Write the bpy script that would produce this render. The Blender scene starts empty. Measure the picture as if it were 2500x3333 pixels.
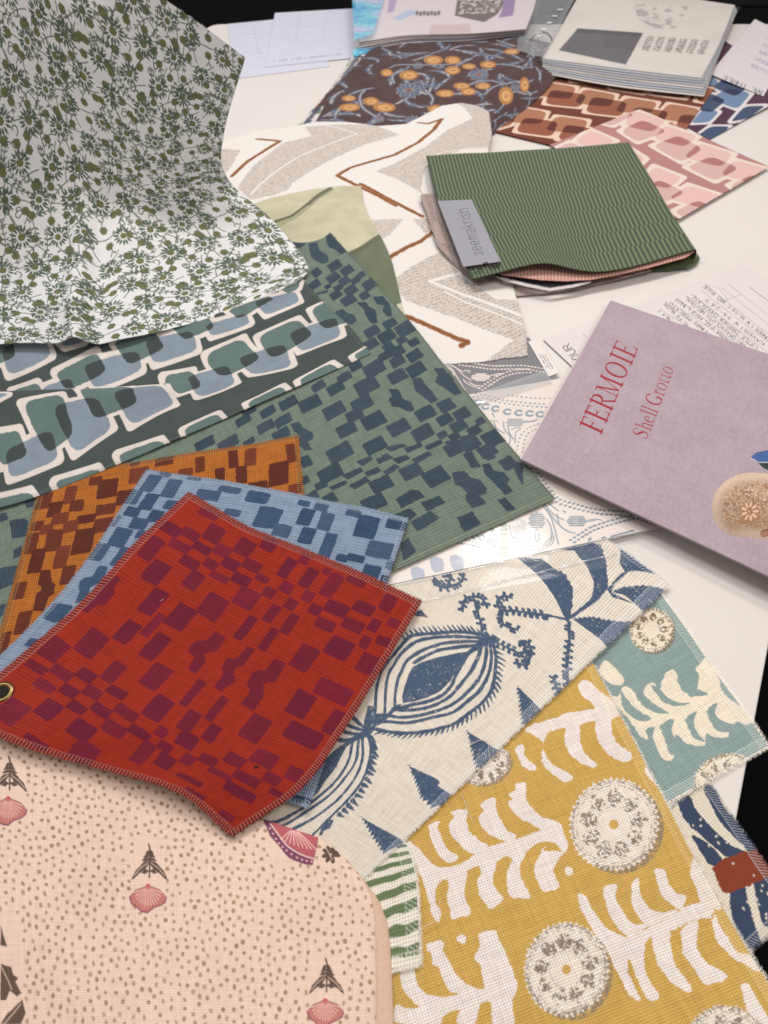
import bpy, math, random
import numpy as np
from mathutils import Vector

# ------------------------------------------------------------------ camera, light, exposure
scene = bpy.context.scene
H = 0.75                                   # camera height above the table top (m)
FPX, PITCH = 2600.0, math.radians(50)      # focal length in photo pixels, downward pitch
CX, CY = 1250.0, 1666.5
cam_d = bpy.data.cameras.new("camera")
cam = bpy.data.objects.new("camera", cam_d)
scene.collection.objects.link(cam)
cam.location = (0, 0, H)
cam.rotation_euler = (math.radians(90) - PITCH, 0, 0)
cam_d.sensor_fit = 'VERTICAL'
cam_d.sensor_height = 36.0
cam_d.sensor_width = 27.0
cam_d.lens = FPX / 3333.0 * 36.0
cam_d.clip_start = 0.02
cam_d.clip_end = 60
cam_d.dof.use_dof = True
cam_d.dof.focus_distance = 0.92
cam_d.dof.aperture_fstop = 7.0
scene.camera = cam

world = bpy.data.worlds.new("World")
scene.world = world
world.use_nodes = True
bgn = world.node_tree.nodes["Background"]
bgn.inputs[0].default_value = (1.0, 0.95, 0.93, 1)
bgn.inputs[1].default_value = 0.42


def area_lamp(name, loc, target, size, power, col):
    d = bpy.data.lights.new(name, 'AREA')
    d.shape = 'SQUARE'
    d.size = size
    d.energy = power
    d.color = col
    o = bpy.data.objects.new(name, d)
    scene.collection.objects.link(o)
    o.location = loc
    o.rotation_euler = (Vector(target) - Vector(loc)).to_track_quat('-Z', 'Y').to_euler()
    return o


area_lamp("ceiling_lamp", (-0.25, 1.75, 2.3), (0.0, 0.9, 0), 0.35, 24, (1.0, 0.97, 0.94))
area_lamp("ceiling_lamp", (0.55, 2.1, 2.2), (0.1, 0.8, 0), 0.30, 17, (1.0, 0.94, 0.89))
area_lamp("ceiling_lamp", (-1.3, 1.3, 2.1), (-0.1, 0.9, 0), 0.5, 11, (0.90, 0.95, 1.0))
area_lamp("ceiling_lamp", (0.9, 0.1, 2.2), (0.0, 0.7, 0), 0.9, 19, (1.0, 0.92, 0.86))

vs = scene.view_settings
vs.view_transform = 'Standard'
vs.look = 'None'
vs.exposure = -0.13
vs.gamma = 1.0
vs.use_curve_mapping = False
scene.render.engine = 'CYCLES'
scene.render.resolution_x = 768
scene.render.resolution_y = 1024

rng = np.random.default_rng(7)
random.seed(7)
CP, SP = math.cos(PITCH), math.sin(PITCH)


# ------------------------------------------------------------------ geometry of the view
def P(px, py, z=0.0):
    """the point at height z (metres above the table) seen at photo pixel (px, py)"""
    x = (px - CX) / FPX
    y = -(py - CY) / FPX
    d = (x, CP + y * SP, -SP + y * CP)
    t = (H - z) / (-d[2])
    return np.array([d[0] * t, d[1] * t, z])


def proj(W):
    W = np.asarray(W, float)
    X = W[..., 0]
    Y = W[..., 1]
    Z = W[..., 2] - H
    f = Y * CP - Z * SP
    u = Y * SP + Z * CP
    return np.stack([CX + FPX * X / f, CY - FPX * u / f], -1)


def V(x0, y0, s):
    """view transform: zoomed-crop coordinates -> photo pixels"""
    return lambda pts: [(x0 + p[0] * s, y0 + p[1] * s) for p in pts]


def srgb(c):
    if isinstance(c, str):
        c = tuple(int(c[i:i + 2], 16) for i in (0, 2, 4))
    a = np.array(c, float) / 255.0
    return np.where(a <= 0.04045, a / 12.92, ((a + 0.055) / 1.055) ** 2.4)


def crw(n, R):
    """Catmull-Rom weights: n samples over R control points"""
    Wt = np.zeros((n, R))
    if R == 1:
        Wt[:] = 1
        return Wt
    t = np.linspace(0, R - 1, n)
    i = np.minimum(t.astype(int), R - 2)
    f = t - i
    b = [-.5 * f + f ** 2 - .5 * f ** 3, 1 - 2.5 * f ** 2 + 1.5 * f ** 3, .5 * f + 2 * f ** 2 - 1.5 * f ** 3, -.5 * f ** 2 + .5 * f ** 3]
    r = np.arange(n)
    for k in range(4):
        j = i - 1 + k
        lo = j < 0
        hi = j > R - 1
        ok = ~lo & ~hi
        np.add.at(Wt, (r[ok], j[ok]), b[k][ok])
        if lo.any():
            np.add.at(Wt, (r[lo], np.zeros(lo.sum(), int)), 2 * b[k][lo])
            np.add.at(Wt, (r[lo], np.ones(lo.sum(), int)), -b[k][lo])
        if hi.any():
            np.add.at(Wt, (r[hi], np.full(hi.sum(), R - 1)), 2 * b[k][hi])
            np.add.at(Wt, (r[hi], np.full(hi.sum(), R - 2)), -b[k][hi])
    return Wt


def noise2(ny, nx, cell, seed=0, octaves=1):
    r = np.random.default_rng(seed)
    out = np.zeros((ny, nx))
    amp = 1.0
    for o in range(octaves):
        c = max(1.5, cell / 2 ** o)
        gy, gx = int(ny / c) + 3, int(nx / c) + 3
        g = r.uniform(-1, 1, (gy, gx))
        y = np.arange(ny) / c
        x = np.arange(nx) / c
        yi = y.astype(int)
        xi = x.astype(int)
        fy = y - yi
        fx = x - xi
        fy = (fy * fy * (3 - 2 * fy))[:, None]
        fx = (fx * fx * (3 - 2 * fx))[None, :]
        a = g[np.ix_(yi, xi)]
        b = g[np.ix_(yi, xi + 1)]
        d = g[np.ix_(yi + 1, xi)]
        e = g[np.ix_(yi + 1, xi + 1)]
        out += amp * ((a * (1 - fx) + b * fx) * (1 - fy) + (d * (1 - fx) + e * fx) * fy)
        amp *= .5
    return out


def coons(top, right, bottom, left):
    """boundary control points (photo px, py, z) -> control grid in world space.
    top/bottom run left to right, left/right run top to bottom."""
    T = np.array([P(*p) for p in top])
    B = np.array([P(*p) for p in bottom])
    L = np.array([P(*p) for p in left])
    Rr = np.array([P(*p) for p in right])
    n, m = len(T), len(L)
    G = np.zeros((m, n, 3))
    for j in range(m):
        v = j / (m - 1)
        for i in range(n):
            u = i / (n - 1)
            G[j, i] = ((1 - v) * T[i] + v * B[i] + (1 - u) * L[j] + u * Rr[j]
                       - ((1 - u) * (1 - v) * T[0] + u * (1 - v) * T[-1] + (1 - u) * v * B[0] + u * v * B[-1]))
    return G


def quad(tl, tr, br, bl):
    return np.array([[P(*tl), P(*tr)], [P(*bl), P(*br)]])


def rect3(a, b, c=None, depth=None, z=0.0):
    """rectangle on the table from two corner pixels a->b (top edge); depth in m or towards pixel c"""
    A, B = P(a[0], a[1], z), P(b[0], b[1], z)
    u = B - A
    n = np.array([u[1], -u[0], 0]) / np.linalg.norm(u)
    if c is not None:
        n2 = P(c[0], c[1], z) - B
        depth = abs(np.dot(n2, n))
    return np.array([[A, B], [A + n * depth, B + n * depth]])


class Sheet:
    """a piece of cloth or paper: control grid -> surface, canvas of colours at the grid's resolution"""

    def __init__(s, ctrl, res, base, seed=1):
        s.ctrl = np.asarray(ctrl, float)
        c = s.ctrl
        hl = np.linalg.norm(np.diff(c, axis=1), axis=2).sum(1).mean()
        vl = np.linalg.norm(np.diff(c, axis=0), axis=2).sum(0).mean()
        s.res = res
        s.nx = max(8, int(hl / res))
        s.ny = max(8, int(vl / res))
        s.w, s.h = hl, vl
        s.col = np.tile(srgb(base), (s.ny, s.nx, 1))
        s.seed = seed
        K = 130
        s.K = K
        g = np.einsum('ar,rcd,bc->abd', crw(K, c.shape[0]), c, crw(K, c.shape[1]))
        s.pp = proj(g)
        s.wob = noise2(s.ny, s.nx, 0.006 / res, seed + 50) * 0.5 + noise2(s.ny, s.nx, 0.002 / res, seed + 51) * 0.3

    # --- photo pixels -> canvas (i, j)
    def inv(s, pts, vr=(0, 1)):
        pts = np.asarray(pts, float).reshape(-1, 2)
        K = s.K
        a, b = int(vr[0] * (K - 1)), int(vr[1] * (K - 1)) + 1
        pp = s.pp[a:b]
        out = np.zeros_like(pts)
        for k, p in enumerate(pts):
            d = ((pp - p) ** 2).sum(2)
            j, i = np.unravel_index(d.argmin(), d.shape)
            fj, fi = float(j), float(i)
            for _ in range(3):
                j0 = int(min(max(fj, 0), pp.shape[0] - 2))
                i0 = int(min(max(fi, 0), K - 2))
                o = pp[j0, i0]
                eu = pp[j0, i0 + 1] - o
                ev = pp[j0 + 1, i0] - o
                r = p - o
                det = eu[0] * ev[1] - eu[1] * ev[0]
                if abs(det) < 1e-9:
                    break
                fi = i0 + (r[0] * ev[1] - r[1] * ev[0]) / det
                fj = j0 + (eu[0] * r[1] - eu[1] * r[0]) / det
            out[k] = (fi / (K - 1) * (s.nx - 1), (fj + a) / (K - 1) * (s.ny - 1))
        return out

    def _win(s, x0, x1, y0, y1, pad=4):
        x0 = max(0, int(x0 - pad))
        y0 = max(0, int(y0 - pad))
        x1 = min(s.nx, int(x1 + pad) + 2)
        y1 = min(s.ny, int(y1 + pad) + 2)
        if x0 >= x1 or y0 >= y1:
            return None
        Y, X = np.mgrid[y0:y1, x0:x1]
        return slice(y0, y1), slice(x0, x1), X.astype(float), Y.astype(float)

    def put(s, win, sd, col, alpha=1.0, wob=0.0, edge=1.0):
        ys, xs = win
        if wob:
            sd = sd + s.wob[ys, xs] * wob / s.res
        cov = np.clip(.5 - sd / edge, 0, 1) * alpha
        c = srgb(col) if not isinstance(col, np.ndarray) else col
        s.col[ys, xs] = s.col[ys, xs] * (1 - cov[..., None]) + c * cov[..., None]

    def poly(s, q, col, alpha=1.0, wob=0.0, grow=0.0, hole=False, speck=None):
        """fill polygon q (canvas coordinates)"""
        q = np.asarray(q, float)
        w = s._win(q[:, 0].min() - grow, q[:, 0].max() + grow, q[:, 1].min() - grow, q[:, 1].max() + grow)
        if w is None:
            return
        ys, xs, X, Y = w
        sd = sdpoly(q, X, Y) - grow
        if speck is not None:
            alpha = alpha * speck[ys, xs]
        s.put((ys, xs), sd, col, alpha, wob)

    def ppoly(s, pts, col, vr=(0, 1), **k):
        s.poly(s.inv(pts, vr), col, **k)

    def stroke(s, q, col, width, alpha=1.0, wob=0.0, taper=False, speck=None):
        """q canvas coordinates, width in metres (float, or list per point)"""
        q = np.asarray(q, float)
        ww = np.broadcast_to(np.asarray(width, float) / s.res / 2, (len(q),))
        m = ww.max()
        w = s._win(q[:, 0].min() - m, q[:, 0].max() + m, q[:, 1].min() - m, q[:, 1].max() + m)
        if w is None:
            return
        ys, xs, X, Y = w
        sd = np.full(X.shape, 1e9)
        for k in range(len(q) - 1):
            a, b = q[k], q[k + 1]
            d = b - a
            L = (d ** 2).sum() + 1e-9
            t = np.clip(((X - a[0]) * d[0] + (Y - a[1]) * d[1]) / L, 0, 1)
            e = np.hypot(X - a[0] - t * d[0], Y - a[1] - t * d[1]) - (ww[k] * (1 - t) + ww[k + 1] * t)
            sd = np.minimum(sd, e)
        if speck is not None:
            alpha = alpha * speck[ys, xs]
        s.put((ys, xs), sd, col, alpha, wob)

    def pstroke(s, pts, col, width, vr=(0, 1), smooth=0, **k):
        if smooth:
            pts = spline(pts, smooth)
        s.stroke(s.inv(pts, vr), col, width, **k)

    def blob(s, x, y, r, col, ry=None, alpha=1.0, ang=0.0, wob=0.0):
        """ellipse, canvas coordinates, radii in metres"""
        rx = r / s.res
        ry = rx if ry is None else ry / s.res
        m = max(rx, ry)
        w = s._win(x - m, x + m, y - m, y + m, 2)
        if w is None:
            return
        ys, xs, X, Y = w
        ca, sa = math.cos(ang), math.sin(ang)
        dx = ((X - x) * ca + (Y - y) * sa) / rx
        dy = (-(X - x) * sa + (Y - y) * ca) / ry
        s.put((ys, xs), (np.hypot(dx, dy) - 1) * min(rx, ry), col, alpha, wob)

    def box(s, a, b, col, r=0.0025, wob=0.001, alpha=1.0, jit=0.0, grow=0.0):
        """axis-aligned rounded block between two canvas corners"""
        x0, x1 = sorted((a[0], b[0]))
        y0, y1 = sorted((a[1], b[1]))
        w = s._win(x0, x1, y0, y1)
        if w is None:
            return
        ys, xs, X, Y = w
        cx, cy = (x0 + x1) / 2, (y0 + y1) / 2
        hx, hy = (x1 - x0) / 2 + grow / s.res, (y1 - y0) / 2 + grow / s.res
        rr = min(r / s.res, hx * .8, hy * .8)
        X = X - cx
        Y = Y - cy
        if jit:
            sk = random.uniform(-jit, jit)
            sk2 = random.uniform(-jit, jit)
            X, Y = X + sk * Y, Y + sk2 * X
        qx = np.abs(X) - hx + rr
        qy = np.abs(Y) - hy + rr
        sd = np.hypot(np.maximum(qx, 0), np.maximum(qy, 0)) + np.minimum(np.maximum(qx, qy), 0) - rr
        s.put((ys, xs), sd, col, alpha, wob)

    def blocks(s, view, rows, col, cols=None, vr=(0, 1), **k):
        for r in rows:
            pts = s.inv(view([(r[0], r[1]), (r[2], r[3])]), vr)
            s.box(pts[0], pts[1], random.choice(cols) if cols else col, **k)

    def bblocks(s, view, rows, col, cols=None, **k):
        """blocks given by their bounding box in the view"""
        for r in rows:
            (xa, ya), (xb, yb) = view([(r[0], r[1]), (r[2], r[3])])
            c = ((xa + xb) / 2, (ya + yb) / 2)
            g = s.inv([c])[0]
            fi, fj = g[0] / (s.nx - 1) * (s.K - 1), g[1] / (s.ny - 1) * (s.K - 1)
            j0, i0 = int(min(max(fj, 0), s.K - 2)), int(min(max(fi, 0), s.K - 2))
            eu = np.abs(s.pp[j0, i0 + 1] - s.pp[j0, i0]) * (s.K - 1) / (s.nx - 1)
            ev = np.abs(s.pp[j0 + 1, i0] - s.pp[j0, i0]) * (s.K - 1) / (s.ny - 1)
            W_, H_ = abs(xb - xa) / 2, abs(yb - ya) / 2
            A = np.array([[eu[0], ev[0]], [eu[1], ev[1]]])
            al, be = np.linalg.solve(A, (W_, H_))
            m = math.sqrt(W_ * H_ / (abs(eu[0] * ev[1]) + abs(eu[1] * ev[0]) + 1e-9))
            al, be = np.clip(al, m * .8, m * 1.3), np.clip(be, m * .8, m * 1.3)
            s.box((g[0] - al, g[1] - be), (g[0] + al, g[1] + be), random.choice(cols) if cols else col, **k)

    def mottle(s, amp=.05, cell=.012, seed=3):
        s.col *= (1 + amp * noise2(s.ny, s.nx, cell / s.res, s.seed + seed, 3))[..., None]

    def diamonds(s, view, rows, cols, su, sv, vr=(0, 1), r=.07, grow=0.0):
        """blocks given by their left and right corners; su/sv give the print's slopes in the view at photo x"""
        for q in rows:
            (xa, ya), (xb, yb) = view([(q[0], q[1]), (q[2], q[3])])
            xm = (xa + xb) / 2
            a1, b1 = su(xm) * random.uniform(.94, 1.06), sv(xm) * random.uniform(.95, 1.05)
            dx, dy = xb - xa, yb - ya
            a = (dy - b1 * dx) / (a1 - b1)
            b = dx - a
            if a < 8:
                a = 8
            if b < 8:
                b = 8
            L, R = np.array([xa, ya]), np.array([xb, yb])
            T = L + b * np.array([1, b1])
            B = L + a * np.array([1, a1])
            R = T + a * np.array([1, a1])
            pts = [L, T, R, B]
            out = []
            for i in range(4):
                p_ = pts[i]
                u_, v_ = pts[i - 1] - p_, pts[(i + 1) % 4] - p_
                for t in (0, .5, 1):
                    out.append(p_ + u_ * r * (1 - t) ** 2 + v_ * r * t ** 2)
            s.poly(s.inv(out, vr), random.choice(cols), wob=.0010, grow=grow / s.res)

    # --- sewn edge
    def overlock(s, thread, dark=None, width=0.006, period=0.0024, sides='TBLR', alpha=.55, step=.35, bright=1.0):
        X = np.arange(s.nx)[None, :].repeat(s.ny, 0) * s.res
        Y = np.arange(s.ny)[:, None].repeat(s.nx, 1) * s.res
        W_, H_ = (s.nx - 1) * s.res, (s.ny - 1) * s.res
        for side in sides:
            d, t = {'T': (Y, X), 'B': (H_ - Y, X), 'L': (X, Y), 'R': (W_ - X, Y)}[side]
            dd = d + s.wob * .0008
            band = np.clip((width - dd) / s.res + .5, 0, 1)
            if dark is not None:
                a = band * dark
                s.col *= (1 - a)[..., None]
            zz = np.abs(((t + dd * step) / period) % 1 - .5) * 2
            line = np.clip((zz - .62) / .25, 0, 1) * band
            rail = np.clip(1 - np.abs(dd - width) / (s.res * 1.1), 0, 1)
            a = np.clip(line + rail * .8, 0, 1)[..., None] * alpha
            c = srgb(thread)
            s.col = s.col * (1 - a) + c * a

    # --- build the mesh
    def build(s, name, mat, parent=None, zfun=None, clip=None, thick=0.0008, hairs=0, hair_len=0.003, hair_col=None,
              lift=0.0, curl=0.0, cs='TBLR'):
        c = s.ctrl
        W = np.einsum('ar,rcd,bc->abd', crw(s.ny, c.shape[0]), c, crw(s.nx, c.shape[1]))
        if zfun is not None:
            U, Vv = np.meshgrid(np.linspace(0, 1, s.nx), np.linspace(0, 1, s.ny))
            W[..., 2] += zfun(U, Vv, s)
        W[..., 2] += lift
        if curl:
            U_, V_ = np.meshgrid(np.linspace(0, 1, s.nx), np.linspace(0, 1, s.ny))
            d_ = np.min([{'L': U_ * s.w, 'R': (1 - U_) * s.w, 'T': V_ * s.h, 'B': (1 - V_) * s.h}[k_] for k_ in cs], axis=0)
            W[..., 2] += curl * np.exp(-d_ / .016) * np.clip(.6 + noise2(s.ny, s.nx, .05 / s.res, s.seed + 70), 0, 1.6)
        ny, nx = s.ny, s.nx
        idx = np.arange(ny * nx).reshape(ny, nx)
        f = np.stack([idx[:-1, :-1], idx[1:, :-1], idx[1:, 1:], idx[:-1, 1:]], -1).reshape(-1, 4)
        if clip is not None:
            q = s.inv(clip)
            Y, X = np.mgrid[0:ny, 0:nx].astype(float)
            sd = sdpoly(q, X, Y) + s.wob * .4
            ins = sd < 0
            keep = ins.reshape(-1)[f].sum(1) >= 3
            f = f[keep]
        verts = W.reshape(-1, 3)
        cols = s.col.reshape(-1, 3)
        uvx, uvy = np.meshgrid(np.arange(nx) * s.res, np.arange(ny) * s.res)
        uv = np.stack([uvx, uvy], -1).reshape(-1, 2)
        # skirt round every open edge, so the sheet has its thickness
        fe = np.concatenate([f[:, [0, 1]], f[:, [1, 2]], f[:, [2, 3]], f[:, [3, 0]]])
        key = np.sort(fe, 1)
        kk = key[:, 0].astype(np.int64) * (ny * nx) + key[:, 1]
        u_, ix, cnt = np.unique(kk, return_index=True, return_counts=True)
        be = fe[ix[cnt == 1]]
        bv, inv_ = np.unique(be, return_inverse=True)
        inv_ = inv_.reshape(-1, 2)
        low = verts[bv].copy()
        low[:, 2] -= thick
        n0 = len(verts)
        verts = np.concatenate([verts, low])
        cols = np.concatenate([cols, cols[bv] * .9])
        uv = np.concatenate([uv, uv[bv]])
        sk = np.stack([be[:, 1], be[:, 0], inv_[:, 0] + n0, inv_[:, 1] + n0], -1)
        f = np.concatenate([f, sk])
        if hairs and len(be):
            r = np.random.default_rng(s.seed + 9)
            pick = r.integers(0, len(be), hairs)
            a = verts[be[pick, 0]]
            cen = verts[f[:, 0]].mean(0)
            out = verts[be[pick, 1]] - a
            out = np.stack([-out[:, 1], out[:, 0], out[:, 2] * 0], -1)
            out /= np.linalg.norm(out, axis=1)[:, None] + 1e-9
            # outward = away from the nearest face: test with the face winding
            L = r.uniform(.3, 1, (hairs, 1)) * hair_len
            tang = np.stack([out[:, 1], -out[:, 0], out[:, 2]], -1)
            wv = 0.00016
            mid = a - out * L * .55 + tang * r.normal(0, .3, (hairs, 1)) * L + np.array([0, 0, 1]) * r.uniform(-.0004, .0006, (hairs, 1))
            tip = a - out * L + tang * r.normal(0, .7, (hairs, 1)) * L + np.array([0, 0, 1]) * r.uniform(-.0006, .001, (hairs, 1))
            quads = [a - tang * wv, a + tang * wv, mid + tang * wv, mid - tang * wv, tip]
            n1 = len(verts)
            verts = np.concatenate([verts] + quads)
            hc = cols[be[pick, 0]] if hair_col is None else np.tile(srgb(hair_col), (hairs, 1))
            for _ in range(5):
                cols = np.concatenate([cols, hc])
                uv = np.concatenate([uv, uv[be[pick, 0]]])
            ar = np.arange(hairs) + n1
            f = np.concatenate([f, np.stack([ar, ar + hairs, ar + 2 * hairs, ar + 3 * hairs], -1)])
            tri = np.stack([ar + 3 * hairs, ar + 2 * hairs, ar + 4 * hairs], -1)
        else:
            tri = None
        return raw_mesh(name, verts, f, tri, cols, uv, mat, parent)

    def at(s, pts, off=0.0004):
        """canvas coordinates -> world points on the sheet"""
        pts = np.asarray(pts, float)
        c = s.ctrl
        R, C = c.shape[:2]
        out = []
        for x, y in pts:
            tx = x / (s.nx - 1) * (C - 1)
            ty = y / (s.ny - 1) * (R - 1)
            out.append((tx, ty))
        res = []
        for tx, ty in out:
            wx = crone(tx, C)
            wy = crone(ty, R)
            p = np.einsum('r,rcd,c->d', wy, c, wx)
            p[2] += off
            res.append(p)
        return np.array(res)


def crone(t, R):
    w = np.zeros(R)
    i = min(max(int(t), 0), R - 2)
    f = t - i
    b = [-.5 * f + f ** 2 - .5 * f ** 3, 1 - 2.5 * f ** 2 + 1.5 * f ** 3, .5 * f + 2 * f ** 2 - 1.5 * f ** 3, -.5 * f ** 2 + .5 * f ** 3]
    for k in range(4):
        j = i - 1 + k
        if j < 0:
            w[0] += 2 * b[k]
            w[1] -= b[k]
        elif j > R - 1:
            w[R - 1] += 2 * b[k]
            w[R - 2] -= b[k]
        else:
            w[j] += b[k]
    return w


def sdpoly(q, X, Y):
    d = np.full(X.shape, 1e18)
    ins = np.zeros(X.shape, bool)
    n = len(q)
    for k in range(n):
        a = q[k]
        b = q[(k + 1) % n]
        e = b - a
        L = (e ** 2).sum() + 1e-12
        t = np.clip(((X - a[0]) * e[0] + (Y - a[1]) * e[1]) / L, 0, 1)
        d = np.minimum(d, (X - a[0] - t * e[0]) ** 2 + (Y - a[1] - t * e[1]) ** 2)
        c = (a[1] > Y) != (b[1] > Y)
        if abs(b[1] - a[1]) > 1e-12:
            ins ^= c & (X < (b[0] - a[0]) * (Y - a[1]) / (b[1] - a[1]) + a[0])
    d = np.sqrt(d)
    return np.where(ins, -d, d)


def spline(pts, n=6, closed=False):
    p = np.asarray(pts, float)
    if closed:
        p = np.vstack([p[-1], p, p[0], p[1]])
        w = crw((len(p) - 1) * n + 1, len(p))
        return (w @ p)[n:-2 * n]
    w = crw((len(p) - 1) * n + 1, len(p))
    return w @ p


def ell(cx, cy, rx, ry, ang=0, n=20):
    t = np.linspace(0, 2 * math.pi, n, endpoint=False)
    ca, sa = math.cos(ang), math.sin(ang)
    x, y = rx * np.cos(t), ry * np.sin(t)
    return [(cx + a * ca - b * sa, cy + a * sa + b * ca) for a, b in zip(x, y)]


def link(o, parent=None):
    scene.collection.objects.link(o)
    if parent is not None:
        o.parent = parent
    return o


def raw_mesh(name, verts, quads, tris, cols, uv, mat, parent=None, smooth=True):
    cen = np.asarray(verts).mean(0)
    verts = np.asarray(verts) - cen
    me = bpy.data.meshes.new(name)
    nq = len(quads)
    nt = 0 if tris is None else len(tris)
    me.vertices.add(len(verts))
    me.vertices.foreach_set("co", np.asarray(verts, np.float32).ravel())
    loops = np.asarray(quads, np.int32).ravel()
    if nt:
        loops = np.concatenate([loops, np.asarray(tris, np.int32).ravel()])
    me.loops.add(len(loops))
    me.loops.foreach_set("vertex_index", loops)
    me.polygons.add(nq + nt)
    st = np.arange(nq) * 4
    if nt:
        st = np.concatenate([st, nq * 4 + np.arange(nt) * 3])
    me.polygons.foreach_set("loop_start", st.astype(np.int32))
    if smooth:
        me.polygons.foreach_set("use_smooth", np.ones(nq + nt, bool))
    me.update(calc_edges=True)
    if cols is not None:
        at = me.color_attributes.new("col", 'FLOAT_COLOR', 'POINT')
        cc = np.ones((len(verts), 4), np.float32)
        cc[:, :3] = np.clip(cols, 0, 1)
        at.data.foreach_set("color", cc.ravel())
    if uv is not None:
        ul = me.uv_layers.new(name="UVMap")
        ul.data.foreach_set("uv", np.asarray(uv, np.float32)[loops].ravel())
    me.materials.append(mat)
    me.validate()
    o = bpy.data.objects.new(name, me)
    o.location = tuple(map(float, cen))
    return link(o, parent)


def mesh(name, verts, faces, mat, parent=None, smooth=False):
    cen = np.mean(np.asarray([tuple(v) for v in verts], float), 0)
    verts = [np.asarray(v, float) - cen for v in verts]
    me = bpy.data.meshes.new(name)
    me.from_pydata([tuple(map(float, v)) for v in verts], [], [tuple(map(int, f)) for f in faces])
    me.update()
    if smooth:
        for p in me.polygons:
            p.use_smooth = True
    me.materials.append(mat)
    o = bpy.data.objects.new(name, me)
    o.location = tuple(map(float, cen))
    return link(o, parent)


def thing(name, label, cat, loc, group=None):
    o = bpy.data.objects.new(name, None)
    o.empty_display_size = .02
    o["label"] = label
    o["category"] = cat
    if group:
        o["group"] = group
    scene.collection.objects.link(o)
    o.location = tuple(float(v) for v in loc)
    return o


def tag(o, label, cat, group=None):
    o["label"] = label
    o["category"] = cat
    if group:
        o["group"] = group
    return o


def adopt(root, *parts):
    """hang parts that were built in world space under a root Empty"""
    for p in parts:
        p.parent = root
        p.location = p.location - root.location


# ------------------------------------------------------------------ materials
def nodes(name):
    m = bpy.data.materials.new(name)
    m.use_nodes = True
    return m, m.node_tree.nodes, m.node_tree.links, m.node_tree.nodes["Principled BSDF"]


def mth(N, Lk, op, a, b=None, c=None):
    n = N.new('ShaderNodeMath')
    n.operation = op
    for k, v in enumerate((a, b, c)):
        if v is None:
            continue
        if isinstance(v, (int, float)):
            n.inputs[k].default_value = v
        else:
            Lk.new(v, n.inputs[k])
    return n.outputs[0]


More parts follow.
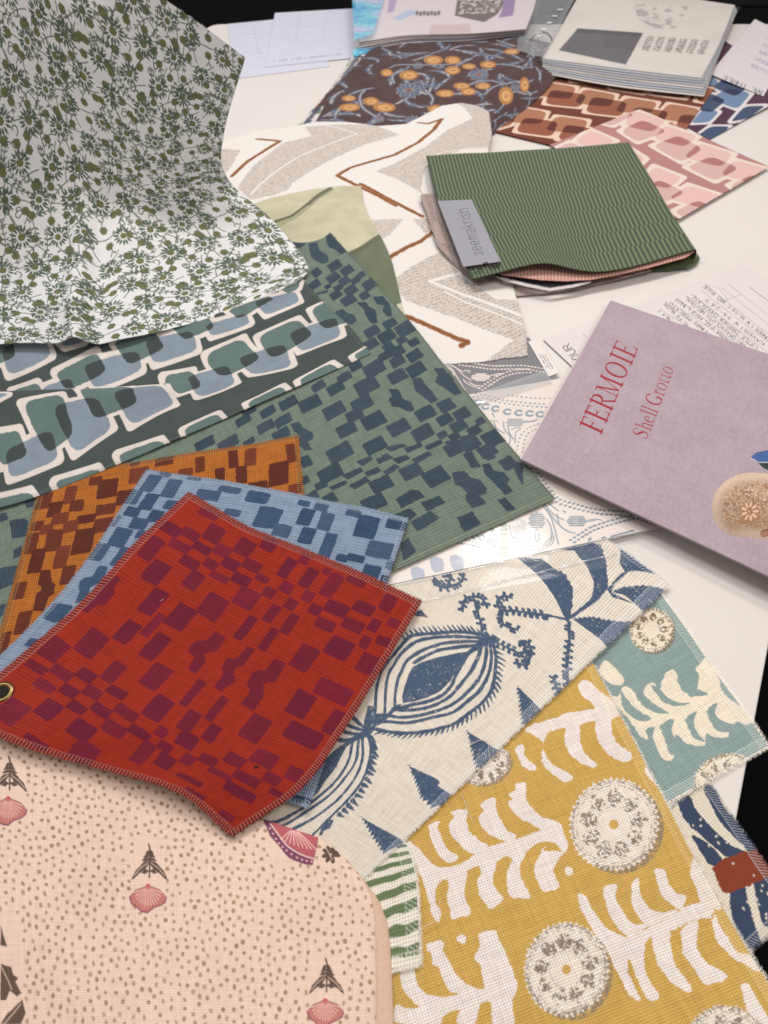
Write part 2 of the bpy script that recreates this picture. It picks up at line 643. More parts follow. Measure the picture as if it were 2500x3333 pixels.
def cloth_mat(name, weave='plain', per=0.0011, depth=.35, tint=.25, rough=.85, sheen=.15, per2=None, slub=.12, bump=.0004):
    """woven cloth: colour from the painted attribute, threads from UV (UV is in metres)"""
    m, N, Lk, B = nodes(name)
    at = N.new('ShaderNodeAttribute')
    at.attribute_name = "col"
    uv = N.new('ShaderNodeUVMap')
    sep = N.new('ShaderNodeSeparateXYZ')
    nz = N.new('ShaderNodeTexNoise')
    nz.inputs['Scale'].default_value = 45
    nz.inputs['Detail'].default_value = 3
    Lk.new(uv.outputs[0], nz.inputs['Vector'])
    wr = N.new('ShaderNodeVectorMath')
    wr.operation = 'MULTIPLY_ADD'
    wr.inputs[1].default_value = (.0018, .0018, 0)
    Lk.new(nz.outputs['Color'], wr.inputs[0])
    Lk.new(uv.outputs[0], wr.inputs[2])
    Lk.new(wr.outputs[0], sep.inputs[0])
    p2 = per2 or per
    sx = mth(N, Lk, 'SINE', mth(N, Lk, 'MULTIPLY', sep.outputs[0], 2 * math.pi / per))
    sy = mth(N, Lk, 'SINE', mth(N, Lk, 'MULTIPLY', sep.outputs[1], 2 * math.pi / p2))
    if weave == 'plain':
        h = mth(N, Lk, 'MULTIPLY_ADD', mth(N, Lk, 'MULTIPLY', sx, sy), .5, .5)
        gaps = mth(N, Lk, 'MULTIPLY', mth(N, Lk, 'MULTIPLY_ADD', sx, .5, .5), mth(N, Lk, 'MULTIPLY_ADD', sy, .5, .5))
        h = mth(N, Lk, 'SUBTRACT', 1.0, mth(N, Lk, 'POWER', gaps, 1.5))
    elif weave == 'rib':
        a = mth(N, Lk, 'MULTIPLY_ADD', sx, .5, .5)
        b = mth(N, Lk, 'MULTIPLY_ADD', sy, .5, .5)
        h = mth(N, Lk, 'MULTIPLY', mth(N, Lk, 'POWER', a, .6), mth(N, Lk, 'MULTIPLY_ADD', mth(N, Lk, 'POWER', b, .5), .6, .4))
    else:
        h = mth(N, Lk, 'MULTIPLY_ADD', mth(N, Lk, 'ADD', sx, sy), .25, .5)
    # slubs: threads of uneven thickness
    mp = N.new('ShaderNodeMapping')
    mp.inputs['Scale'].default_value = (1 / per * .9, 28, 1)
    Lk.new(uv.outputs[0], mp.inputs[0])
    n1 = N.new('ShaderNodeTexNoise')
    n1.inputs['Scale'].default_value = 1
    n1.inputs['Detail'].default_value = 2
    Lk.new(mp.outputs[0], n1.inputs['Vector'])
    mp2 = N.new('ShaderNodeMapping')
    mp2.inputs['Scale'].default_value = (28, 1 / p2 * .9, 1)
    Lk.new(uv.outputs[0], mp2.inputs[0])
    n2 = N.new('ShaderNodeTexNoise')
    n2.inputs['Scale'].default_value = 1
    n2.inputs['Detail'].default_value = 2
    Lk.new(mp2.outputs[0], n2.inputs['Vector'])
    sl = mth(N, Lk, 'ADD', n1.outputs[0], n2.outputs[0])           # about 1
    fac = mth(N, Lk, 'ADD', mth(N, Lk, 'MULTIPLY_ADD', h, tint, 1 - tint * .7), mth(N, Lk, 'MULTIPLY_ADD', sl, slub * 2, -slub * 2))
    mix = N.new('ShaderNodeVectorMath')
    mix.operation = 'SCALE'
    Lk.new(at.outputs['Color'], mix.inputs[0])
    Lk.new(fac, mix.inputs['Scale'])
    Lk.new(mix.outputs[0], B.inputs['Base Color'])
    bp = N.new('ShaderNodeBump')
    bp.inputs['Strength'].default_value = depth
    bp.inputs['Distance'].default_value = bump
    Lk.new(mth(N, Lk, 'ADD', h, mth(N, Lk, 'MULTIPLY', sl, .5)), bp.inputs['Height'])
    Lk.new(bp.outputs[0], B.inputs['Normal'])
    B.inputs['Roughness'].default_value = rough
    B.inputs['Specular IOR Level'].default_value = .25
    B.inputs['Sheen Weight'].default_value = sheen
    B.inputs['Sheen Roughness'].default_value = .5
    return m


def paper_mat(name, rough=.6, var=.03, coat=0.0):
    m, N, Lk, B = nodes(name)
    at = N.new('ShaderNodeAttribute')
    at.attribute_name = "col"
    uv = N.new('ShaderNodeUVMap')
    nz = N.new('ShaderNodeTexNoise')
    nz.inputs['Scale'].default_value = 25
    nz.inputs['Detail'].default_value = 6
    Lk.new(uv.outputs[0], nz.inputs['Vector'])
    fac = mth(N, Lk, 'MULTIPLY_ADD', nz.outputs[0], var * 2, 1 - var)
    mix = N.new('ShaderNodeVectorMath')
    mix.operation = 'SCALE'
    Lk.new(at.outputs['Color'], mix.inputs[0])
    Lk.new(fac, mix.inputs['Scale'])
    Lk.new(mix.outputs[0], B.inputs['Base Color'])
    B.inputs['Roughness'].default_value = rough
    B.inputs['Coat Weight'].default_value = coat
    B.inputs['Coat Roughness'].default_value = .12
    bp = N.new('ShaderNodeBump')
    bp.inputs['Strength'].default_value = .08
    bp.inputs['Distance'].default_value = .002
    Lk.new(nz.outputs[0], bp.inputs['Height'])
    Lk.new(bp.outputs[0], B.inputs['Normal'])
    return m


def solid(name, col, rough=.6, metal=0.0, nscale=40, var=.08, coat=0, bump=.1, bdist=.001, spec=.5):
    m, N, Lk, B = nodes(name)
    tc = N.new('ShaderNodeTexCoord')
    nz = N.new('ShaderNodeTexNoise')
    nz.inputs['Scale'].default_value = nscale
    nz.inputs['Detail'].default_value = 5
    Lk.new(tc.outputs['Object'], nz.inputs['Vector'])
    rp = N.new('ShaderNodeValToRGB')
    c = srgb(col)
    rp.color_ramp.elements[0].position = .3
    rp.color_ramp.elements[1].position = .7
    rp.color_ramp.elements[0].color = (*(c * (1 - var)), 1)
    rp.color_ramp.elements[1].color = (*np.minimum(c * (1 + var), 1), 1)
    Lk.new(nz.outputs[0], rp.inputs[0])
    Lk.new(rp.outputs[0], B.inputs['Base Color'])
    B.inputs['Roughness'].default_value = rough
    B.inputs['Metallic'].default_value = metal
    B.inputs['Coat Weight'].default_value = coat
    B.inputs['Specular IOR Level'].default_value = spec
    if bump:
        bp = N.new('ShaderNodeBump')
        bp.inputs['Strength'].default_value = bump
        bp.inputs['Distance'].default_value = bdist
        Lk.new(nz.outputs[0], bp.inputs['Height'])
        Lk.new(bp.outputs[0], B.inputs['Normal'])
    return m


def plastic_mat(name, tint=(1, 1, 1), haze=.08, gloss=.5, wav=18, film=False, dist=.01, base=.03):
    """thin clear film: see-through, with wavy gloss on top"""
    m, N, Lk, B = nodes(name)
    N.remove(B)
    out = N["Material Output"]
    tr = N.new('ShaderNodeBsdfTransparent')
    tr.inputs[0].default_value = (*tint, 1)
    gl = N.new('ShaderNodeBsdfGlossy')
    gl.inputs['Roughness'].default_value = .07
    df = N.new('ShaderNodeBsdfDiffuse')
    df.inputs[0].default_value = (.8, .82, .85, 1)
    tc = N.new('ShaderNodeTexCoord')
    mp = N.new('ShaderNodeMapping')
    mp.inputs['Scale'].default_value = (1, 2.2, 1)
    Lk.new(tc.outputs['Object'], mp.inputs[0])
    nz = N.new('ShaderNodeTexNoise')
    nz.inputs['Scale'].default_value = wav
    nz.inputs['Detail'].default_value = 3
    Lk.new(mp.outputs[0], nz.inputs['Vector'])
    bp = N.new('ShaderNodeBump')
    bp.inputs['Strength'].default_value = .8
    bp.inputs['Distance'].default_value = dist
    Lk.new(nz.outputs[0], bp.inputs['Height'])
    Lk.new(bp.outputs[0], gl.inputs['Normal'])
    if film:
        lw0 = N.new('ShaderNodeTexNoise')
        lw0.inputs['Scale'].default_value = 7
        lw0.inputs['Detail'].default_value = 1
        Lk.new(mp.outputs[0], lw0.inputs['Vector'])
        rp = N.new('ShaderNodeValToRGB')
        cr = rp.color_ramp
        cr.elements[0].position = .35
        cr.elements[0].color = (.12, .55, .95, 1)
        cr.elements[1].position = .65
        cr.elements[1].color = (.75, .7, 1, 1)
        e = cr.elements.new(.5)
        e.color = (.3, .85, .98, 1)
        Lk.new(lw0.outputs[0], rp.inputs[0])
        Lk.new(rp.outputs[0], gl.inputs[0])
        Lk.new(rp.outputs[0], df.inputs[0])
    lw = N.new('ShaderNodeLayerWeight')
    lw.inputs[0].default_value = .35
    Lk.new(bp.outputs[0], lw.inputs['Normal'])
    f1 = mth(N, Lk, 'MULTIPLY_ADD', lw.outputs['Fresnel'], gloss, base)
    mx1 = N.new('ShaderNodeMixShader')
    mx1.inputs[0].default_value = haze
    Lk.new(tr.outputs[0], mx1.inputs[1])
    Lk.new(df.outputs[0], mx1.inputs[2])
    mx = N.new('ShaderNodeMixShader')
    Lk.new(f1, mx.inputs[0])
    Lk.new(mx1.outputs[0], mx.inputs[1])
    Lk.new(gl.outputs[0], mx.inputs[2])
    Lk.new(mx.outputs[0], out.inputs[0])
    return m


M_linen = cloth_mat("open_linen", 'plain', per=.0024, per2=.0022, tint=.58, slub=.20, depth=.6, bump=.0007)
M_peach = cloth_mat("peach_linen", 'plain', per=.0019, per2=.0018, tint=.38, slub=.14, depth=.45, bump=.0006)
M_canvas = cloth_mat("canvas", 'plain', per=.0024, tint=.5, slub=.10, depth=.6, bump=.0007)
M_check = cloth_mat("crepe_cotton", 'rib', per=.0022, per2=.0040, tint=.62, slub=.20, depth=.6, sheen=.05, bump=.0008)
M_fine = cloth_mat("fine_cotton", 'fine', per=.0011, tint=.10, slub=.06, depth=.2, sheen=.1)
M_smooth = cloth_mat("smooth_cotton", 'fine', per=.0007, tint=.04, slub=.03, depth=.1, sheen=.1)
M_thin = cloth_mat("thin_printed_cotton", 'fine', per=.0007, tint=.04, slub=.03, depth=.1, sheen=.1)
N_, L_k = M_thin.node_tree.nodes, M_thin.node_tree.links
b_ = N_["Principled BSDF"]
t_ = N_.new('ShaderNodeBsdfTranslucent')
L_k.new(b_.inputs['Base Color'].links[0].from_socket, t_.inputs[0])
m_ = N_.new('ShaderNodeMixShader')
m_.inputs[0].default_value = .16
L_k.new(b_.outputs[0], m_.inputs[1])
L_k.new(t_.outputs[0], m_.inputs[2])
L_k.new(m_.outputs[0], N_["Material Output"].inputs[0])
M_velvet = cloth_mat("velvet", 'fine', per=.0006, tint=.05, slub=.06, depth=.3, sheen=.6, rough=.9)
M_paper = paper_mat("paper", .55)
M_gpaper = paper_mat("coated_paper", .35, coat=.25)
M_film = plastic_mat("clear_plastic", haze=.05, gloss=.04, wav=5, dist=.004, base=.003)
M_film2 = plastic_mat("cloudy_plastic", tint=(.93, .94, .95), haze=.22, gloss=.45, wav=10, dist=.005)
M_iris = plastic_mat("iridescent_plastic", haze=.5, gloss=.8, film=True, wav=26)


# ------------------------------------------------------------------ views of the photograph used for measuring
vR1 = V(0, 1600, .42194)
vR2 = V(680, 1700, .42194)
vR3 = V(0, 2100, .42194)
vR4 = V(600, 2100, .42194)
vA = V(800, 600, .5425)
vB = V(800, 1400, .5425)
vC = V(0, 1400, .5425)
vE = V(0, 950, .42194)
vF = V(600, 880, .42194)
vPk = V(1900, 340, .36166)
vBr = V(1600, 200, .45208)
vNv = V(1700, 0, .48222)
vZ2 = V(600, 0, .72333)
vZ3 = V(1600, 1300, .5425)
vZ4 = V(0, 2333, .60277)
vZ5 = V(800, 2333, .60277)
vZ6 = V(1600, 2233, .5425)
vG = V(950, 150, .48222)
vS = V(1350, 420, .57263)
vN = V(1950, 830, .33153)
vW = V(1400, 1080, .36166)
vL = V(1100, 1750, .48222)
vL2 = V(800, 2300, .42194)
vY = V(1250, 2500, .48222)
v5 = V(1270, 1500, .5425)
vK = V(1600, 0, .5425)
vK6 = V(650, 0, .33153)
vSh = V(2200, 1300, .31646)
vBk = V(1600, 600, .5425)
vK1 = V(1100, 0, .42194)


def V1(view, x, y):
    return view([(x, y)])[0]


def PZ(pts, z):
    return [(p[0], p[1], z) for p in pts]


# ------------------------------------------------------------------ setting: floor, table
floor_m = solid("dark_carpet", (16, 15, 16), rough=1.0, nscale=300, var=.3, spec=.1)
fl = mesh("floor", [(-8, -6, -.74), (8, -6, -.74), (8, 12, -.74), (-8, 12, -.74)], [(0, 1, 2, 3)], floor_m)
fl["kind"] = "structure"

tm, N, Lk, B = nodes("white_laminate")
tc = N.new('ShaderNodeTexCoord')
nz = N.new('ShaderNodeTexNoise')
nz.inputs['Scale'].default_value = 3
nz.inputs['Detail'].default_value = 6
Lk.new(tc.outputs['Object'], nz.inputs['Vector'])
rp = N.new('ShaderNodeValToRGB')
rp.color_ramp.elements[0].color = (.69, .655, .62, 1)
rp.color_ramp.elements[1].color = (.77, .735, .70, 1)
Lk.new(nz.outputs[0], rp.inputs[0])
Lk.new(rp.outputs[0], B.inputs['Base Color'])
n2 = N.new('ShaderNodeTexNoise')
n2.inputs['Scale'].default_value = 14
n2.inputs['Detail'].default_value = 5
Lk.new(tc.outputs['Object'], n2.inputs['Vector'])
Lk.new(mth(N, Lk, 'MULTIPLY_ADD', n2.outputs[0], .12, .20), B.inputs['Roughness'])
B.inputs['Specular IOR Level'].default_value = .5
tz = 0.0
A_ = P(675, 90)
dL = P(814, 0) - A_
dL /= np.linalg.norm(dL)
B_ = P(2400, 2656)
dR = P(2500, 2114) - B_
dR /= np.linalg.norm(dR)
far = P(2500, 78)
lf = A_ + dL * ((far[1] - A_[1]) / dL[1])
rf = B_ + dR * ((far[1] - B_[1]) / dR[1])
ln = A_ - dL * ((A_[1] + .35) / dL[1])
rn = B_ - dR * ((B_[1] + .35) / dR[1])


def slab(name, poly2, z0, z1, mat, parent=None, bev=.0):
    n = len(poly2)
    vs_ = [(p[0], p[1], z1) for p in poly2] + [(p[0], p[1], z0) for p in poly2]
    fs = [tuple(range(n)), tuple(range(2 * n - 1, n - 1, -1))] + [(i, i + n, (i + 1) % n + n, (i + 1) % n) for i in range(n)]
    return mesh(name, vs_, fs, mat, parent)


def ccw(poly):
    a = sum(poly[i][0] * poly[(i + 1) % len(poly)][1] - poly[(i + 1) % len(poly)][0] * poly[i][1] for i in range(len(poly)))
    return poly if a > 0 else poly[::-1]


def round_poly(poly, r, k=7):
    out = []
    n = len(poly)
    for i in range(n):
        p = np.array(poly[i][:2])
        a = np.array(poly[i - 1][:2]) - p
        b = np.array(poly[(i + 1) % n][:2]) - p
        a /= np.linalg.norm(a)
        b /= np.linalg.norm(b)
        for t in np.linspace(0, 1, k):
            out.append(p + a * r * (1 - t) ** 2 + b * r * t ** 2)
    return out


tpoly = round_poly(ccw([ln, rn, rf, lf]), .025)
cenp = np.mean(tpoly, 0)
rt = thing("table", "white laminate table top covered in fabric samples", "table", (cenp[0], cenp[1], -.74))
top = slab("table_top", tpoly, -.0295, 0, tm)
edge_m = solid("white_edge_band", (226, 214, 204), rough=.35, nscale=8, var=.03)
bv = top.modifiers.new("bevel", 'BEVEL')
bv.width = .0025
bv.segments = 3
bv.limit_method = 'ANGLE'
legs = []
for q in (ln, rn, rf, lf):
    c = cenp + (np.array(q[:2]) - cenp) * .86
    a = [(c[0] + .03 * math.cos(t), c[1] + .03 * math.sin(t)) for t in np.linspace(0, 2 * math.pi, 16, endpoint=False)]
    legs.append(slab("leg", a, -.74, -.0295, edge_m))
adopt(rt, top, *legs)

# a dark chair beyond the far edge of the table
chair_m = solid("dark_upholstery", (26, 22, 24), rough=.8, nscale=120, var=.2)


def rbox(cx, cy, cz, sx, sy, sz, b=.02):
    import bmesh
    bm = bmesh.new()
    bmesh.ops.create_cube(bm, size=1)
    for v in bm.verts:
        v.co = Vector((cx + v.co.x * sx, cy + v.co.y * sy, cz + v.co.z * sz))
    bmesh.ops.bevel(bm, geom=list(bm.edges), offset=b, segments=4, affect='EDGES', profile=.6)
    vs_ = [tuple(v.co) for v in bm.verts]
    bm.verts.index_update()
    fs = [tuple(v.index for v in f.verts) for f in bm.faces]
    bm.free()
    return vs_, fs


def part_box(name, mat, *a, **k):
    v, f = rbox(*a, **k)
    return mesh(name, v, f, mat, smooth=True)


cy0 = far[1] + .22
for cx0, lab in ((1.02, "dark upholstered chair standing beyond the far right end of the table"),
                 (0.42, "black chair beyond the table behind the clear binder")):
    ch = thing("chair", lab, "chair", (cx0, cy0 + .2, -.74), "chairs beyond the table")
    ps = [part_box("seat", chair_m, cx0, cy0 + .18, -.29, .46, .44, .07),
          part_box("backrest", chair_m, cx0, cy0 + .40, .02, .44, .05, .36)]
    for sx in (-1, 1):
        for sy in (-1, 1):
            ps.append(part_box("leg", chair_m, cx0 + sx * .19, cy0 + .19 + sy * .18, -.54, .025, .025, .42, b=.005))
    adopt(ch, *ps)

# ------------------------------------------------------------------ sage checked cloth
SG, SGD = (117, 130, 117), [(64, 78, 90), (59, 74, 86), (67, 76, 90), (58, 72, 84)]
rp_ = [(1003, 673), (1125, 817), (1234, 936), (1321, 1034), (1451, 1197), (1581, 1360), (1690, 1490), (1806, 1628)]
r2 = spline(rp_, 8)
cum = np.r_[0, np.cumsum(np.linalg.norm(np.diff(np.array([P(*p) for p in r2]), axis=0), axis=1))]
tt = np.linspace(0, cum[-1], 7)
r3 = [(np.interp(t, cum, r2[:, 0]), np.interp(t, cum, r2[:, 1])) for t in tt]
Rw = np.array([P(p[0], p[1], .010) for p in r3])
wd = P(1283, 1861, .010) - P(1806, 1628, .010)
wd /= np.linalg.norm(wd)
wd0 = P(903, 744, .010) - P(1003, 673, .010)
wd0 /= np.linalg.norm(wd0)
rows = []
for k, r in enumerate(Rw):
    f = k / 6
    d = wd0 * (1 - f) + wd * f
    d /= np.linalg.norm(d)
    rows.append([r + d * t for t in (.78, .39, 0)])
sage = Sheet(np.array(rows), .00085, SG, 11)
A_blocks = [(355, 215, 420, 250), (350, 215, 415, 265), (280, 260, 345, 300), (370, 285, 435, 340), (200, 255, 270, 290), (270, 335, 345, 390),
            (500, 470, 570, 520), (575, 500, 640, 545), (395, 510, 455, 560), (490, 545, 560, 590), (560, 570, 625, 605), (665, 540, 720, 560),
            (630, 570, 685, 595), (705, 580, 785, 630), (365, 595, 455, 625), (470, 615, 515, 628), (530, 615, 580, 640), (595, 615, 665, 665),
            (510, 650, 570, 690), (685, 650, 740, 690), (580, 675, 655, 725), (830, 820, 900, 865), (715, 865, 800, 915), (800, 890, 890, 950),
            (905, 840, 1010, 910), (900, 930, 970, 955), (975, 940, 1040, 970), (705, 945, 800, 985), (815, 970, 895, 995), (870, 985, 950, 1030),
            (965, 1010, 1060, 1055), (800, 1020, 870, 1055), (865, 1045, 955, 1090), (705, 1080, 835, 1145), (605, 1085, 715, 1110),
            (970, 1085, 1075, 1145), (545, 1145, 640, 1180), (860, 1125, 960, 1185), (655, 1180, 795, 1250), (490, 1205, 590, 1255),
            (385, 1200, 490, 1230), (200, 1290, 310, 1340), (315, 1290, 455, 1350), (630, 1290, 765, 1350), (1155, 1300, 1250, 1365),
            (470, 1330, 590, 1400), (605, 1365, 700, 1420), (1025, 1345, 1130, 1410), (1245, 1360, 1345, 1410), (90, 1345, 175, 1390),
            (700, 1385, 835, 1455), (1145, 1395, 1240, 1440), (1370, 1420, 1440, 1440), (180, 1395, 270, 1450), (840, 1435, 995, 1490),
            (545, 1450, 665, 1505), (1225, 1435, 1330, 1480), (75, 1430, 165, 1485), (165, 1475, 260, 1540), (995, 1465, 1125, 1530),
            (1330, 1465, 1410, 1505), (1425, 1490, 1545, 1565), (1140, 1500, 1215, 1520), (1215, 1510, 1290, 1535), (1285, 1520, 1400, 1595),
            (1195, 1560, 1300, 1625), (715, 1535, 835, 1605), (1400, 1575, 1500, 1635), (490, 1575, 640, 1650), (20, 1290, 90, 1330),
            (-60, 1400, 30, 1440), (-20, 1340, 60, 1380)]
sage.bblocks(vA, A_blocks, None, cols=SGD, wob=.0010, r=.0022, jit=.05, grow=.0012)
sage.bblocks(vB, [(1525, 170, 1620, 235), (440, 225, 575, 300), (925, 225, 1060, 285), (1070, 240, 1210, 330), (415, 320, 490, 350),
                 (750, 295, 875, 365), (465, 385, 545, 450), (350, 385, 440, 420), (690, 410, 845, 475), (330, 160, 390, 230),
                 (330, 280, 380, 330)], None, cols=SGD, wob=.0010, r=.0022, jit=.05, grow=.0012)
sage.bblocks(vC, [(1160, 60, 1300, 110), (1310, 50, 1430, 120), (1450, 60, 1540, 90), (90, 700, 130, 780), (0, 1190, 40, 1240)], None,
            cols=SGD, wob=.0012, jit=.05)
sg_polysA = [[(375, 360), (425, 350), (440, 400), (490, 430), (495, 475), (450, 480), (395, 440), (385, 400)],
             [(480, 300), (520, 290), (545, 330), (580, 370), (600, 415), (570, 425), (540, 400), (500, 380), (485, 350)],
             [(425, 660), (490, 645), (495, 655), (430, 670)],
             [(765, 680), (820, 675), (860, 720), (880, 790), (850, 800), (820, 760), (835, 730), (790, 720)],
             [(670, 715), (720, 710), (745, 740), (775, 755), (790, 835), (755, 840), (720, 790), (715, 760)],
             [(540, 770), (580, 755), (610, 780), (650, 785), (665, 820), (640, 845), (600, 845), (560, 810)],
             [(1130, 1110), (1180, 1105), (1230, 1160), (1290, 1260), (1250, 1270), (1190, 1225), (1140, 1190), (1155, 1150)],
             [(1000, 1170), (1050, 1165), (1080, 1210), (1120, 1250), (1150, 1300), (1110, 1315), (1060, 1270), (1020, 1240)],
             [(860, 1235), (905, 1230), (930, 1255), (935, 1285), (990, 1310), (1010, 1355), (980, 1365), (930, 1340), (880, 1335), (860, 1295), (880, 1270)],
             [(270, 1445), (320, 1430), (345, 1470), (400, 1500), (405, 1530), (370, 1550), (400, 1600), (350, 1605), (310, 1550), (330, 1520), (295, 1490)],
             [(840, 1585), (935, 1560), (960, 1575), (870, 1605)], [(955, 1590), (1050, 1555), (1060, 1575), (970, 1615)],
             [(1075, 1580), (1170, 1540), (1180, 1560), (1090, 1600)]]
sg_polysB = [[(1195, 80), (1260, 65), (1300, 140), (1245, 155)], [(1285, 50), (1345, 35), (1400, 110), (1330, 125)], [(1400, 110), (1450, 95), (1500, 170), (1450, 185)],
             [(1305, 150), (1355, 135), (1405, 225), (1355, 230)],
             [(665, 190), (750, 160), (760, 180), (695, 220)], [(785, 180), (845, 145), (880, 170), (800, 205)], [(885, 180), (960, 155), (985, 175), (915, 205)],
             [(1000, 180), (1095, 135), (1115, 155), (1020, 210)], [(715, 260), (790, 225), (815, 250), (735, 280)], [(825, 255), (895, 210), (920, 225), (845, 275)],
             [(580, 275), (690, 225), (705, 250), (610, 300)], [(500, 345), (600, 305), (610, 325), (520, 365)], [(625, 335), (720, 285), (740, 310), (655, 360)],
             [(1240, 265), (1310, 250), (1345, 290), (1400, 300), (1445, 350), (1440, 380), (1400, 395), (1440, 440), (1360, 470), (1320, 420), (1330, 380), (1290, 340), (1255, 330)],
             [(1420, 210), (1460, 205), (1490, 250), (1550, 260), (1580, 300), (1560, 320), (1600, 370), (1555, 390), (1500, 330), (1440, 270)],
             [(905, 420), (990, 365), (1040, 370), (1070, 405), (935, 470)], [(1055, 440), (1160, 400), (1195, 440), (1090, 490)],
             [(885, 520), (985, 475), (1020, 510), (960, 560)], [(990, 555), (1110, 490), (1160, 530), (1030, 610)],
             [(1270, 530), (1360, 495), (1410, 565), (1310, 615)], [(1510, 425), (1555, 410), (1620, 480), (1570, 490)],
             [(1600, 210), (1659, 195), (1659, 330), (1620, 260)], [(930, 680), (975, 655), (1020, 735), (945, 790)]]
sg_polysC = [[(0, 510), (40, 500), (50, 540), (0, 560)], [(60, 550), (150, 535), (170, 560), (165, 640), (80, 655)], [(0, 835), (110, 820), (80, 930), (0, 960)],
             [(155, 435), (215, 420), (200, 465), (165, 470)], [(0, 1055), (40, 1045), (20, 1110), (0, 1130)]]
for vv, L_ in ((vA, sg_polysA), (vB, sg_polysB), (vC, sg_polysC)):
    for q in L_:
        sage.ppoly(vv(q), random.choice(SGD), wob=.0012, grow=.0006 / sage.res)
sage.mottle(.05)
sage.overlock((165, 175, 155), dark=.12, width=.006, sides='B', period=.0034, alpha=.5)
sage.overlock((120, 130, 110), dark=.25, width=.0025, sides='R', period=.0022, alpha=.3)


def sage_z(U, Vv, s):
    return .0006 * np.sin(Vv * 23 + U * 9) * np.clip(U * 3 - 1, 0, 1) + .0006 * noise2(s.ny, s.nx, 90, 3)


o = sage.build("fabric_swatch", M_check, zfun=sage_z, lift=.0016, curl=.0015, cs='RB', hairs=3500, hair_len=.0028)
tag(o, "large sage green cloth printed with slate blue checks, under the orange one", "fabric swatch", "fabric swatches spread on the table")

# ------------------------------------------------------------------ orange swatch
TL, TR = (146, 1548), (971, 1423)
a, b = P(*TL, .012), P(*TR, .012)
u = (b - a)
L0 = np.linalg.norm(u)
ldir = P(0, 2073, .012) - P(127, 1622, .012)
ldir /= np.linalg.norm(ldir)
rdir = P(990, 1640, .012) - P(971, 1422, .012)
rdir /= np.linalg.norm(rdir)
og = np.array([[a, (a + b) / 2 + np.array([0, -.004, .002]), b],
               [a + ldir * L0 * .5, (a + b) / 2 + (ldir + rdir) * L0 * .25, b + rdir * L0 * .5],
               [a + ldir * L0, (a + b) / 2 + (ldir + rdir) * L0 * .5, b + rdir * L0]])
orange = Sheet(og, .0007, (178, 104, 36), 12)
OD = [(104, 48, 30), (92, 40, 26), (118, 56, 34)]
orange.blocks(vC, [(245, 400, 290, 470), (410, 355, 440, 438), (310, 450, 355, 515), (435, 435, 490, 480), (605, 310, 690, 395), (590, 460, 680, 495),
                   (330, 515, 395, 560), (475, 525, 560, 550), (205, 565, 250, 600), (260, 585, 305, 620), (395, 560, 455, 605), (575, 545, 660, 600),
                   (185, 635, 205, 740), (300, 615, 350, 720), (465, 610, 540, 730), (210, 730, 240, 850), (355, 710, 390, 820), (390, 830, 430, 915),
                   (110, 930, 135, 1010), (125, 1105, 155, 1215), (30, 1225, 30, 1340), (175, 1215, 195, 1300), (55, 1345, 100, 1430),
                   (715, 375, 780, 440), (790, 240, 880, 305), (550, 295, 600, 325), (790, 195, 830, 210), (945, 175, 1030, 205), (1185, 175, 1220, 250),
                   (1380, 130, 1420, 220), (1490, 120, 1530, 200), (1300, 240, 1340, 310), (1080, 250, 1150, 280), (1425, 230, 1475, 315),
                   (1500, 330, 1600, 365), (0, 1420, 40, 1500)], None, cols=OD, jit=.05, grow=.0020)
orange.blocks(vB, [(0, 130, 55, 205), (145, 215, 255, 325), (250, 100, 300, 195), (20, 330, 125, 360), (265, 345, 330, 385)], None, cols=OD, jit=.05, grow=.0020)
orange.ppoly(vR1([(320, 610), (395, 605), (400, 700), (430, 720), (420, 790), (380, 820), (340, 930), (255, 925), (285, 790), (320, 770), (325, 740), (295, 720)]), OD[1], wob=.001)
orange.mottle(.05)
orange.overlock((206, 160, 104), dark=.35, width=.0055, period=.0034, alpha=.5)
o = orange.build("fabric_swatch", M_check, lift=.0016, curl=.0025, cs="R", hairs=2500, hair_len=.0025, zfun=lambda U, Vv, s: .001 * np.sin(U * 14 + Vv * 4) * (1 - Vv))
tag(o, "mustard orange swatch with rust brown checks, fanned out beneath the blue one", "fabric swatch", "fabric swatches spread on the table")

# ------------------------------------------------------------------ blue swatch
bl = coons([(480, 1533, .014), (905, 1600, .015), (1330, 1692, .014)], [(1330, 1692, .014), (1180, 2140, .0135), (1005, 2632, .013)],
           [(-200, 2330, .014), (420, 2480, .014), (1005, 2632, .013)], [(480, 1533, .014), (205, 1928, .015), (-200, 2330, .014)])
blue = Sheet(bl, .0007, (138, 155, 178), 13)
BD = [(62, 84, 114), (55, 76, 106), (70, 90, 118)]
blue.blocks(vC, [(905, 275, 910, 375), (1025, 305, 1035, 410), (970, 262, 1015, 285), (890, 390, 900, 485), (800, 370, 810, 450), (775, 470, 820, 525),
                 (920, 490, 950, 555), (715, 525, 690, 580), (810, 535, 860, 600), (710, 595, 735, 705), (1010, 430, 1040, 480), (840, 610, 850, 650),
                 (735, 710, 720, 820), (590, 685, 600, 785), (340, 1050, 360, 1150), (1200, 365, 1300, 430), (1330, 345, 1430, 385),
                 (1130, 290, 1200, 310), (1360, 480, 1430, 520), (1580, 465, 1600, 590), (1500, 375, 1600, 440)], None, cols=BD, jit=.05, grow=.0018)
blue.blocks(vR1, [(455, 880, 440, 1020), (240, 1135, 260, 1210)], None, cols=BD)
blue.ppoly(vR1([(770, 575), (840, 590), (800, 690), (760, 720), (700, 750), (690, 800), (640, 860), (580, 870), (620, 780), (610, 750), (620, 700), (660, 670), (710, 665)]), BD[0], wob=.001)
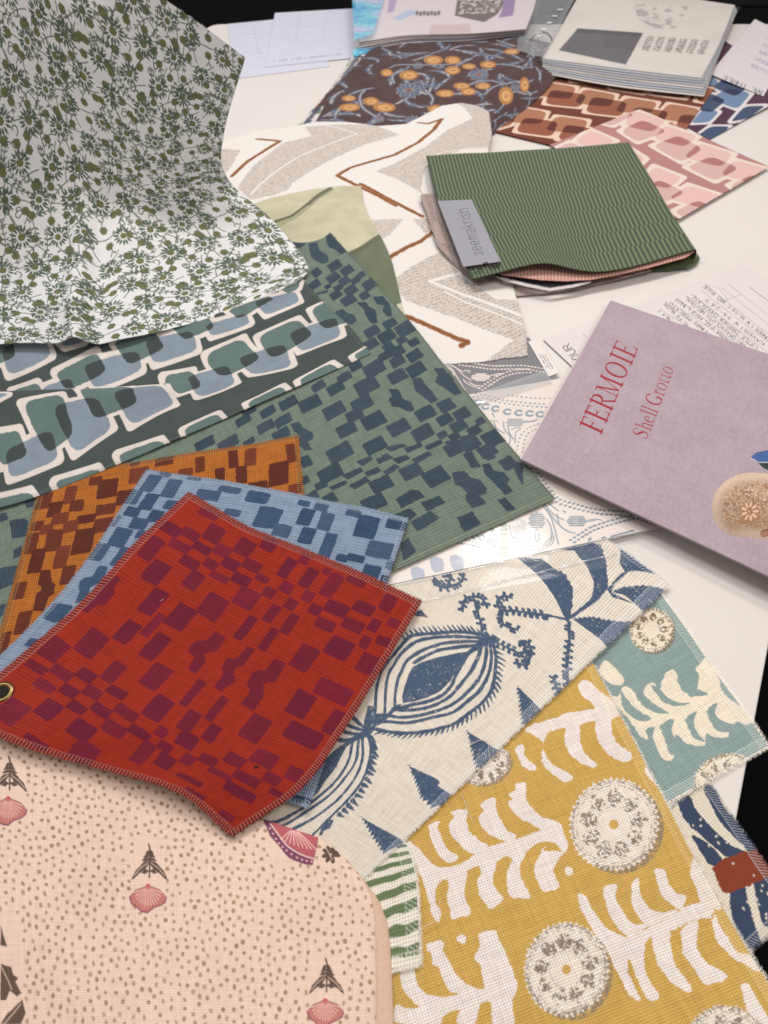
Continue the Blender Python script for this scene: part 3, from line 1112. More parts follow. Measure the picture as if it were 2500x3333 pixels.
blue.blocks(vB, [(30, 370, 110, 445), (95, 465, 175, 595), (325, 425, 375, 460), (185, 570, 250, 650), (345, 475, 375, 580), (430, 440, 480, 490),
                 (465, 500, 495, 610), (350, 590, 385, 690), (490, 625, 500, 765), (615, 485, 680, 530), (690, 520, 760, 660), (860, 540, 960, 610),
                 (750, 670, 860, 785), (620, 750, 700, 800), (720, 815, 790, 895), (555, 755, 600, 795), (855, 805, 890, 850), (820, 885, 850, 925)],
            None, cols=BD, jit=.04, grow=.0016)
blue.blocks(vR4, [(840, 1150, 1000, 1250)], BD[0])
blue.mottle(.04)
blue.overlock((182, 194, 208), dark=.14, width=.0055, period=.0034, alpha=.6)
o = blue.build("fabric_swatch", M_check, lift=.0016, curl=.0022, cs="TR", hairs=3000, hair_len=.0022, zfun=lambda U, Vv, s: .0008 * noise2(s.ny, s.nx, 80, 5))
tag(o, "pale blue swatch with navy checks, just beneath the red one", "fabric swatch", "fabric swatches spread on the table")

# ------------------------------------------------------------------ red swatch
rd = coons([(614, 1604, .017), (800, 1712, .018), (985, 1788, .017), (1175, 1866, .017), (1372, 1958, .017)],
           [(1372, 1958, .017), (1240, 2180, .018), (1112, 2385, .020), (985, 2560, .026), (756, 2722, .024)],
           [(-170, 2325, .026), (60, 2425, .032), (325, 2497, .036), (585, 2583, .034), (756, 2722, .024)],
           [(614, 1604, .017), (442, 1770, .018), (262, 1967, .020), (60, 2140, .022), (-170, 2325, .026)])
for j_ in (1, 2, 3):
    for i_, of_ in ((1, 18), (2, 8), (3, 0)):
        a_, b_ = proj(rd[j_, 0]), proj(rd[j_, 4])
        f_ = i_ / 4
        q_ = a_ * (1 - f_) + b_ * f_
        rd[j_, i_] = P(q_[0], q_[1] + of_, (.018, .019, .021, .031)[j_] if j_ < 3 else (.031, .036, .034)[i_ - 1])
red = Sheet(rd, .0006, (156, 40, 18), 14)
RD = [(116, 22, 46), (110, 20, 46), (122, 24, 48)]
R1b = [(1060, 490, 1280, 395), (1225, 280, 1410, 300), (1390, 325, 1550, 340), (1295, 410, 1480, 435), (1485, 430, 1640, 450), (1380, 545, 1550, 555),
       (1530, 170, 1690, 190), (1555, 350, 1747, 307), (1085, 660, 1325, 590), (1400, 715, 1590, 660), (1065, 905, 1305, 800), (1260, 1010, 1525, 930),
       (1085, 1095, 1280, 970), (870, 1130, 1100, 1045), (1070, 1260, 1320, 1145), (565, 1215, 850, 1140)]
R2b = [(180, 215, 375, 180), (385, 190, 540, 160), (25, 225, 180, 215), (90, 330, 245, 320), (250, 335, 415, 335), (-50, 330, 75, 325), (0, 410, 160, 440),
       (165, 440, 335, 445), (355, 430, 470, 440), (175, 610, 405, 565), (405, 555, 520, 535), (540, 520, 660, 500), (520, 405, 685, 310),
       (690, 305, 790, 270), (685, 480, 850, 385), (705, 590, 825, 560), (870, 390, 945, 375), (845, 550, 1045, 430), (1055, 450, 1215, 470),
       (880, 675, 1090, 665), (1105, 670, 1290, 660), (1305, 660, 1460, 590), (575, 650, 690, 620), (410, 750, 560, 665), (545, 840, 700, 735),
       (760, 685, 880, 665), (810, 795, 985, 790), (1015, 800, 1205, 795), (1215, 825, 1335, 775), (1370, 790, 1480, 770), (1150, 955, 1260, 905),
       (1285, 930, 1410, 915), (880, 1000, 1130, 950), (1125, 1130, 1330, 1060), (190, 885, 375, 750), (375, 970, 545, 845), (-40, 960, 130, 890),
       (-100, 690, 160, 620), (615, 1100, 860, 1000), (800, 1310, 1120, 1310), (585, 1455, 835, 1360), (865, 1610, 1050, 1480),
       (225, 1640, 490, 1545), (-35, 1510, 155, 1370), (-60, 1660, 100, 1595)]
R4b = [(755, 700, 1080, 700), (-20, 430, 165, 290), (-60, 630, 135, 545), (-80, 740, 110, 735), (500, 885, 735, 870), (300, 890, 480, 890),
       (105, 885, 265, 890), (-30, 880, 90, 870), (770, 1020, 920, 975), (600, 1040, 750, 1030), (370, 1020, 590, 1050), (180, 970, 370, 1030),
       (650, 1140, 770, 1150), (-60, 1010, 150, 1080), (300, 1110, 560, 1170), (10, 1130, 160, 1190), (260, 1310, 390, 1330)]
R3b = [(285, 55, 550, 10), (190, 150, 370, 190), (375, 195, 575, 230), (580, 235, 755, 240), (770, 250, 980, 175), (1070, 290, 1335, 205),
       (250, 300, 440, 330), (455, 350, 620, 365), (635, 365, 800, 375), (820, 360, 990, 380), (515, 480, 685, 500), (265, 520, 500, 490),
       (-60, 540, 250, 500), (695, 500, 870, 520), (880, 510, 1080, 545), (510, 665, 760, 655), (775, 640, 985, 655), (985, 660, 1165, 690),
       (1185, 680, 1305, 660), (1375, 610, 1560, 545), (1095, 530, 1350, 450), (1385, 450, 1590, 295), (1355, 750, 1535, 720), (1205, 780, 1335, 780),
       (510, 840, 780, 810), (990, 870, 1210, 780), (1180, 900, 1360, 885), (1380, 890, 1520, 870), (1530, 880, 1680, 900), (190, 720, 380, 790)]
for vv, L_ in ((vR1, R1b), (vR2, R2b), (vR3, R3b), (vR4, R4b)):
    red.diamonds(vv, L_, RD, lambda x: .68 - .26 * x / 1250, lambda x: -(.86 + .72 * x / 1250), grow=.0008)
for vv, q in ((vR1, [(1520, 1150), (1580, 1155), (1659, 1100), (1665, 1235), (1570, 1255), (1590, 1310), (1510, 1410), (1445, 1370), (1500, 1280), (1455, 1240), (1470, 1190)]),
              (vR2, [(295, 960), (355, 985), (270, 1110), (200, 1130), (190, 1180), (205, 1200), (200, 1230), (100, 1310), (40, 1270), (110, 1180), (95, 1130), (120, 1080), (150, 1050), (220, 1050)]),
              (vR2, [(510, 1050), (600, 1095), (520, 1220), (510, 1240), (440, 1245), (420, 1280), (430, 1340), (345, 1460), (245, 1405), (320, 1310), (300, 1270), (300, 1230), (340, 1160), (400, 1140), (440, 1145)]),
              (vR1, [(900, 650), (930, 680), (880, 740), (885, 800), (800, 890), (750, 880), (680, 945), (620, 930), (700, 840), (780, 760), (790, 710)])):
    red.ppoly(vv(q), RD[0], wob=.001)
red.mottle(.05)
red.overlock((206, 128, 120), dark=.40, width=.0065, period=.0034, alpha=.75)
red.blob(*red.inv([(836, 2500)])[0], .0022, (40, 12, 12), wob=.001)
rroot = thing("fabric_swatch", "bright red swatch with maroon checks and a brass eyelet, on top of the fan", "fabric swatch", P(614, 1604, .016), "fabric swatches spread on the table")


def red_z(U, Vv, s):
    b = np.clip((Vv - .62) / .38, 0, 1)
    return .0035 * np.sin(U * 10.5 + Vv * 6) * b * np.clip(4 * (1 - U), 0, 1) + .0006 * noise2(s.ny, s.nx, 70, 8)


o1 = red.build("cloth", M_check, lift=.0010, zfun=red_z, hairs=5000, hair_len=.0026, thick=.0012)
# brass eyelet
ec = P(6, 2253, .0275)
ev, ef = [], []
na, nb = 40, 12
for i in range(na):
    t = 2 * math.pi * i / na
    for j in range(nb):
        a = 2 * math.pi * j / nb
        rr = .0090 + .0030 * math.cos(a)
        ev.append((ec[0] + rr * math.cos(t), ec[1] + rr * math.sin(t), ec[2] + .0016 * math.sin(a)))
for i in range(na):
    for j in range(nb):
        ef.append((i * nb + j, ((i + 1) % na) * nb + j, ((i + 1) % na) * nb + (j + 1) % nb, i * nb + (j + 1) % nb))
brass = solid("old_brass", (120, 98, 62), rough=.28, metal=1.0, nscale=200, var=.15)
eye = mesh("eyelet", ev, ef, brass, smooth=True)
disc = [(ec[0] + .0068 * math.cos(t), ec[1] + .0068 * math.sin(t), ec[2] + .0002) for t in np.linspace(0, 2 * math.pi, 24, endpoint=False)]
hole = mesh("eyelet_hole", disc, [tuple(range(24))], solid("hole_shade", (22, 16, 12), rough=.9))
adopt(rroot, o1, eye, hole)


# ------------------------------------------------------------------ retro print: chains of overlapping rounded squares
def rq_sd(s, q, X, Y, rad):
    """signed distance to a rounded quad given by 4 canvas corners"""
    q = np.asarray(q, float)
    c = q.mean(0)
    e = np.linalg.norm(np.roll(q, -1, 0) - q, axis=1).min()
    r = e * rad
    qs = []
    n = 4
    for i in range(n):            # round the corners by a quadratic curve
        p = q[i]
        a = (q[i - 1] - p)
        b = (q[(i + 1) % n] - p)
        for t in np.linspace(0, 1, 6):
            qs.append(p + a * .25 * (1 - t) ** 2 + b * .25 * t ** 2)
    return sdpoly(np.array(qs), X, Y)


def retro(s, squares, cream, cols, dark, t, view=None, grow=1.0):
    """squares: (kind, 4 view points[, view, row range for lookup, row mask])"""
    D = np.full((s.ny, s.nx), 1e3)
    cnt = np.zeros((s.ny, s.nx))
    layers = []
    for e in squares:
        kind, q = e[0], e[1]
        vw = e[2] if len(e) > 2 else view
        vr = e[3] if len(e) > 3 else (0, 1)
        rm = e[4] if len(e) > 4 else (0, 1)
        cq = s.inv(vw(q), vr)
        cq = cq.mean(0) + (cq - cq.mean(0)) * grow
        lo, hi = cq.min(0), cq.max(0)
        pad = t / s.res + 6
        w = s._win(lo[0] - pad, hi[0] + pad, lo[1] - pad, hi[1] + pad)
        if w is None:
            continue
        ys, xs, X, Y = w
        sd = rq_sd(s, cq, X, Y, .3) + s.wob[ys, xs] * .001 / s.res
        sd = np.where((Y < rm[0] * s.ny) | (Y > rm[1] * s.ny), 1e3, sd)
        # outline: squarer than the block, so the ground pushes fingers into the gaps
        so_ = sdpoly(cq, X, Y)
        so_ = np.where((Y < rm[0] * s.ny) | (Y > rm[1] * s.ny), 1e3, so_)
        D[ys, xs] = np.minimum(D[ys, xs], so_)
        layers.append((kind, ys, xs, sd))
    cov = np.clip(.5 - (D - t / s.res), 0, 1)[..., None]
    s.col = s.col * (1 - cov) + srgb(cream) * cov
    for kind, ys, xs, sd in layers:
        c = np.clip(.5 - sd, 0, 1)
        old = cnt[ys, xs].copy()
        cc = c[..., None]
        s.col[ys, xs] = s.col[ys, xs] * (1 - cc) + srgb(cols[kind]) * cc
        over = (c * old)[..., None]
        s.col[ys, xs] = s.col[ys, xs] * (1 - over) + srgb(dark) * over
        cnt[ys, xs] = np.clip(old + c, 0, 1)


# grey-green retro cloth with a fold
DG = (66, 74, 72)
rt_ctrl_px = [
    # far edge
    [(-260, 1110, .014), (80, 1010, .014), (400, 940, .014), (700, 900, .013), (960, 880, .012)],
    [(-260, 1235, .016), (80, 1170, .016), (400, 1090, .016), (730, 1020, .015), (1015, 945, .013)],
    [(-260, 1335, .0145), (100, 1304, .0145), (420, 1272, .0145), (740, 1150, .014), (1068, 1005, .013)],
    [(-260, 1290, .032), (100, 1277, .034), (430, 1262, .030), (760, 1225, .016), (1115, 1045, .012)],
    [(-260, 1500, .022), (90, 1440, .024), (440, 1350, .020), (790, 1280, .014), (1165, 1098, .012)],
    [(-260, 1720, .014), (80, 1632, .014), (440, 1490, .014), (800, 1335, .013), (1207, 1154, .012)]]
rc = np.array([[P(*p) for p in row] for row in rt_ctrl_px])
ret = Sheet(rc, .00085, DG, 15)
RC = {'g': (92, 112, 108), 'b': (126, 138, 150)}
back_E = [('b', [(20, 430), (340, 350), (395, 500), (80, 650)]), ('g', [(-150, 420), (90, 370), (120, 500), (-100, 600)]),
          ('g', [(210, 330), (440, 270), (430, 350), (270, 415)]), ('b', [(420, 350), (640, 310), (650, 390), (510, 430)]),
          ('g', [(435, 630), (740, 480), (825, 620), (520, 760)]), ('b', [(650, 570), (1060, 460), (1090, 610), (740, 750)]),
          ('g', [(880, 390), (1180, 310), (1270, 440), (1000, 570)]), ('b', [(1120, 380), (1480, 310), (1520, 460), (1200, 560)]),
          ('g', [(1330, 280), (1600, 190), (1650, 290), (1430, 380)]), ('b', [(320, 750), (540, 670), (600, 790), (400, 850)]),
          ('g', [(100, 770), (290, 710), (340, 800), (150, 850)])]
back_F = [('g', [(575, 520), (870, 385), (995, 505), (690, 685)]), ('b', [(810, 490), (1160, 370), (1205, 520), (910, 635)]),
          ('g', [(980, 310), (1190, 210), (1290, 400), (1080, 460)]), ('g', [(170, 660), (450, 535), (590, 685), (290, 830)]),
          ('b', [(420, 680), (770, 570), (825, 750), (530, 810)]), ('b', [(20, 830), (335, 740), (395, 880), (110, 985)]),
          ('g', [(-160, 830), (60, 780), (135, 900), (-60, 965)]), ('b', [(540, 250), (850, 170), (885, 250), (640, 355)]),
          ('b', [(165, 430), (470, 340), (505, 420), (220, 515)]), 
          ('g', [(340, 310), (640, 210), (690, 230), (430, 380)]), 
          ('g', [(730, 140), (900, 70), (875, 150), (800, 185)]),
          ('g', [(0, 1235), (250, 1115), (330, 1200), (60, 1340)]), ('g', [(490, 1025), (740, 905), (830, 980), (560, 1130)]),
          ('g', [(890, 850), (1120, 725), (1220, 790), (960, 960)]), ('g', [(1310, 660), (1420, 595), (1520, 640), (1390, 750)])]
front_E = [('g', [(180, 870), (475, 800), (570, 1100), (375, 1250)]), ('b', [(410, 895), (745, 820), (865, 1060), (585, 1250)]),
           ('g', [(610, 730), (1010, 700), (1055, 870), (740, 990)]), ('b', [(870, 780), (1235, 730), (1345, 880), (1020, 1035)]),
           ('g', [(-60, 1120), (145, 1080), (215, 1265), (20, 1350)]), ('b', [(50, 1235), (395, 1070), (450, 1300), (90, 1440)]),
           ('b', [(-120, 760), (60, 740), (60, 800), (-60, 860)]), ('g', [(915, 1260), (1235, 1150), (1335, 1265), (1000, 1410)]),
           ('g', [(430, 1470), (745, 1370), (825, 1480), (520, 1600)]), ('g', [(-50, 1620), (225, 1550), (305, 1660), (30, 1770)])]
sq = [(k, q, vE, (0, .42), (0, .54)) for k, q in back_E] + [(k, q, vF) for k, q in back_F]
sq += [(k, q, vE, (.56, 1), (.50, 1)) for k, q in front_E]
retro(ret, sq, (212, 202, 194), RC, (58, 66, 66), .0068, grow=1.05)
ret.mottle(.05, .02)
ret.overlock((110, 130, 125), dark=.1, width=.004, sides='BR', alpha=.35)
ret.col *= (1 + .05 * noise2(ret.ny, ret.nx, 40, 77, 2))[..., None]
o = ret.build("fabric_swatch", M_fine, lift=.0018, hairs=2500, hair_len=.0022, zfun=lambda U, Vv, s: .0008 * noise2(s.ny, s.nx, 60, 6))
tag(o, "slate and grey-blue cloth with cream-edged rounded squares, folded below the green sprig fabric", "fabric swatch", "fabric swatches spread on the table")


# pink, brown and navy cards with the same print
def card(ctrl, base, squares, cream, cols, dark, view, label, t=.0075, res=.0011, mat=None, extra=None):
    s = Sheet(ctrl, res, base, random.randint(20, 99))
    retro(s, squares, cream, cols, dark, t, view=view, grow=1.05)
    if extra:
        extra(s)
    o = s.build("fabric_swatch", mat or M_smooth, thick=.0008)
    tag(o, label, "fabric swatch", "fabric swatches spread on the table")
    return s


br = rect3((1834, 200), (2346, 262), depth=.30, z=.004)
brc = quad((1811, 195, .004), (2338, 272, .004), (2215, 452, .004), (1594, 424, .004))
brc = quad((1818, 205, .004), (2330, 280, .004), (2140, 556, .004), (1594, 424, .004))
card(brc, (106, 52, 38),
     [('a', [(390, 150), (605, 185), (565, 270), (320, 245)]), ('b', [(430, 205), (680, 240), (630, 330), (390, 305)]),
      ('a', [(670, 200), (890, 240), (850, 325), (600, 300)]), ('b', [(730, 255), (975, 295), (930, 395), (680, 365)]),
      ('a', [(970, 260), (1190, 295), (1140, 375), (890, 360)]), ('b', [(1040, 330), (1270, 360), (1230, 440), (990, 425)]),
      ('a', [(1280, 305), (1500, 345), (1440, 450), (1190, 405)]), ('b', [(1370, 380), (1610, 415), (1560, 510), (1330, 475)]),
      ('b', [(230, 195), (395, 185), (350, 250), (240, 285)]),
      ('a', [(200, 330), (395, 365), (350, 450), (110, 435)]), ('b', [(240, 405), (475, 435), (430, 540), (180, 505)]),
      ('a', [(470, 395), (690, 425), (650, 520), (390, 495)]), ('b', [(540, 455), (770, 495), (710, 590), (480, 560)]),
      ('b', [(10, 385), (190, 370), (140, 455), (50, 480)]),
      ('b', [(600, 65), (820, 110), (790, 155), (580, 145)]), ('b', [(880, 125), (1130, 150), (1090, 230), (860, 195)]),
      ('b', [(1170, 160), (1430, 175), (1390, 265), (1155, 235)]), ('b', [(1520, 185), (1670, 215), (1650, 310), (1480, 285)]),
      ('b', [(420, 55), (560, 65), (520, 105), (420, 105)])],
     (222, 192, 172), {'a': (164, 112, 84), 'b': (142, 84, 60)}, (92, 44, 36), vBr,
     "rust brown swatch with cream-edged rounded squares, beside the clear binder")
pk = quad((1790, 471, .0065), (2083, 354, .0065), (2504, 543, .007), (2208, 714, .0075))
card(pk, (174, 124, 122),
     [('b', [(340, 240), (525, 140), (745, 240), (485, 335)]), ('a', [(375, 190), (435, 50), (740, 145), (610, 245)]),
      ('b', [(150, 160), (330, 65), (455, 90), (260, 190)]), ('a', [(635, 305), (740, 190), (1020, 285), (900, 378)]),
      ('b', [(630, 375), (850, 280), (1065, 400), (880, 515)]), ('a', [(910, 475), (1040, 350), (1340, 445), (1230, 560)]),
      ('b', [(935, 565), (1150, 470), (1390, 575), (1180, 685)]), ('a', [(1240, 635), (1360, 500), (1670, 590), (1560, 710)]),
      ('b', [(1320, 730), (1530, 630), (1770, 730), (1500, 860)]), ('a', [(530, 700), (640, 560), (880, 655), (760, 755)]),
      ('b', [(550, 765), (680, 680), (905, 790), (740, 875)]), ('a', [(770, 845), (950, 730), (1240, 825), (1100, 940)]),
      ('b', [(820, 965), (1030, 865), (1210, 960), (1000, 1070)]), ('a', [(-70, 330), (60, 230), (280, 325), (100, 430)]),
      ('a', [(290, 500), (400, 390), (550, 485), (460, 570)]), ('b', [(-300, 430), (-120, 340), (60, 420), (-120, 520)])],
     (222, 206, 194), {'a': (216, 180, 174), 'b': (204, 168, 164)}, (168, 112, 110), vPk,
     "dusty pink swatch with pale rounded squares, behind the green ribbed bundle", t=.0085)
nvc = coons([(2200, 190, .002), (2360, 205, .002), (2600, 250, .003)], [(2600, 250, .003), (2600, 300, .003)],
            [(2166, 372, .002), (2320, 455, .002), (2600, 290, .012)], [(2200, 190, .002), (2166, 372, .002)])
nvc = coons([(2340, 120, .002), (2470, 205, .002), (2600, 290, .012)], [(2600, 290, .012), (2450, 374, .005), (2310, 454, .002)],
            [(2030, 320, .002), (2190, 388, .002), (2310, 454, .002)], [(2340, 120, .002), (2190, 215, .002), (2030, 320, .002)])
card(nvc, (78, 44, 66),
     [('n', [(1290, 590), (1370, 525), (1540, 570), (1440, 650)]), ('l', [(1270, 670), (1390, 595), (1540, 630), (1450, 735)]),
      ('n', [(1180, 740), (1270, 630), (1370, 680), (1280, 755)]), ('l', [(1140, 830), (1230, 730), (1325, 755), (1260, 825)]),
      ('n', [(1410, 820), (1500, 720), (1640, 715), (1520, 800)]), ('n', [(1180, 920), (1270, 855), (1400, 855), (1290, 950)]),
      ('l', [(1130, 560), (1250, 500), (1330, 560), (1200, 640)])],
     (214, 208, 210), {'n': (60, 76, 104), 'l': (108, 130, 162)}, (42, 48, 76), vNv,
     "navy and plum swatch with rounded squares at the table's right, under a printed letter", t=.009)
def group_line(view, pts, n=6):
    return spline(view(pts), n)


# ------------------------------------------------------------------ linen with navy block print
NV = (66, 84, 108)
Rc, Bc = P(2178, 1903, .0065), P(1186, 2857, .0065)
e1 = Bc - Rc
nrm = np.array([-e1[1], e1[0], 0]) / np.linalg.norm(e1)
if nrm[1] < 0:
    nrm = -nrm
tdir = P(2012, 1783, .0065) - Rc
tdir /= np.linalg.norm(tdir)
Lw = .56
lin = Sheet(np.array([[Rc + tdir * Lw, Rc], [P(690, 2600, .0065), Bc]]), .0007, (214, 204, 190), 21)
sp = np.clip(1.02 - np.clip(noise2(lin.ny, lin.nx, 1.6, 90) * 1.7 - .95 - .3 * noise2(lin.ny, lin.nx, 12, 91), 0, 1) * .9, 0, 1)
K = dict(wob=.0009, speck=sp)
# central eye: nested outlines
outer = [(975, 655), (800, 635), (650, 650), (500, 700), (410, 770), (340, 860), (290, 950), (265, 1050), (255, 1150), (225, 1270)]
rings_top = [
    [(975, 660), (820, 640), (660, 650), (500, 665), (420, 740), (330, 850), (285, 930), (258, 1050), (250, 1180), (215, 1270)],
    [(955, 680), (800, 672), (640, 680), (530, 705), (440, 770), (385, 850), (340, 930), (322, 1040), (315, 1200)],
    [(940, 705), (820, 705), (680, 725), (560, 770), (470, 830), (430, 900), (400, 980), (385, 1080), (385, 1150)],
    [(930, 730), (800, 745), (680, 765), (580, 810), (510, 850)]]
rings_bot = [
    [(1040, 700), (1065, 800), (1060, 900), (1040, 1020), (980, 1110), (880, 1190), (780, 1260), (640, 1300), (500, 1320), (360, 1315), (225, 1290)],
    [(1020, 700), (1035, 800), (1020, 910), (960, 1030), (880, 1100), (780, 1180), (640, 1215), (480, 1250), (340, 1245), (290, 1240)],
    [(1000, 700), (1000, 800), (970, 920), (900, 1020), (800, 1110), (700, 1160), (560, 1200), (430, 1215), (350, 1205)],
    [(975, 700), (950, 800), (900, 900), (830, 990), (760, 1070), (660, 1130), (540, 1160), (420, 1165), (370, 1160)],
    [(940, 730), (880, 790), (810, 900), (760, 1010), (700, 1070), (600, 1110), (500, 1130), (420, 1150)]]
for r in rings_top + rings_bot:
    lin.pstroke(vL(r), NV, .0042, smooth=5, **K)
lin.ppoly(vL([(885, 770), (780, 790), (680, 810), (580, 840), (510, 870), (475, 930), (450, 1000), (430, 1080), (440, 1120), (520, 1105), (610, 1080), (690, 1040), (760, 970), (800, 900), (840, 840)]), NV, **K)
lin.ppoly(vL([(1000, 630), (1045, 690), (960, 760), (880, 790), (930, 720), (960, 670)]), NV, **K)
lin.ppoly(vL([(225, 1290), (255, 1190), (330, 1190), (400, 1130), (440, 1120), (330, 1230), (290, 1260)]), NV, **K)
# barbs round the eye
for path, side, n in (([(970, 650), (820, 632), (660, 640), (520, 655), (440, 690)], -1, 17),
                      ([(1060, 720), (1085, 830), (1075, 950), (1040, 1060), (960, 1150), (860, 1220), (740, 1280), (600, 1310), (440, 1325), (280, 1305)], 1, 34)):
    q = spline(vL(path), 10)
    cum_ = np.r_[0, np.cumsum(np.hypot(*np.diff(q, axis=0).T))]
    for t in np.linspace(.02, .98, n) * cum_[-1]:
        x, y = np.interp(t, cum_, q[:, 0]), np.interp(t, cum_, q[:, 1])
        x2, y2 = np.interp(t + 3, cum_, q[:, 0]), np.interp(t + 3, cum_, q[:, 1])
        dx, dy = x2 - x, y2 - y
        l = math.hypot(dx, dy) + 1e-6
        dx, dy = dx / l, dy / l
        ln_ = random.uniform(15, 24)
        nx_, ny_ = (dy, -dx) if side < 0 else (dy, -dx)
        if side < 0:
            nx_, ny_ = (0, -1)
            ex, ey = x - ln_ * .7, y - ln_ * .9
        else:
            c0 = np.array([1390, 2200])
            o0 = np.array([x, y]) - c0
            o0 /= np.linalg.norm(o0)
            ex, ey = x + (o0[0] * .85 + dx * .75) * ln_, y + (o0[1] * .85 + dy * .75) * ln_
        lin.pstroke([(x, y), (ex, ey)], NV, [.0034, .0016], **K)
# second eye (lower left, partly covered)
for r in ([(870, 260), (850, 420), (760, 560), (640, 690), (500, 790), (330, 900), (200, 960)],
          [(820, 290), (790, 430), (700, 570), (560, 700), (400, 810), (240, 890), (140, 900)],
          [(900, 240), (900, 400), (850, 540), (740, 690), (600, 810), (460, 900), (330, 960)],
          [(940, 200), (965, 330), (945, 460), (890, 590), (790, 720), (660, 850), (560, 950), (520, 990)],
          [(790, 150), (860, 175), (930, 190)], [(760, 200), (830, 215), (900, 215)], [(710, 260), (780, 265), (850, 240)],
          [(800, 60), (860, 120), (930, 180)]):
    lin.pstroke(vL2(r), NV, .0042, smooth=5, **K)
lin.ppoly(vL2([(700, 330), (770, 320), (700, 470), (620, 570), (560, 660), (520, 700), (560, 560), (600, 420)]), NV, **K)
lin.ppoly(vL2([(930, 150), (1000, 170), (960, 230), (860, 260), (770, 320), (700, 330), (760, 290), (860, 230)]), NV, **K)
lin.ppoly(vL2([(560, 1000), (590, 920), (640, 870), (680, 880), (650, 940), (600, 960), (590, 1000)]), NV, **K)
q = spline(vL2([(965, 220), (985, 340), (960, 470), (900, 620), (800, 750), (680, 870)]), 10)
for k in range(2, len(q) - 2, 3):
    x, y = q[k]
    lin.pstroke([(x, y), (x + random.uniform(12, 22), y + random.uniform(8, 20))], NV, [.006, .001], **K)
lin.ppoly(vL2([(940, 0), (985, 0), (970, 150), (940, 170), (905, 150)]), NV, **K)


def toothed(view, tip, side_a, side_b, n=9, amp=7):
    """leaf blade: smooth edge b, serrated edge a"""
    a = spline(view(side_a), 8)
    out = []
    idx = np.linspace(0, len(a) - 1, n * 2 + 1).astype(int)
    c = np.mean(view(side_b), 0)
    for k, i in enumerate(idx):
        p = a[i]
        d = p - c
        d = d / (np.linalg.norm(d) + 1e-6)
        out.append(p + d * (amp if k % 2 else -amp * .3))
    b = spline(view(side_b), 5)
    return [tuple(p) for p in out] + [tuple(p) for p in b[::-1]]


# big leaves, right
for sa, sb, amp, n in (
        ([(1190, 130), (1330, 190), (1440, 220), (1520, 240), (1570, 330), (1580, 430), (1560, 560)], [(1190, 130), (1330, 240), (1430, 350), (1490, 460), (1540, 570)], 5, 12),
        ([(1330, 60), (1600, 90), (1660, 60)], [(1330, 60), (1400, 30), (1660, 20)], 3, 4)):
    lin.ppoly(toothed(vL, None, sa, sb, n, amp), NV, wob=.0008, speck=sp)
for sa, sb, amp, n in (
        ([(650, 870), (680, 960), (690, 1050), (690, 1140)], [(450, 870), (540, 940), (600, 1030), (620, 1110), (610, 1180), (470, 1310), (520, 1290), (620, 1220), (660, 1180)], 5, 9),
        ([(730, 1150), (800, 1130), (890, 1120), (1000, 1130), (1050, 1160)], [(730, 1160), (800, 1180), (860, 1230), (940, 1280), (1050, 1165)], 4, 10),
        ([(490, 1320), (600, 1310), (700, 1330), (850, 1340)], [(490, 1325), (580, 1390), (650, 1440), (720, 1490), (850, 1350)], 6, 11)):
    lin.ppoly(toothed(vZ3, None, sa, sb, n, amp), NV, wob=.0008, speck=sp)
lin.ppoly(vZ3([(160, 955), (300, 960), (420, 1050), (490, 1130), (480, 1250), (470, 1320), (430, 1300), (390, 1210), (330, 1120), (250, 1030)]), NV, **K)
lin.ppoly(vZ3([(470, 880), (600, 850), (660, 900), (690, 1000), (700, 1130), (640, 1200), (480, 1320), (470, 1300), (600, 1210), (615, 1100), (570, 1000)]), NV, **K)
lin.ppoly(vZ3([(690, 1140), (760, 1060), (830, 1010), (780, 900), (765, 890), (900, 980), (1000, 1050), (920, 1030), (850, 1020), (790, 1060), (740, 1110), (720, 1160), (860, 1230), (720, 1190)]), NV, **K)
lin.ppoly(vZ3([(770, 895), (830, 930), (1005, 1055), (880, 1030), (800, 1040), (770, 990)]), NV, **K)
# curled ferns
ferns = [(vL, [(975, 650), (960, 560), (930, 470), (915, 410), (870, 410), (845, 450), (840, 500)]), (vL, [(915, 400), (960, 410), (990, 440), (1005, 475)]),
         (vL, [(1010, 670), (1080, 715), (1150, 750), (1220, 780), (1290, 780), (1290, 830), (1270, 860), (1190, 850)]), (vL, [(1300, 800), (1300, 750), (1270, 705), (1225, 710)]),
         (vL, [(1540, 555), (1420, 530), (1300, 515), (1200, 500), (1110, 495), (1080, 460), (1080, 430), (1120, 400), (1170, 410)]), (vL, [(1110, 500), (1105, 560), (1130, 600), (1210, 625)]),
         (vL, [(1560, 570), (1560, 700), (1545, 850), (1550, 1000)]),
         (vL, [(1430, 940), (1460, 960), (1470, 1010), (1500, 1070)]),
         (vL, [(650, 320), (720, 340), (770, 330), (830, 300), (850, 250)]), (vL, [(640, 260), (700, 330)]), (vL, [(680, 240), (760, 250), (740, 330)])]
for vv, f_ in ferns:
    q = spline(vv(f_), 8)
    lin.pstroke([tuple(p) for p in q], NV, .0034, **K)
    cum_ = np.r_[0, np.cumsum(np.hypot(*np.diff(q, axis=0).T))]
    for t in np.arange(12, cum_[-1], 10):
        if f_[0] == (1540, 555) and t < 60:
            continue
        x, y = np.interp(t, cum_, q[:, 0]), np.interp(t, cum_, q[:, 1])
        x2, y2 = np.interp(t + 4, cum_, q[:, 0]), np.interp(t + 4, cum_, q[:, 1])
        dx, dy = x2 - x, y2 - y
        l = math.hypot(dx, dy) + 1e-6
        dx, dy = dx / l, dy / l
        sgn = random.choice((1, -1)) if random.random() < .3 else (1 if int(t / 10) % 2 else -1)
        lin.pstroke([(x, y), (x + dy * sgn * 11 + dx * 3, y - dx * sgn * 11 + dy * 3)], NV, [.0028, .0042], **K)
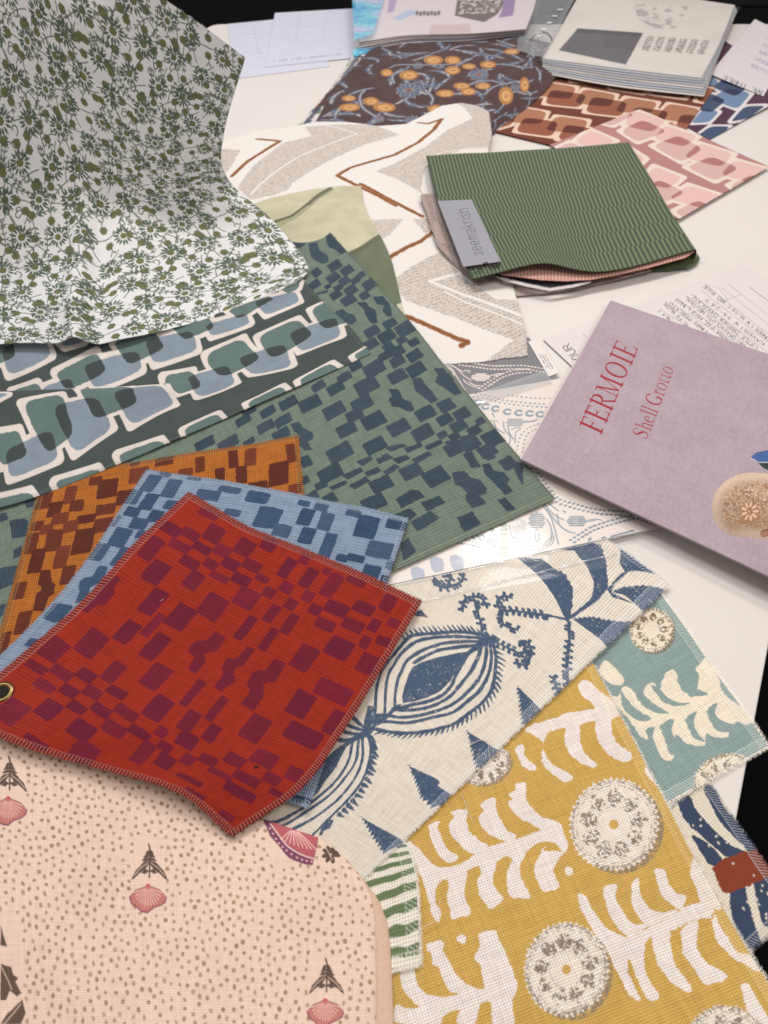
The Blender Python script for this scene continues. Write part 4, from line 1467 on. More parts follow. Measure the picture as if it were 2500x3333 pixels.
lin.ppoly(vL([(560, 490), (605, 540), (540, 535), (500, 520)]), NV, **K)
# tree shapes along the lower edge
for vv, tip, base1, base2 in ((vL, (1205, 1000), (1390, 1185), (1240, 1260)), (vL, (865, 1305), (1085, 1440), (930, 1560)),
                              (vL, (475, 1540), (680, 1640), (560, 1760)), (vL2, (885, 850), (1200, 1030), (1040, 1110)), (vL2, (1255, 455), (1590, 690), (1400, 760))):
    if vv is vL2 or tip[1] < 1500 and False:
        pass
    t_, b1, b2 = [np.array(p) for p in vv([tip, base1, base2])]
    side = []
    n = 9
    for k in range(n + 1):
        f = k / n
        p = t_ * (1 - f) + b2 * f
        d = (b2 - b1) / (np.linalg.norm(b2 - b1) + 1e-6)
        side.append(tuple(p + d * (3 + 2 * f)))
        side.append(tuple(p + (b2 - t_) * .02 - d * (6 + 3 * f)))
    lin.ppoly([tuple(t_)] + side + [tuple(b2 + (b2 - t_) * .12), tuple(b1 + (b2 - t_) * .10), tuple(b1)], NV, wob=.0008, speck=sp)
lin.overlock((214, 220, 230), dark=0, width=.0085, period=.0026, sides='R', alpha=.55, step=.9)
lin.overlock((214, 220, 230), dark=0, width=.006, period=.0028, sides='BT', alpha=.4)


o = lin.build("fabric_swatch", M_linen, lift=.0010, hairs=5000, hair_len=.0035, zfun=lambda U, Vv, s: .0006 * noise2(s.ny, s.nx, 90, 31))
tag(o, "natural linen swatch block-printed in navy with a striped eye shape and leaves", "fabric swatch", "fabric swatches spread on the table")

# ------------------------------------------------------------------ yellow and teal swatches: fern fronds and urchin discs
TRy, RBy = P(1931, 2160, .0045), P(2503, 3190, .0045)
ed = RBy - TRy
wy = np.array([-ed[1], ed[0], 0])
wy = -wy / np.linalg.norm(wy) if wy[0] > 0 else wy / np.linalg.norm(wy)
ed = ed * 1.25
WY = .37
yc = np.array([[TRy + wy * WY, TRy], [TRy + wy * WY + ed * .5, TRy + ed * .5 + np.array([-.006, 0, 0])], [TRy + wy * WY + ed, TRy + ed]])
YB, YW = (193, 156, 82), (222, 212, 206)
yel = Sheet(yc, .0006, YB, 22)


def jag(view, pts, amp=4.0, step=9.0, closed=True):
    """irregular hand-cut outline following view points"""
    p = spline(view(pts), 3, closed=True)
    p = np.vstack([p, p[:1]])
    out = []
    for a, b in zip(p[:-1], p[1:]):
        L = np.linalg.norm(b - a)
        n = max(1, int(L / step))
        nn = np.array([b[1] - a[1], a[0] - b[0]]) / (L + 1e-6)
        for k in range(n):
            out.append(a + (b - a) * k / n + nn * random.uniform(-amp, amp) * (k > 0))
    return [tuple(x) for x in out]


ky = dict(wob=.0012)
yel.ppoly(jag(vY, [(80, 1300), (195, 1345), (215, 1430), (260, 1500), (330, 1540), (420, 1545), (500, 1525), (560, 1500), (640, 1490), (680, 1490), (660, 1400), (655, 1340), (615, 1300),
                   (625, 1250), (650, 1190), (640, 1120), (760, 1090), (755, 1150), (740, 1220), (770, 1290), (830, 1380), (895, 1450), (860, 1560), (880, 1727), (740, 1727), (735, 1600), (690, 1575),
                   (640, 1600), (610, 1727), (490, 1727), (500, 1660), (520, 1635), (450, 1640), (390, 1690), (370, 1727), (80, 1727), (80, 1600), (150, 1625), (240, 1615), (160, 1540), (120, 1470), (110, 1400)], 2.2), YW, **ky)
yel.ppoly(jag(vY, [(285, 1190), (370, 1160), (405, 1190), (400, 1230), (440, 1310), (490, 1390), (560, 1460), (630, 1490), (560, 1530), (490, 1520), (440, 1500), (390, 1420), (375, 1350), (330, 1320), (320, 1250), (290, 1230)], 2.5), YW, **ky)
# the big frond above: long white trunk with fingers
trunk = [(160, 500), (230, 540), (300, 620), (380, 670), (520, 640), (650, 560), (760, 510), (870, 480), (1000, 440), (1070, 410), (1060, 360), (1180, 370), (1215, 440), (1245, 520), (1210, 570),
         (1150, 500), (1060, 495), (960, 560), (900, 570), (820, 590), (740, 640), (640, 660), (560, 690), (430, 740), (360, 790), (345, 900), (385, 960), (370, 1040), (330, 1000), (300, 880), (260, 760), (230, 690)]
yel.ppoly(jag(vY, trunk, 2.2), YW, **ky)
fing = [[(295, 385), (380, 360), (360, 400), (390, 480), (430, 550), (500, 600), (440, 640), (380, 600), (340, 530), (310, 460)],
        [(445, 300), (560, 280), (555, 340), (580, 430), (650, 490), (700, 520), (640, 580), (560, 560), (500, 500), (450, 450), (440, 380), (470, 330)],
        [(690, 215), (750, 205), (755, 260), (780, 340), (850, 430), (900, 450), (860, 500), (780, 480), (690, 430), (650, 380), (640, 320), (680, 290), (650, 250)],
        [(880, 110), (955, 100), (955, 170), (975, 240), (1050, 320), (1150, 360), (1080, 420), (1000, 380), (920, 340), (865, 290), (835, 230), (870, 210), (840, 180), (890, 150)],
        [(430, 740), (560, 690), (545, 790), (545, 880), (585, 975), (465, 1015), (450, 960), (420, 860), (440, 800)],
        [(640, 660), (760, 620), (740, 700), (745, 790), (805, 890), (715, 950), (690, 910), (640, 840), (630, 760), (660, 700)],
        [(840, 590), (960, 560), (925, 640), (925, 730), (990, 855), (950, 880), (850, 860), (825, 760), (840, 680), (870, 620)],
        [(1060, 560), (1210, 560), (1170, 630), (1145, 700), (1190, 800), (1080, 830), (1045, 780), (1015, 690), (1030, 620), (1090, 530)]]
for f_ in fing:
    yel.ppoly(jag(vY, f_, 3.0, 7), YW, **ky)
# right-hand fronds, measured in the lower right crop
fr_r = [[(520, 1250), (570, 1260), (590, 1320), (650, 1400), (720, 1470), (830, 1500), (980, 1430), (1120, 1350), (1260, 1290), (1340, 1330), (1320, 1400), (1380, 1480), (1450, 1570), (1560, 1700), (1640, 1700),
         (1640, 1640), (1500, 1600), (1420, 1560), (1330, 1400), (1200, 1410), (1050, 1480), (960, 1500), (920, 1560), (920, 1700), (960, 1780), (1010, 1850), (990, 1890), (930, 1870), (870, 1740), (830, 1640),
         (820, 1700), (860, 1800), (900, 1870), (880, 1890), (820, 1840), (760, 1720), (700, 1600), (640, 1520), (580, 1420), (530, 1330)],
        [(670, 1220), (750, 1190), (745, 1260), (790, 1360), (860, 1430), (970, 1410), (880, 1480), (820, 1500), (760, 1450), (700, 1360)],
        [(845, 1180), (880, 1150), (890, 1230), (940, 1320), (1020, 1360), (1120, 1340), (1000, 1430), (920, 1420), (850, 1330), (840, 1250)],
        [(975, 1110), (1040, 1100), (1060, 1170), (1110, 1240), (1170, 1260), (1130, 1340), (1060, 1290), (1000, 1220)],
        [(1200, 1060), (1250, 1020), (1290, 1130), (1380, 1320), (1340, 1340), (1260, 1300), (1230, 1200), (1190, 1130)],
        [(960, 1500), (1060, 1440), (1080, 1560), (1110, 1680), (1200, 1800), (1190, 1840), (1100, 1790), (1010, 1680), (980, 1590)],
        [(1140, 1470), (1240, 1400), (1230, 1540), (1280, 1650), (1400, 1720), (1400, 1760), (1280, 1790), (1220, 1690), (1150, 1590)],
        [(1330, 1360), (1400, 1480), (1500, 1620), (1640, 1640), (1640, 1720), (1480, 1650), (1380, 1560), (1330, 1460)],
        [(1490, 1800), (1540, 1790), (1570, 1850), (1650, 1980), (1680, 2050), (1560, 2000), (1510, 1880)],
        [(900, 420), (950, 430), (1000, 560), (1080, 690), (1180, 820), (1240, 960), (1200, 1000), (1110, 800), (1020, 640), (930, 540)],
        # upper frond
        [(390, 190), (450, 160), (540, 150), (620, 130), (540, 50), (520, 0), (560, -40), (640, 20), (740, 110), (760, 180), (640, 210), (560, 220), (500, 260), (420, 250), (340, 280), (200, 270), (250, 230)],
        [(140, 380), (190, 350), (200, 420), (270, 490), (240, 510), (180, 470)],
        [(230, 280), (330, 260), (310, 380), (380, 480), (490, 540), (440, 580), (380, 540), (300, 460), (310, 340)],
        [(440, 250), (530, 200), (530, 330), (560, 410), (630, 470), (600, 495), (500, 440), (440, 360)],
        [(640, 190), (720, 160), (720, 270), (760, 350), (835, 410), (830, 450), (760, 450), (690, 400), (640, 330), (620, 250)],
        [(760, 150), (860, 260), (960, 420), (900, 400), (830, 280)],
        [(0, 600), (30, 650), (130, 640), (200, 590), (205, 640), (225, 740), (300, 800), (400, 825), (440, 910), (460, 980), (400, 1000), (400, 930), (300, 920), (380, 930), (200, 1010), (130, 1010), (0, 1000)],
        [(135, 600), (205, 590), (220, 720), (300, 790), (400, 820), (300, 870), (230, 850), (160, 800), (100, 700)],
        [(110, 1020), (290, 930), (380, 940), (440, 1000), (390, 1100), (415, 1200), (320, 1230), (270, 1150), (270, 1050), (200, 1090), (190, 1200), (235, 1250), (130, 1275), (80, 1160)],
        [(0, 1480), (60, 1560), (150, 1790), (110, 1900), (110, 2028), (0, 2028)]]
for k, f_ in enumerate(fr_r):
    if k in (16, 17, 18):
        continue
    yel.ppoly(jag(vZ6, f_, 3.0, 7), YW, **ky)
# cotton-white specks
for vv, x, y in ((vY, 1250, 695), (vY, 530, 1160), (vZ6, 465, 1115)):
    c = yel.inv(vv([(x, y)]))[0]
    for _ in range(5):
        yel.blob(c[0] + random.uniform(-4, 4), c[1] + random.uniform(-4, 4), .0022, YW)


def urchin(s, view, cx, cy, rx, ry, ang=0, base=(222, 212, 200), mark=(128, 116, 102), core=None, shade_side=(.7, .6)):
    out = []
    n = 46
    for k in range(n * 2):
        t = math.pi * k / n
        r = 1.0 + (.045 if k % 2 else -.03) + random.uniform(-.015, .015)
        x, y = rx * r * math.cos(t), ry * r * math.sin(t)
        out.append((cx + x * math.cos(ang) - y * math.sin(ang), cy + x * math.sin(ang) + y * math.cos(ang)))
    # printed half-ring below right
    off = [(x + rx * .13, y + ry * .10) for x, y in ell(cx, cy, rx * 1.0, ry * 1.0, ang, 40)]
    s.ppoly(view(off), mark, alpha=.85, speck=np.clip(noise2(s.ny, s.nx, 3, 44) * .9 + .85, 0, 1))
    s.ppoly(view(out), base, wob=.0006)
    nz_ = np.clip(noise2(s.ny, s.nx, 2.2, 45) * 2.2 + .5, 0, 1)
    nz2 = np.clip(noise2(s.ny, s.nx, 2.6, 46) * 2.0 + .35 + .5 * noise2(s.ny, s.nx, 30, 47), 0, 1)
    # rim of dashes
    for r0, wd_, a in ((.95, .0030, .8), (.86, .0016, .5)):
        p = view(ell(cx, cy, rx * r0, ry * r0, ang, 60))
        s.pstroke(p + p[:1], mark, wd_, alpha=a, speck=nz_)
    for k in range(60):
        t = 2 * math.pi * k / 60
        a = (cx + rx * .84 * math.cos(t + ang), cy + ry * .84 * math.sin(t + ang))
        b = (cx + rx * .93 * math.cos(t + ang), cy + ry * .93 * math.sin(t + ang))
        s.pstroke(view([a, b]), mark, .0007, alpha=.45, speck=nz_)
    # mottled marks between the lobes
    for k in range(9):
        t = 2 * math.pi * (k + .5) / 9 + ang
        c = (cx + rx * .60 * math.cos(t), cy + ry * .60 * math.sin(t))
        s.ppoly(view(ell(c[0], c[1], rx * .22, ry * .16, t, 10)), mark, alpha=.95, speck=nz2, wob=.001)
        s.ppoly(view(ell(c[0], c[1], rx * .08, ry * .21, t, 10)), mark, alpha=.8, speck=nz_, wob=.001)
    p = view(ell(cx, cy, rx * .40, ry * .40, ang, 30))
    s.pstroke(p + p[:1], mark, .0012, alpha=.5, speck=nz_)
    if core is not None:
        s.ppoly(view(ell(cx, cy, rx * .11, ry * .11, 0, 10)), core, wob=.0006)


urchin(yel, vZ6, 735, 830, 262, 272, .2, core=YB)
urchin(yel, vZ6, 448, 1700, 250, 278, .1, core=YB)
urchin(yel, vZ6, 1400, 2160, 240, 240, 0, core=YB)
urchin(yel, vZ6, -30, 480, 150, 105, -.5)
yel.overlock((236, 214, 160), dark=0, width=.0085, period=.0028, sides='R', alpha=.55, step=.8)


def yz(U, Vv, s):
    return .0010 * np.sin(Vv * 19 + U * 5) + .0008 * noise2(s.ny, s.nx, 110, 61)


o = yel.build("fabric_swatch", M_linen, curl=.0018, cs='R', lift=-.0002, hairs=5000, hair_len=.004, hair_col=(230, 222, 210), zfun=yz)
tag(o, "mustard yellow linen swatch with white fern fronds and mottled urchin discs", "fabric swatch", "fabric swatches spread on the table")

TRt, BRt = P(2148, 1932, .0025), P(2500, 2425, .0030)
et = BRt - TRt
bt = P(2191, 2600, .0025) - BRt
bt /= np.linalg.norm(bt)
bt = bt * .40
TB, TW = (132, 152, 148), (226, 214, 194)
tea = Sheet(np.array([[TRt + bt, TRt], [BRt + bt, BRt]]), .0007, TB, 23)
tea.ppoly(jag(vZ3, [(680, 1560), (760, 1620), (800, 1680), (770, 1710), (700, 1690), (640, 1620)], 3, 7), TW, wob=.001)
tea.ppoly(jag(vZ6, [(680, 40), (760, 60), (790, 0), (830, 5), (900, 60), (925, 0), (975, -30), (1010, 20), (1040, -75), (1100, -100), (1130, -20), (1210, 60), (1250, -60), (1230, -110), (1290, -170), (1340, -180), (1420, -60),
                    (1560, 140), (1590, 190), (1530, 230), (1470, 210), (1430, 270), (1420, 305), (1340, 300), (1290, 280), (1280, 350), (1190, 345), (1130, 300), (1105, 300), (1095, 430), (1030, 430), (970, 330), (900, 300), (830, 200), (760, 120)], 2.5, 7), TW, wob=.001)
for q in ([(775, 20), (815, 70), (880, 140), (965, 185), (900, 205), (830, 170), (785, 110)], [(850, -10), (905, 20), (960, 90), (1065, 150), (1050, 162), (960, 145), (880, 80)],
          [(960, -10), (1010, 10), (1060, 60), (1130, 95), (1195, 95), (1110, 115), (1020, 80)], [(1110, -40), (1160, -20), (1300, 40), (1240, 55), (1160, 30)],
          [(1005, 240), (1060, 200), (1100, 195), (1085, 260), (1110, 330), (1105, 400), (1070, 400), (1040, 300)], [(1165, 200), (1235, 145), (1220, 220), (1245, 285), (1285, 330), (1210, 300)],
          [(1290, 150), (1355, 95), (1345, 160), (1390, 205), (1480, 240), (1410, 275), (1330, 240)], [(925, 260), (985, 240), (970, 300), (1000, 380), (950, 360)],
          [(1360, -60), (1420, 20), (1520, 110), (1530, 140), (1440, 90), (1380, 20)]):
    tea.ppoly(jag(vZ6, q, 2.0, 7), TB, wob=.001)
urchin(tea, vZ3, 960, 1380, 130, 130, .3, base=TW, mark=(122, 100, 76))
urchin(tea, vZ6, 1400, 560, 190, 150, -.4, base=TW, mark=(128, 110, 92))
tea.overlock((222, 226, 218), dark=0, width=.0085, period=.0028, sides='RB', alpha=.55, step=.8)
o = tea.build("fabric_swatch", M_linen, curl=.0022, cs='RB', lift=-.0016, hairs=4500, hair_len=.005, hair_col=(232, 226, 214), zfun=lambda U, Vv, s: .0006 * noise2(s.ny, s.nx, 90, 62))
tag(o, "pale teal linen swatch with cream fern fronds, beneath the yellow one's right edge", "fabric swatch", "fabric swatches spread on the table")

# navy and rust swatch
TRn, BRn = P(2304, 2545, .001), P(2590, 2960, .001)
en = BRn - TRn
wn = P(2452, 3085, .001) - BRn
wn /= np.linalg.norm(wn)
nv = Sheet(np.array([[TRn + wn * .24, TRn], [TRn + wn * .24 + en, BRn]]), .0007, (214, 204, 186), 24)
NB = (52, 64, 88)
for q in ([(1100, 680), (1190, 660), (1230, 740), (1330, 860), (1450, 960), (1560, 1010), (1480, 1050), (1380, 1000), (1260, 900), (1160, 800)],
          [(1270, 620), (1330, 600), (1400, 730), (1520, 860), (1680, 1050), (1640, 1090), (1500, 950), (1360, 800)],
          [(1200, 900), (1280, 930), (1380, 1030), (1370, 1080), (1290, 1060)],
          [(1430, 1220), (1520, 1190), (1540, 1300), (1600, 1480), (1620, 1540), (1540, 1570), (1460, 1440), (1430, 1330)],
          [(1570, 1180), (1640, 1130), (1720, 1250), (1720, 1420), (1640, 1440), (1600, 1340)]):
    nv.ppoly(jag(vZ6, q, 2.5, 8), NB, wob=.001)
nv.ppoly(jag(vZ6, [(1320, 1090), (1520, 990), (1640, 1000), (1700, 1100), (1580, 1180), (1410, 1245), (1360, 1180)], 3, 8), (128, 56, 30), wob=.001)
for _ in range(46):
    x, y = random.uniform(1120, 1700), random.uniform(640, 1560)
    c = nv.inv(vZ6([(x, y)]))[0]
    nv.blob(c[0], c[1], random.uniform(.0007, .0016), (206, 200, 190), ry=.0009, ang=random.random() * 3)
nv.overlock((200, 204, 212), dark=.1, width=.0075, period=.0028, sides='RB', alpha=.55, step=.8)
o = nv.build("fabric_swatch", M_canvas, hairs=2500, hair_len=.0035)
tag(o, "cream swatch with broad navy strokes and a rust block, beneath the teal one", "fabric swatch", "fabric swatches spread on the table")

# green stripes
sc = coons([(1120, 2746, .0056), (1322, 2746, .0056)], [(1322, 2746, .0056), (1352, 2860, .0065), (1367, 3138, .006)],
           [(1120, 3190, .006), (1367, 3138, .006)], [(1120, 2746, .0056), (1120, 2950, .006), (1120, 3190, .006)])
st = Sheet(sc, .0006, (220, 212, 200), 25)
yy = np.arange(st.ny)[:, None] * st.res + .0012 * noise2(st.ny, st.nx, 14, 71) - np.arange(st.nx)[None] * st.res * .04
per = np.linalg.norm(P(1360, 2900) - P(1360, 2951))
ph = (yy / per + .35) % 1
cov = (np.clip((.25 - np.abs(ph - .5)) * 14 + .5, 0, 1))[..., None]
st.col = st.col * (1 - cov) + srgb((98, 116, 82)) * cov
st.overlock((214, 218, 206), dark=0, width=.010, period=.0030, sides='R', alpha=.5, step=.7)
st.overlock((228, 226, 214), dark=0, width=.008, period=.0034, sides='B', alpha=.6, step=.2)
o = st.build("fabric_swatch", M_canvas, curl=.0015, cs='RB', lift=.0002, hairs=2500, hair_len=.004, hair_col=(226, 222, 212))
tag(o, "narrow swatch with green and white stripes between the peach board and the yellow swatch", "fabric swatch", "fabric swatches spread on the table")

# ------------------------------------------------------------------ peach fabric-covered board
zb = .020
pch = Sheet(quad((-330, 2230, zb), (1262, 2330, zb), (1232, 3480, zb), (-330, 3480, zb)), .00058, (226, 198, 181), 26)
outl = [(-400, 2215), (0, 2352), (300, 2455), (600, 2560), (854, 2658), (939, 2687), (1029, 2717), (1075, 2745), (1113, 2779), (1156, 2827), (1186, 2868),
        (1208, 2912), (1220, 2972), (1224, 3080), (1226, 3600), (-400, 3600)]
DOT = (150, 120, 84)
shells = [(482, 2924, 1.0), (28, 2640, 1.0), (1059, 3297, 1.0)]
avoid = [(482, 2850, 62, 130), (28, 2580, 62, 120), (1059, 3220, 62, 130), (930, 2745, 70, 70), (1077, 2785, 42, 45), (20, 3150, 60, 200)]
Yp = 2370.0
pitch_px = 27.0
pts_ = []
r_ = np.random.default_rng(4)
tries = 0
grid_ = {}
while tries < 26000:
    tries += 1
    x, y = r_.uniform(-40, 1240), r_.uniform(2330, 3360)
    mind = 19.5 * (1 + (y - 2400) / 900 * .28)
    g_ = (int(x // 32), int(y // 32))
    ok = True
    for a_ in (-1, 0, 1):
        for b_ in (-1, 0, 1):
            for (u_, v_) in grid_.get((g_[0] + a_, g_[1] + b_), ()):
                if (u_ - x) ** 2 + (v_ - y) ** 2 < mind ** 2:
                    ok = False
    if not ok:
        continue
    if any(((x - a_) / w_) ** 2 + ((y - b_) / h_) ** 2 < 1 for a_, b_, w_, h_ in avoid):
        continue
    grid_.setdefault(g_, []).append((x, y))
    pts_.append((x, y))
cp = pch.inv(pts_)
for (x, y), c in zip(pts_, cp):
    pch.blob(c[0], c[1], random.uniform(.0012, .0019), DOT, ry=random.uniform(.0013, .0022), ang=random.uniform(-.6, .6), alpha=random.uniform(.65, .95))


def shell(s, x, y, k=1.0):
    pink = (188, 120, 112)
    loc = lambda q: [(x + a * k, y + b * k) for a, b in q]
    s.ppoly(loc([(-62, -4), (-40, -28), (0, -44), (40, -28), (62, -4), (58, 14), (40, 26), (22, 32), (0, 50), (-22, 46), (-38, 30), (-54, 22)]), (140, 78, 96), wob=.0005)
    s.ppoly(loc([(-58, -6), (-38, -26), (0, -42), (38, -26), (58, -6), (54, 10), (38, 22), (20, 27), (-2, 44), (-22, 40), (-36, 26), (-50, 16)]), pink, wob=.0005)
    for t in np.linspace(-1.25, 1.25, 13):
        s.pstroke(loc([(math.sin(t) * 10, -34 + math.cos(t) * 6), (math.sin(t) * 47, -38 + math.cos(t) * 62)]), (228, 186, 172), [.0003, .0009])
    s.ppoly(loc(ell(0, -43, 7, 5)), (196, 84, 84))


def sprig(s, x, y, k=1.0, col=(92, 76, 70)):
    loc = lambda q: [(x + a * k, y + b * k) for a, b in q]
    s.pstroke(loc([(-3, -62), (3, -40), (1, 0), (0, 48)]), col, .0016)
    for sg in (-1, 1):
        for yy_, ln_ in ((-42, 14), (-30, 21), (-18, 27), (-6, 30)):
            s.ppoly(loc([(0, yy_), (sg * ln_ * .6, yy_ + 1), (sg * ln_, yy_ + 12), (sg * ln_ * .5, yy_ + 13), (0, yy_ + 10)]), col, wob=.0005)
        s.ppoly(loc([(sg * 4, -6), (sg * 26, 4), (sg * 48, 26), (sg * 60, 56), (sg * 52, 54), (sg * 34, 36), (sg * 14, 22), (sg * 4, 6)]), col, wob=.0005)
        s.pstroke(loc([(sg * 6, 0), (sg * 30, 18), (sg * 50, 42)]), (206, 178, 158), .0007)
        s.ppoly(loc([(0, 26), (sg * 14, 20), (sg * 28, 34), (sg * 14, 38)]), col, wob=.0005)


for x, y, k in shells:
    shell(pch, x, y, k)
    sprig(pch, x + 4, y - 116 * k, k * .98)
# large shell half, and leaves
pch.ppoly(vZ5([(80, 520), (150, 560), (260, 600), (390, 640), (385, 700), (360, 800), (300, 790), (230, 760), (180, 700), (130, 640)]), (122, 70, 94), wob=.0006)
pch.ppoly(vZ5([(120, 540), (260, 595), (390, 640), (380, 690), (365, 760), (300, 735), (240, 700), (190, 650)]), (178, 92, 100), wob=.0006)
for t in np.linspace(0, 1, 9):
    a_, b_ = (200 + 30 * t, 615 + 15 * t), (215 + 170 * t, 690 + 70 * t)
    pch.pstroke(vZ5([(240 + 40 * t, 610), (190 + 190 * t, 660 + 95 * t - 40 * t * t)]), (226, 176, 170), .0010)
pch.pstroke(vZ5([(130, 570), (180, 640), (230, 700), (300, 742), (365, 765)]), (232, 196, 184), .0012, smooth=5)
for k in range(11):
    f = k / 10
    p = spline([(130, 600), (170, 670), (220, 720), (290, 765), (355, 780)], 10)[int(f * 40)]
    c = pch.inv(vZ5([tuple(p)]))[0]
    pch.blob(c[0], c[1], .0009, (226, 176, 180))
for cx1, cy1, k in ((1077, 2779, 1.0),):
    for a_ in (-2.6, -2.0, -1.2, -.5, .1, 1.3, 2.1, 2.9):
        pch.ppoly(ell(cx1 + 17 * math.cos(a_), cy1 + 17 * math.sin(a_), 15, 8, a_, 12), (92, 74, 68), wob=.0005)
    pch.pstroke([(cx1 - 18, cy1 - 26), (cx1 + 4, cy1 + 18)], (206, 176, 158), .0008)
for q in ([(0, 1120), (35, 1240), (0, 1230)], [(0, 1330), (60, 1350), (70, 1390), (95, 1410), (80, 1430), (115, 1490), (90, 1510), (50, 1480), (30, 1530), (0, 1530)],
          [(118, 1528), (137, 1600), (110, 1659), (0, 1659), (40, 1600)]):
    pch.ppoly(vZ4(q), (96, 78, 68), wob=.0006)
pch.pstroke(vZ4([(0, 1340), (40, 1420), (60, 1470)]), (206, 178, 158), .0008)
pch.pstroke(vZ4([(20, 1659), (70, 1600), (110, 1550)]), (206, 178, 158), .0008)
pch.mottle(.035, .06)
broot = thing("fabric_board", "peach linen-covered board printed with small dots, sprigs and scallop shells", "fabric board", P(600, 2900, 0))


def pz(U, Vv, s):
    X, Y = np.meshgrid(np.arange(s.nx, dtype=float), np.arange(s.ny, dtype=float))
    sd = -sdpoly(s.inv(outl), X, Y) * s.res
    e = np.clip(1 - sd / .009, 0, 1)
    return -.0035 * e ** 2 + .0016 * noise2(s.ny, s.nx, 210, 64) + .0005 * noise2(s.ny, s.nx, 60, 65)


o1 = pch.build("cover_cloth", M_peach, clip=outl, zfun=pz, thick=.002)
# rounded side of the board
o2o = spline([(700, 2620), (854, 2664), (1029, 2725), (1113, 2789), (1186, 2880), (1216, 2930), (1226, 3080), (1228, 3600)], 8)
out2 = spline([(700, 2630), (858, 2672), (1036, 2733), (1124, 2795), (1200, 2886), (1245, 2960), (1272, 3100), (1290, 3600)], 8)
lay = []
for z_, t_ in ((zb - .0036, 0), (zb - .0055, .35), (zb - .010, .75), (.0085, 1.0), (.0068, 1.0)):
    lay.append([P(a[0] * (1 - t_) + b[0] * t_, a[1] * (1 - t_) + b[1] * t_, z_) for a, b in zip(o2o, out2)])
# keep the true plan shape: take x,y of the outline at its own height
lay = []
base_o = [P(a[0] - 9, a[1] + 6, zb - .0046) for a in o2o]
base_i = [P(b[0], b[1], .0068) for b in out2]
for t_ in np.linspace(0, 1, 9):
    z_ = (zb - .0046) * (1 - t_) + .0068 * t_
    s_ = math.sin(t_ * math.pi / 2)
    lay.append([np.array([a[0] * (1 - s_) + b[0] * s_, a[1] * (1 - s_) + b[1] * s_, z_]) for a, b in zip(base_o, base_i)])
vv_, ff_ = [], []
nL = len(o2o)
for l_ in lay:
    vv_ += l_
for i in range(len(lay) - 1):
    for j in range(nL - 1):
        ff_.append((i * nL + j, i * nL + j + 1, (i + 1) * nL + j + 1, (i + 1) * nL + j))
side_m = solid("peach_lining", (216, 184, 162), rough=.8, nscale=420, var=.07, bump=.35, bdist=.0006, spec=.2)
o3 = mesh("side_lining", vv_, ff_, side_m, smooth=True)
adopt(broot, o1, o3)
# ------------------------------------------------------------------ dotted paper in a clear pocket
WPc = quad((1330, 1318, .0085), (1975, 1205, .0085), (2163, 1713, .0085), (1000, 1960, .0085))
wp = Sheet(WPc, .0007, (222, 210, 202), 31)
GB = (120, 134, 144)


def dots(s, path, step, r, col, rows=2, gap=13, vv=v5, ry=None, alpha=1.0):
    q = spline(vv(path), 10)
    cum_ = np.r_[0, np.cumsum(np.hypot(*np.diff(q, axis=0).T))]
    P_ = []
    for t in np.arange(0, cum_[-1], step):
        x, y = np.interp(t, cum_, q[:, 0]), np.interp(t, cum_, q[:, 1])
        x2, y2 = np.interp(t + 3, cum_, q[:, 0]), np.interp(t + 3, cum_, q[:, 1])
        d = np.array([x2 - x, y2 - y])
        d /= np.linalg.norm(d) + 1e-6
        for k in range(rows):
            o_ = (k - (rows - 1) / 2) * gap
            P_.append((x - d[1] * o_ + d[0] * (step / 2 if k % 2 else 0), y + d[0] * o_ + d[1] * (step / 2 if k % 2 else 0)))
    c = s.inv(P_)
    for x, y in c:
        s.blob(x, y, r * random.uniform(.85, 1.1), col, ry=(ry or r * .8), alpha=alpha, wob=.0005)


dots(wp, [(955, 190), (1010, 240), (1120, 275), (1250, 305), (1380, 315), (1500, 340), (1600, 375)], 15, .0023, GB)
dots(wp, [(1090, 485), (1150, 445), (1220, 405), (1310, 375), (1400, 350), (1500, 330)], 15, .0023, GB)
dots(wp, [(850, 30), (900, 110), (960, 190)], 15, .0020, GB)
dots(wp, [(400, 480), (470, 490), (540, 510), (600, 540), (640, 575)], 10, .0016, GB)
for cx1, cy1, rx_, ry_ in ((1120, 362, 55, 38), (880, 360, 50, 55), (770, 395, 45, 50)):
    for k in range(-4, 5):
        for l in range(-4, 5):
            x, y = cx1 + k * 17 + (l % 2) * 8, cy1 + l * 13
            if ((x - cx1) / rx_) ** 2 + ((y - cy1) / ry_) ** 2 < 1:
                c = wp.inv(v5([(x, y)]))[0]
                wp.blob(c[0], c[1], .0022, GB, ry=.0015, wob=.0004, alpha=.9 if cx1 != 770 else .5)
for k, y in enumerate((387, 412, 440, 468, 497, 525, 552, 578)):
    wp.ppoly(v5(ell(682 + (k % 2) * 2, y, 27, 12.5)), (146, 154, 138), wob=.0005)
for L_ in ([(905, 255), (960, 330), (985, 400), (1010, 500)], [(925, 260), (980, 320), (1040, 355)], [(940, 290), (1000, 370), (1060, 420), (1110, 435)],
           [(950, 255), (1010, 300)], [(1000, 320), (1020, 390), (1080, 430)], [(870, 430), (875, 480), (890, 480), (895, 435)], [(975, 430), (960, 490), (900, 520), (840, 540)],
           [(985, 450), (970, 500), (890, 540)], [(940, 350), (965, 400), (965, 460), (920, 500)], [(735, 450), (800, 500), (880, 515)], [(1190, 355), (1230, 350), (1270, 356)],
           [(1170, 365), (1230, 358)], [(1035, 300), (1050, 305), (1045, 315)], [(620, 440), (600, 400), (630, 420)], [(715, 385), (725, 440), (745, 475)]):
    wp.pstroke(v5(L_), GB, .0016, smooth=5)
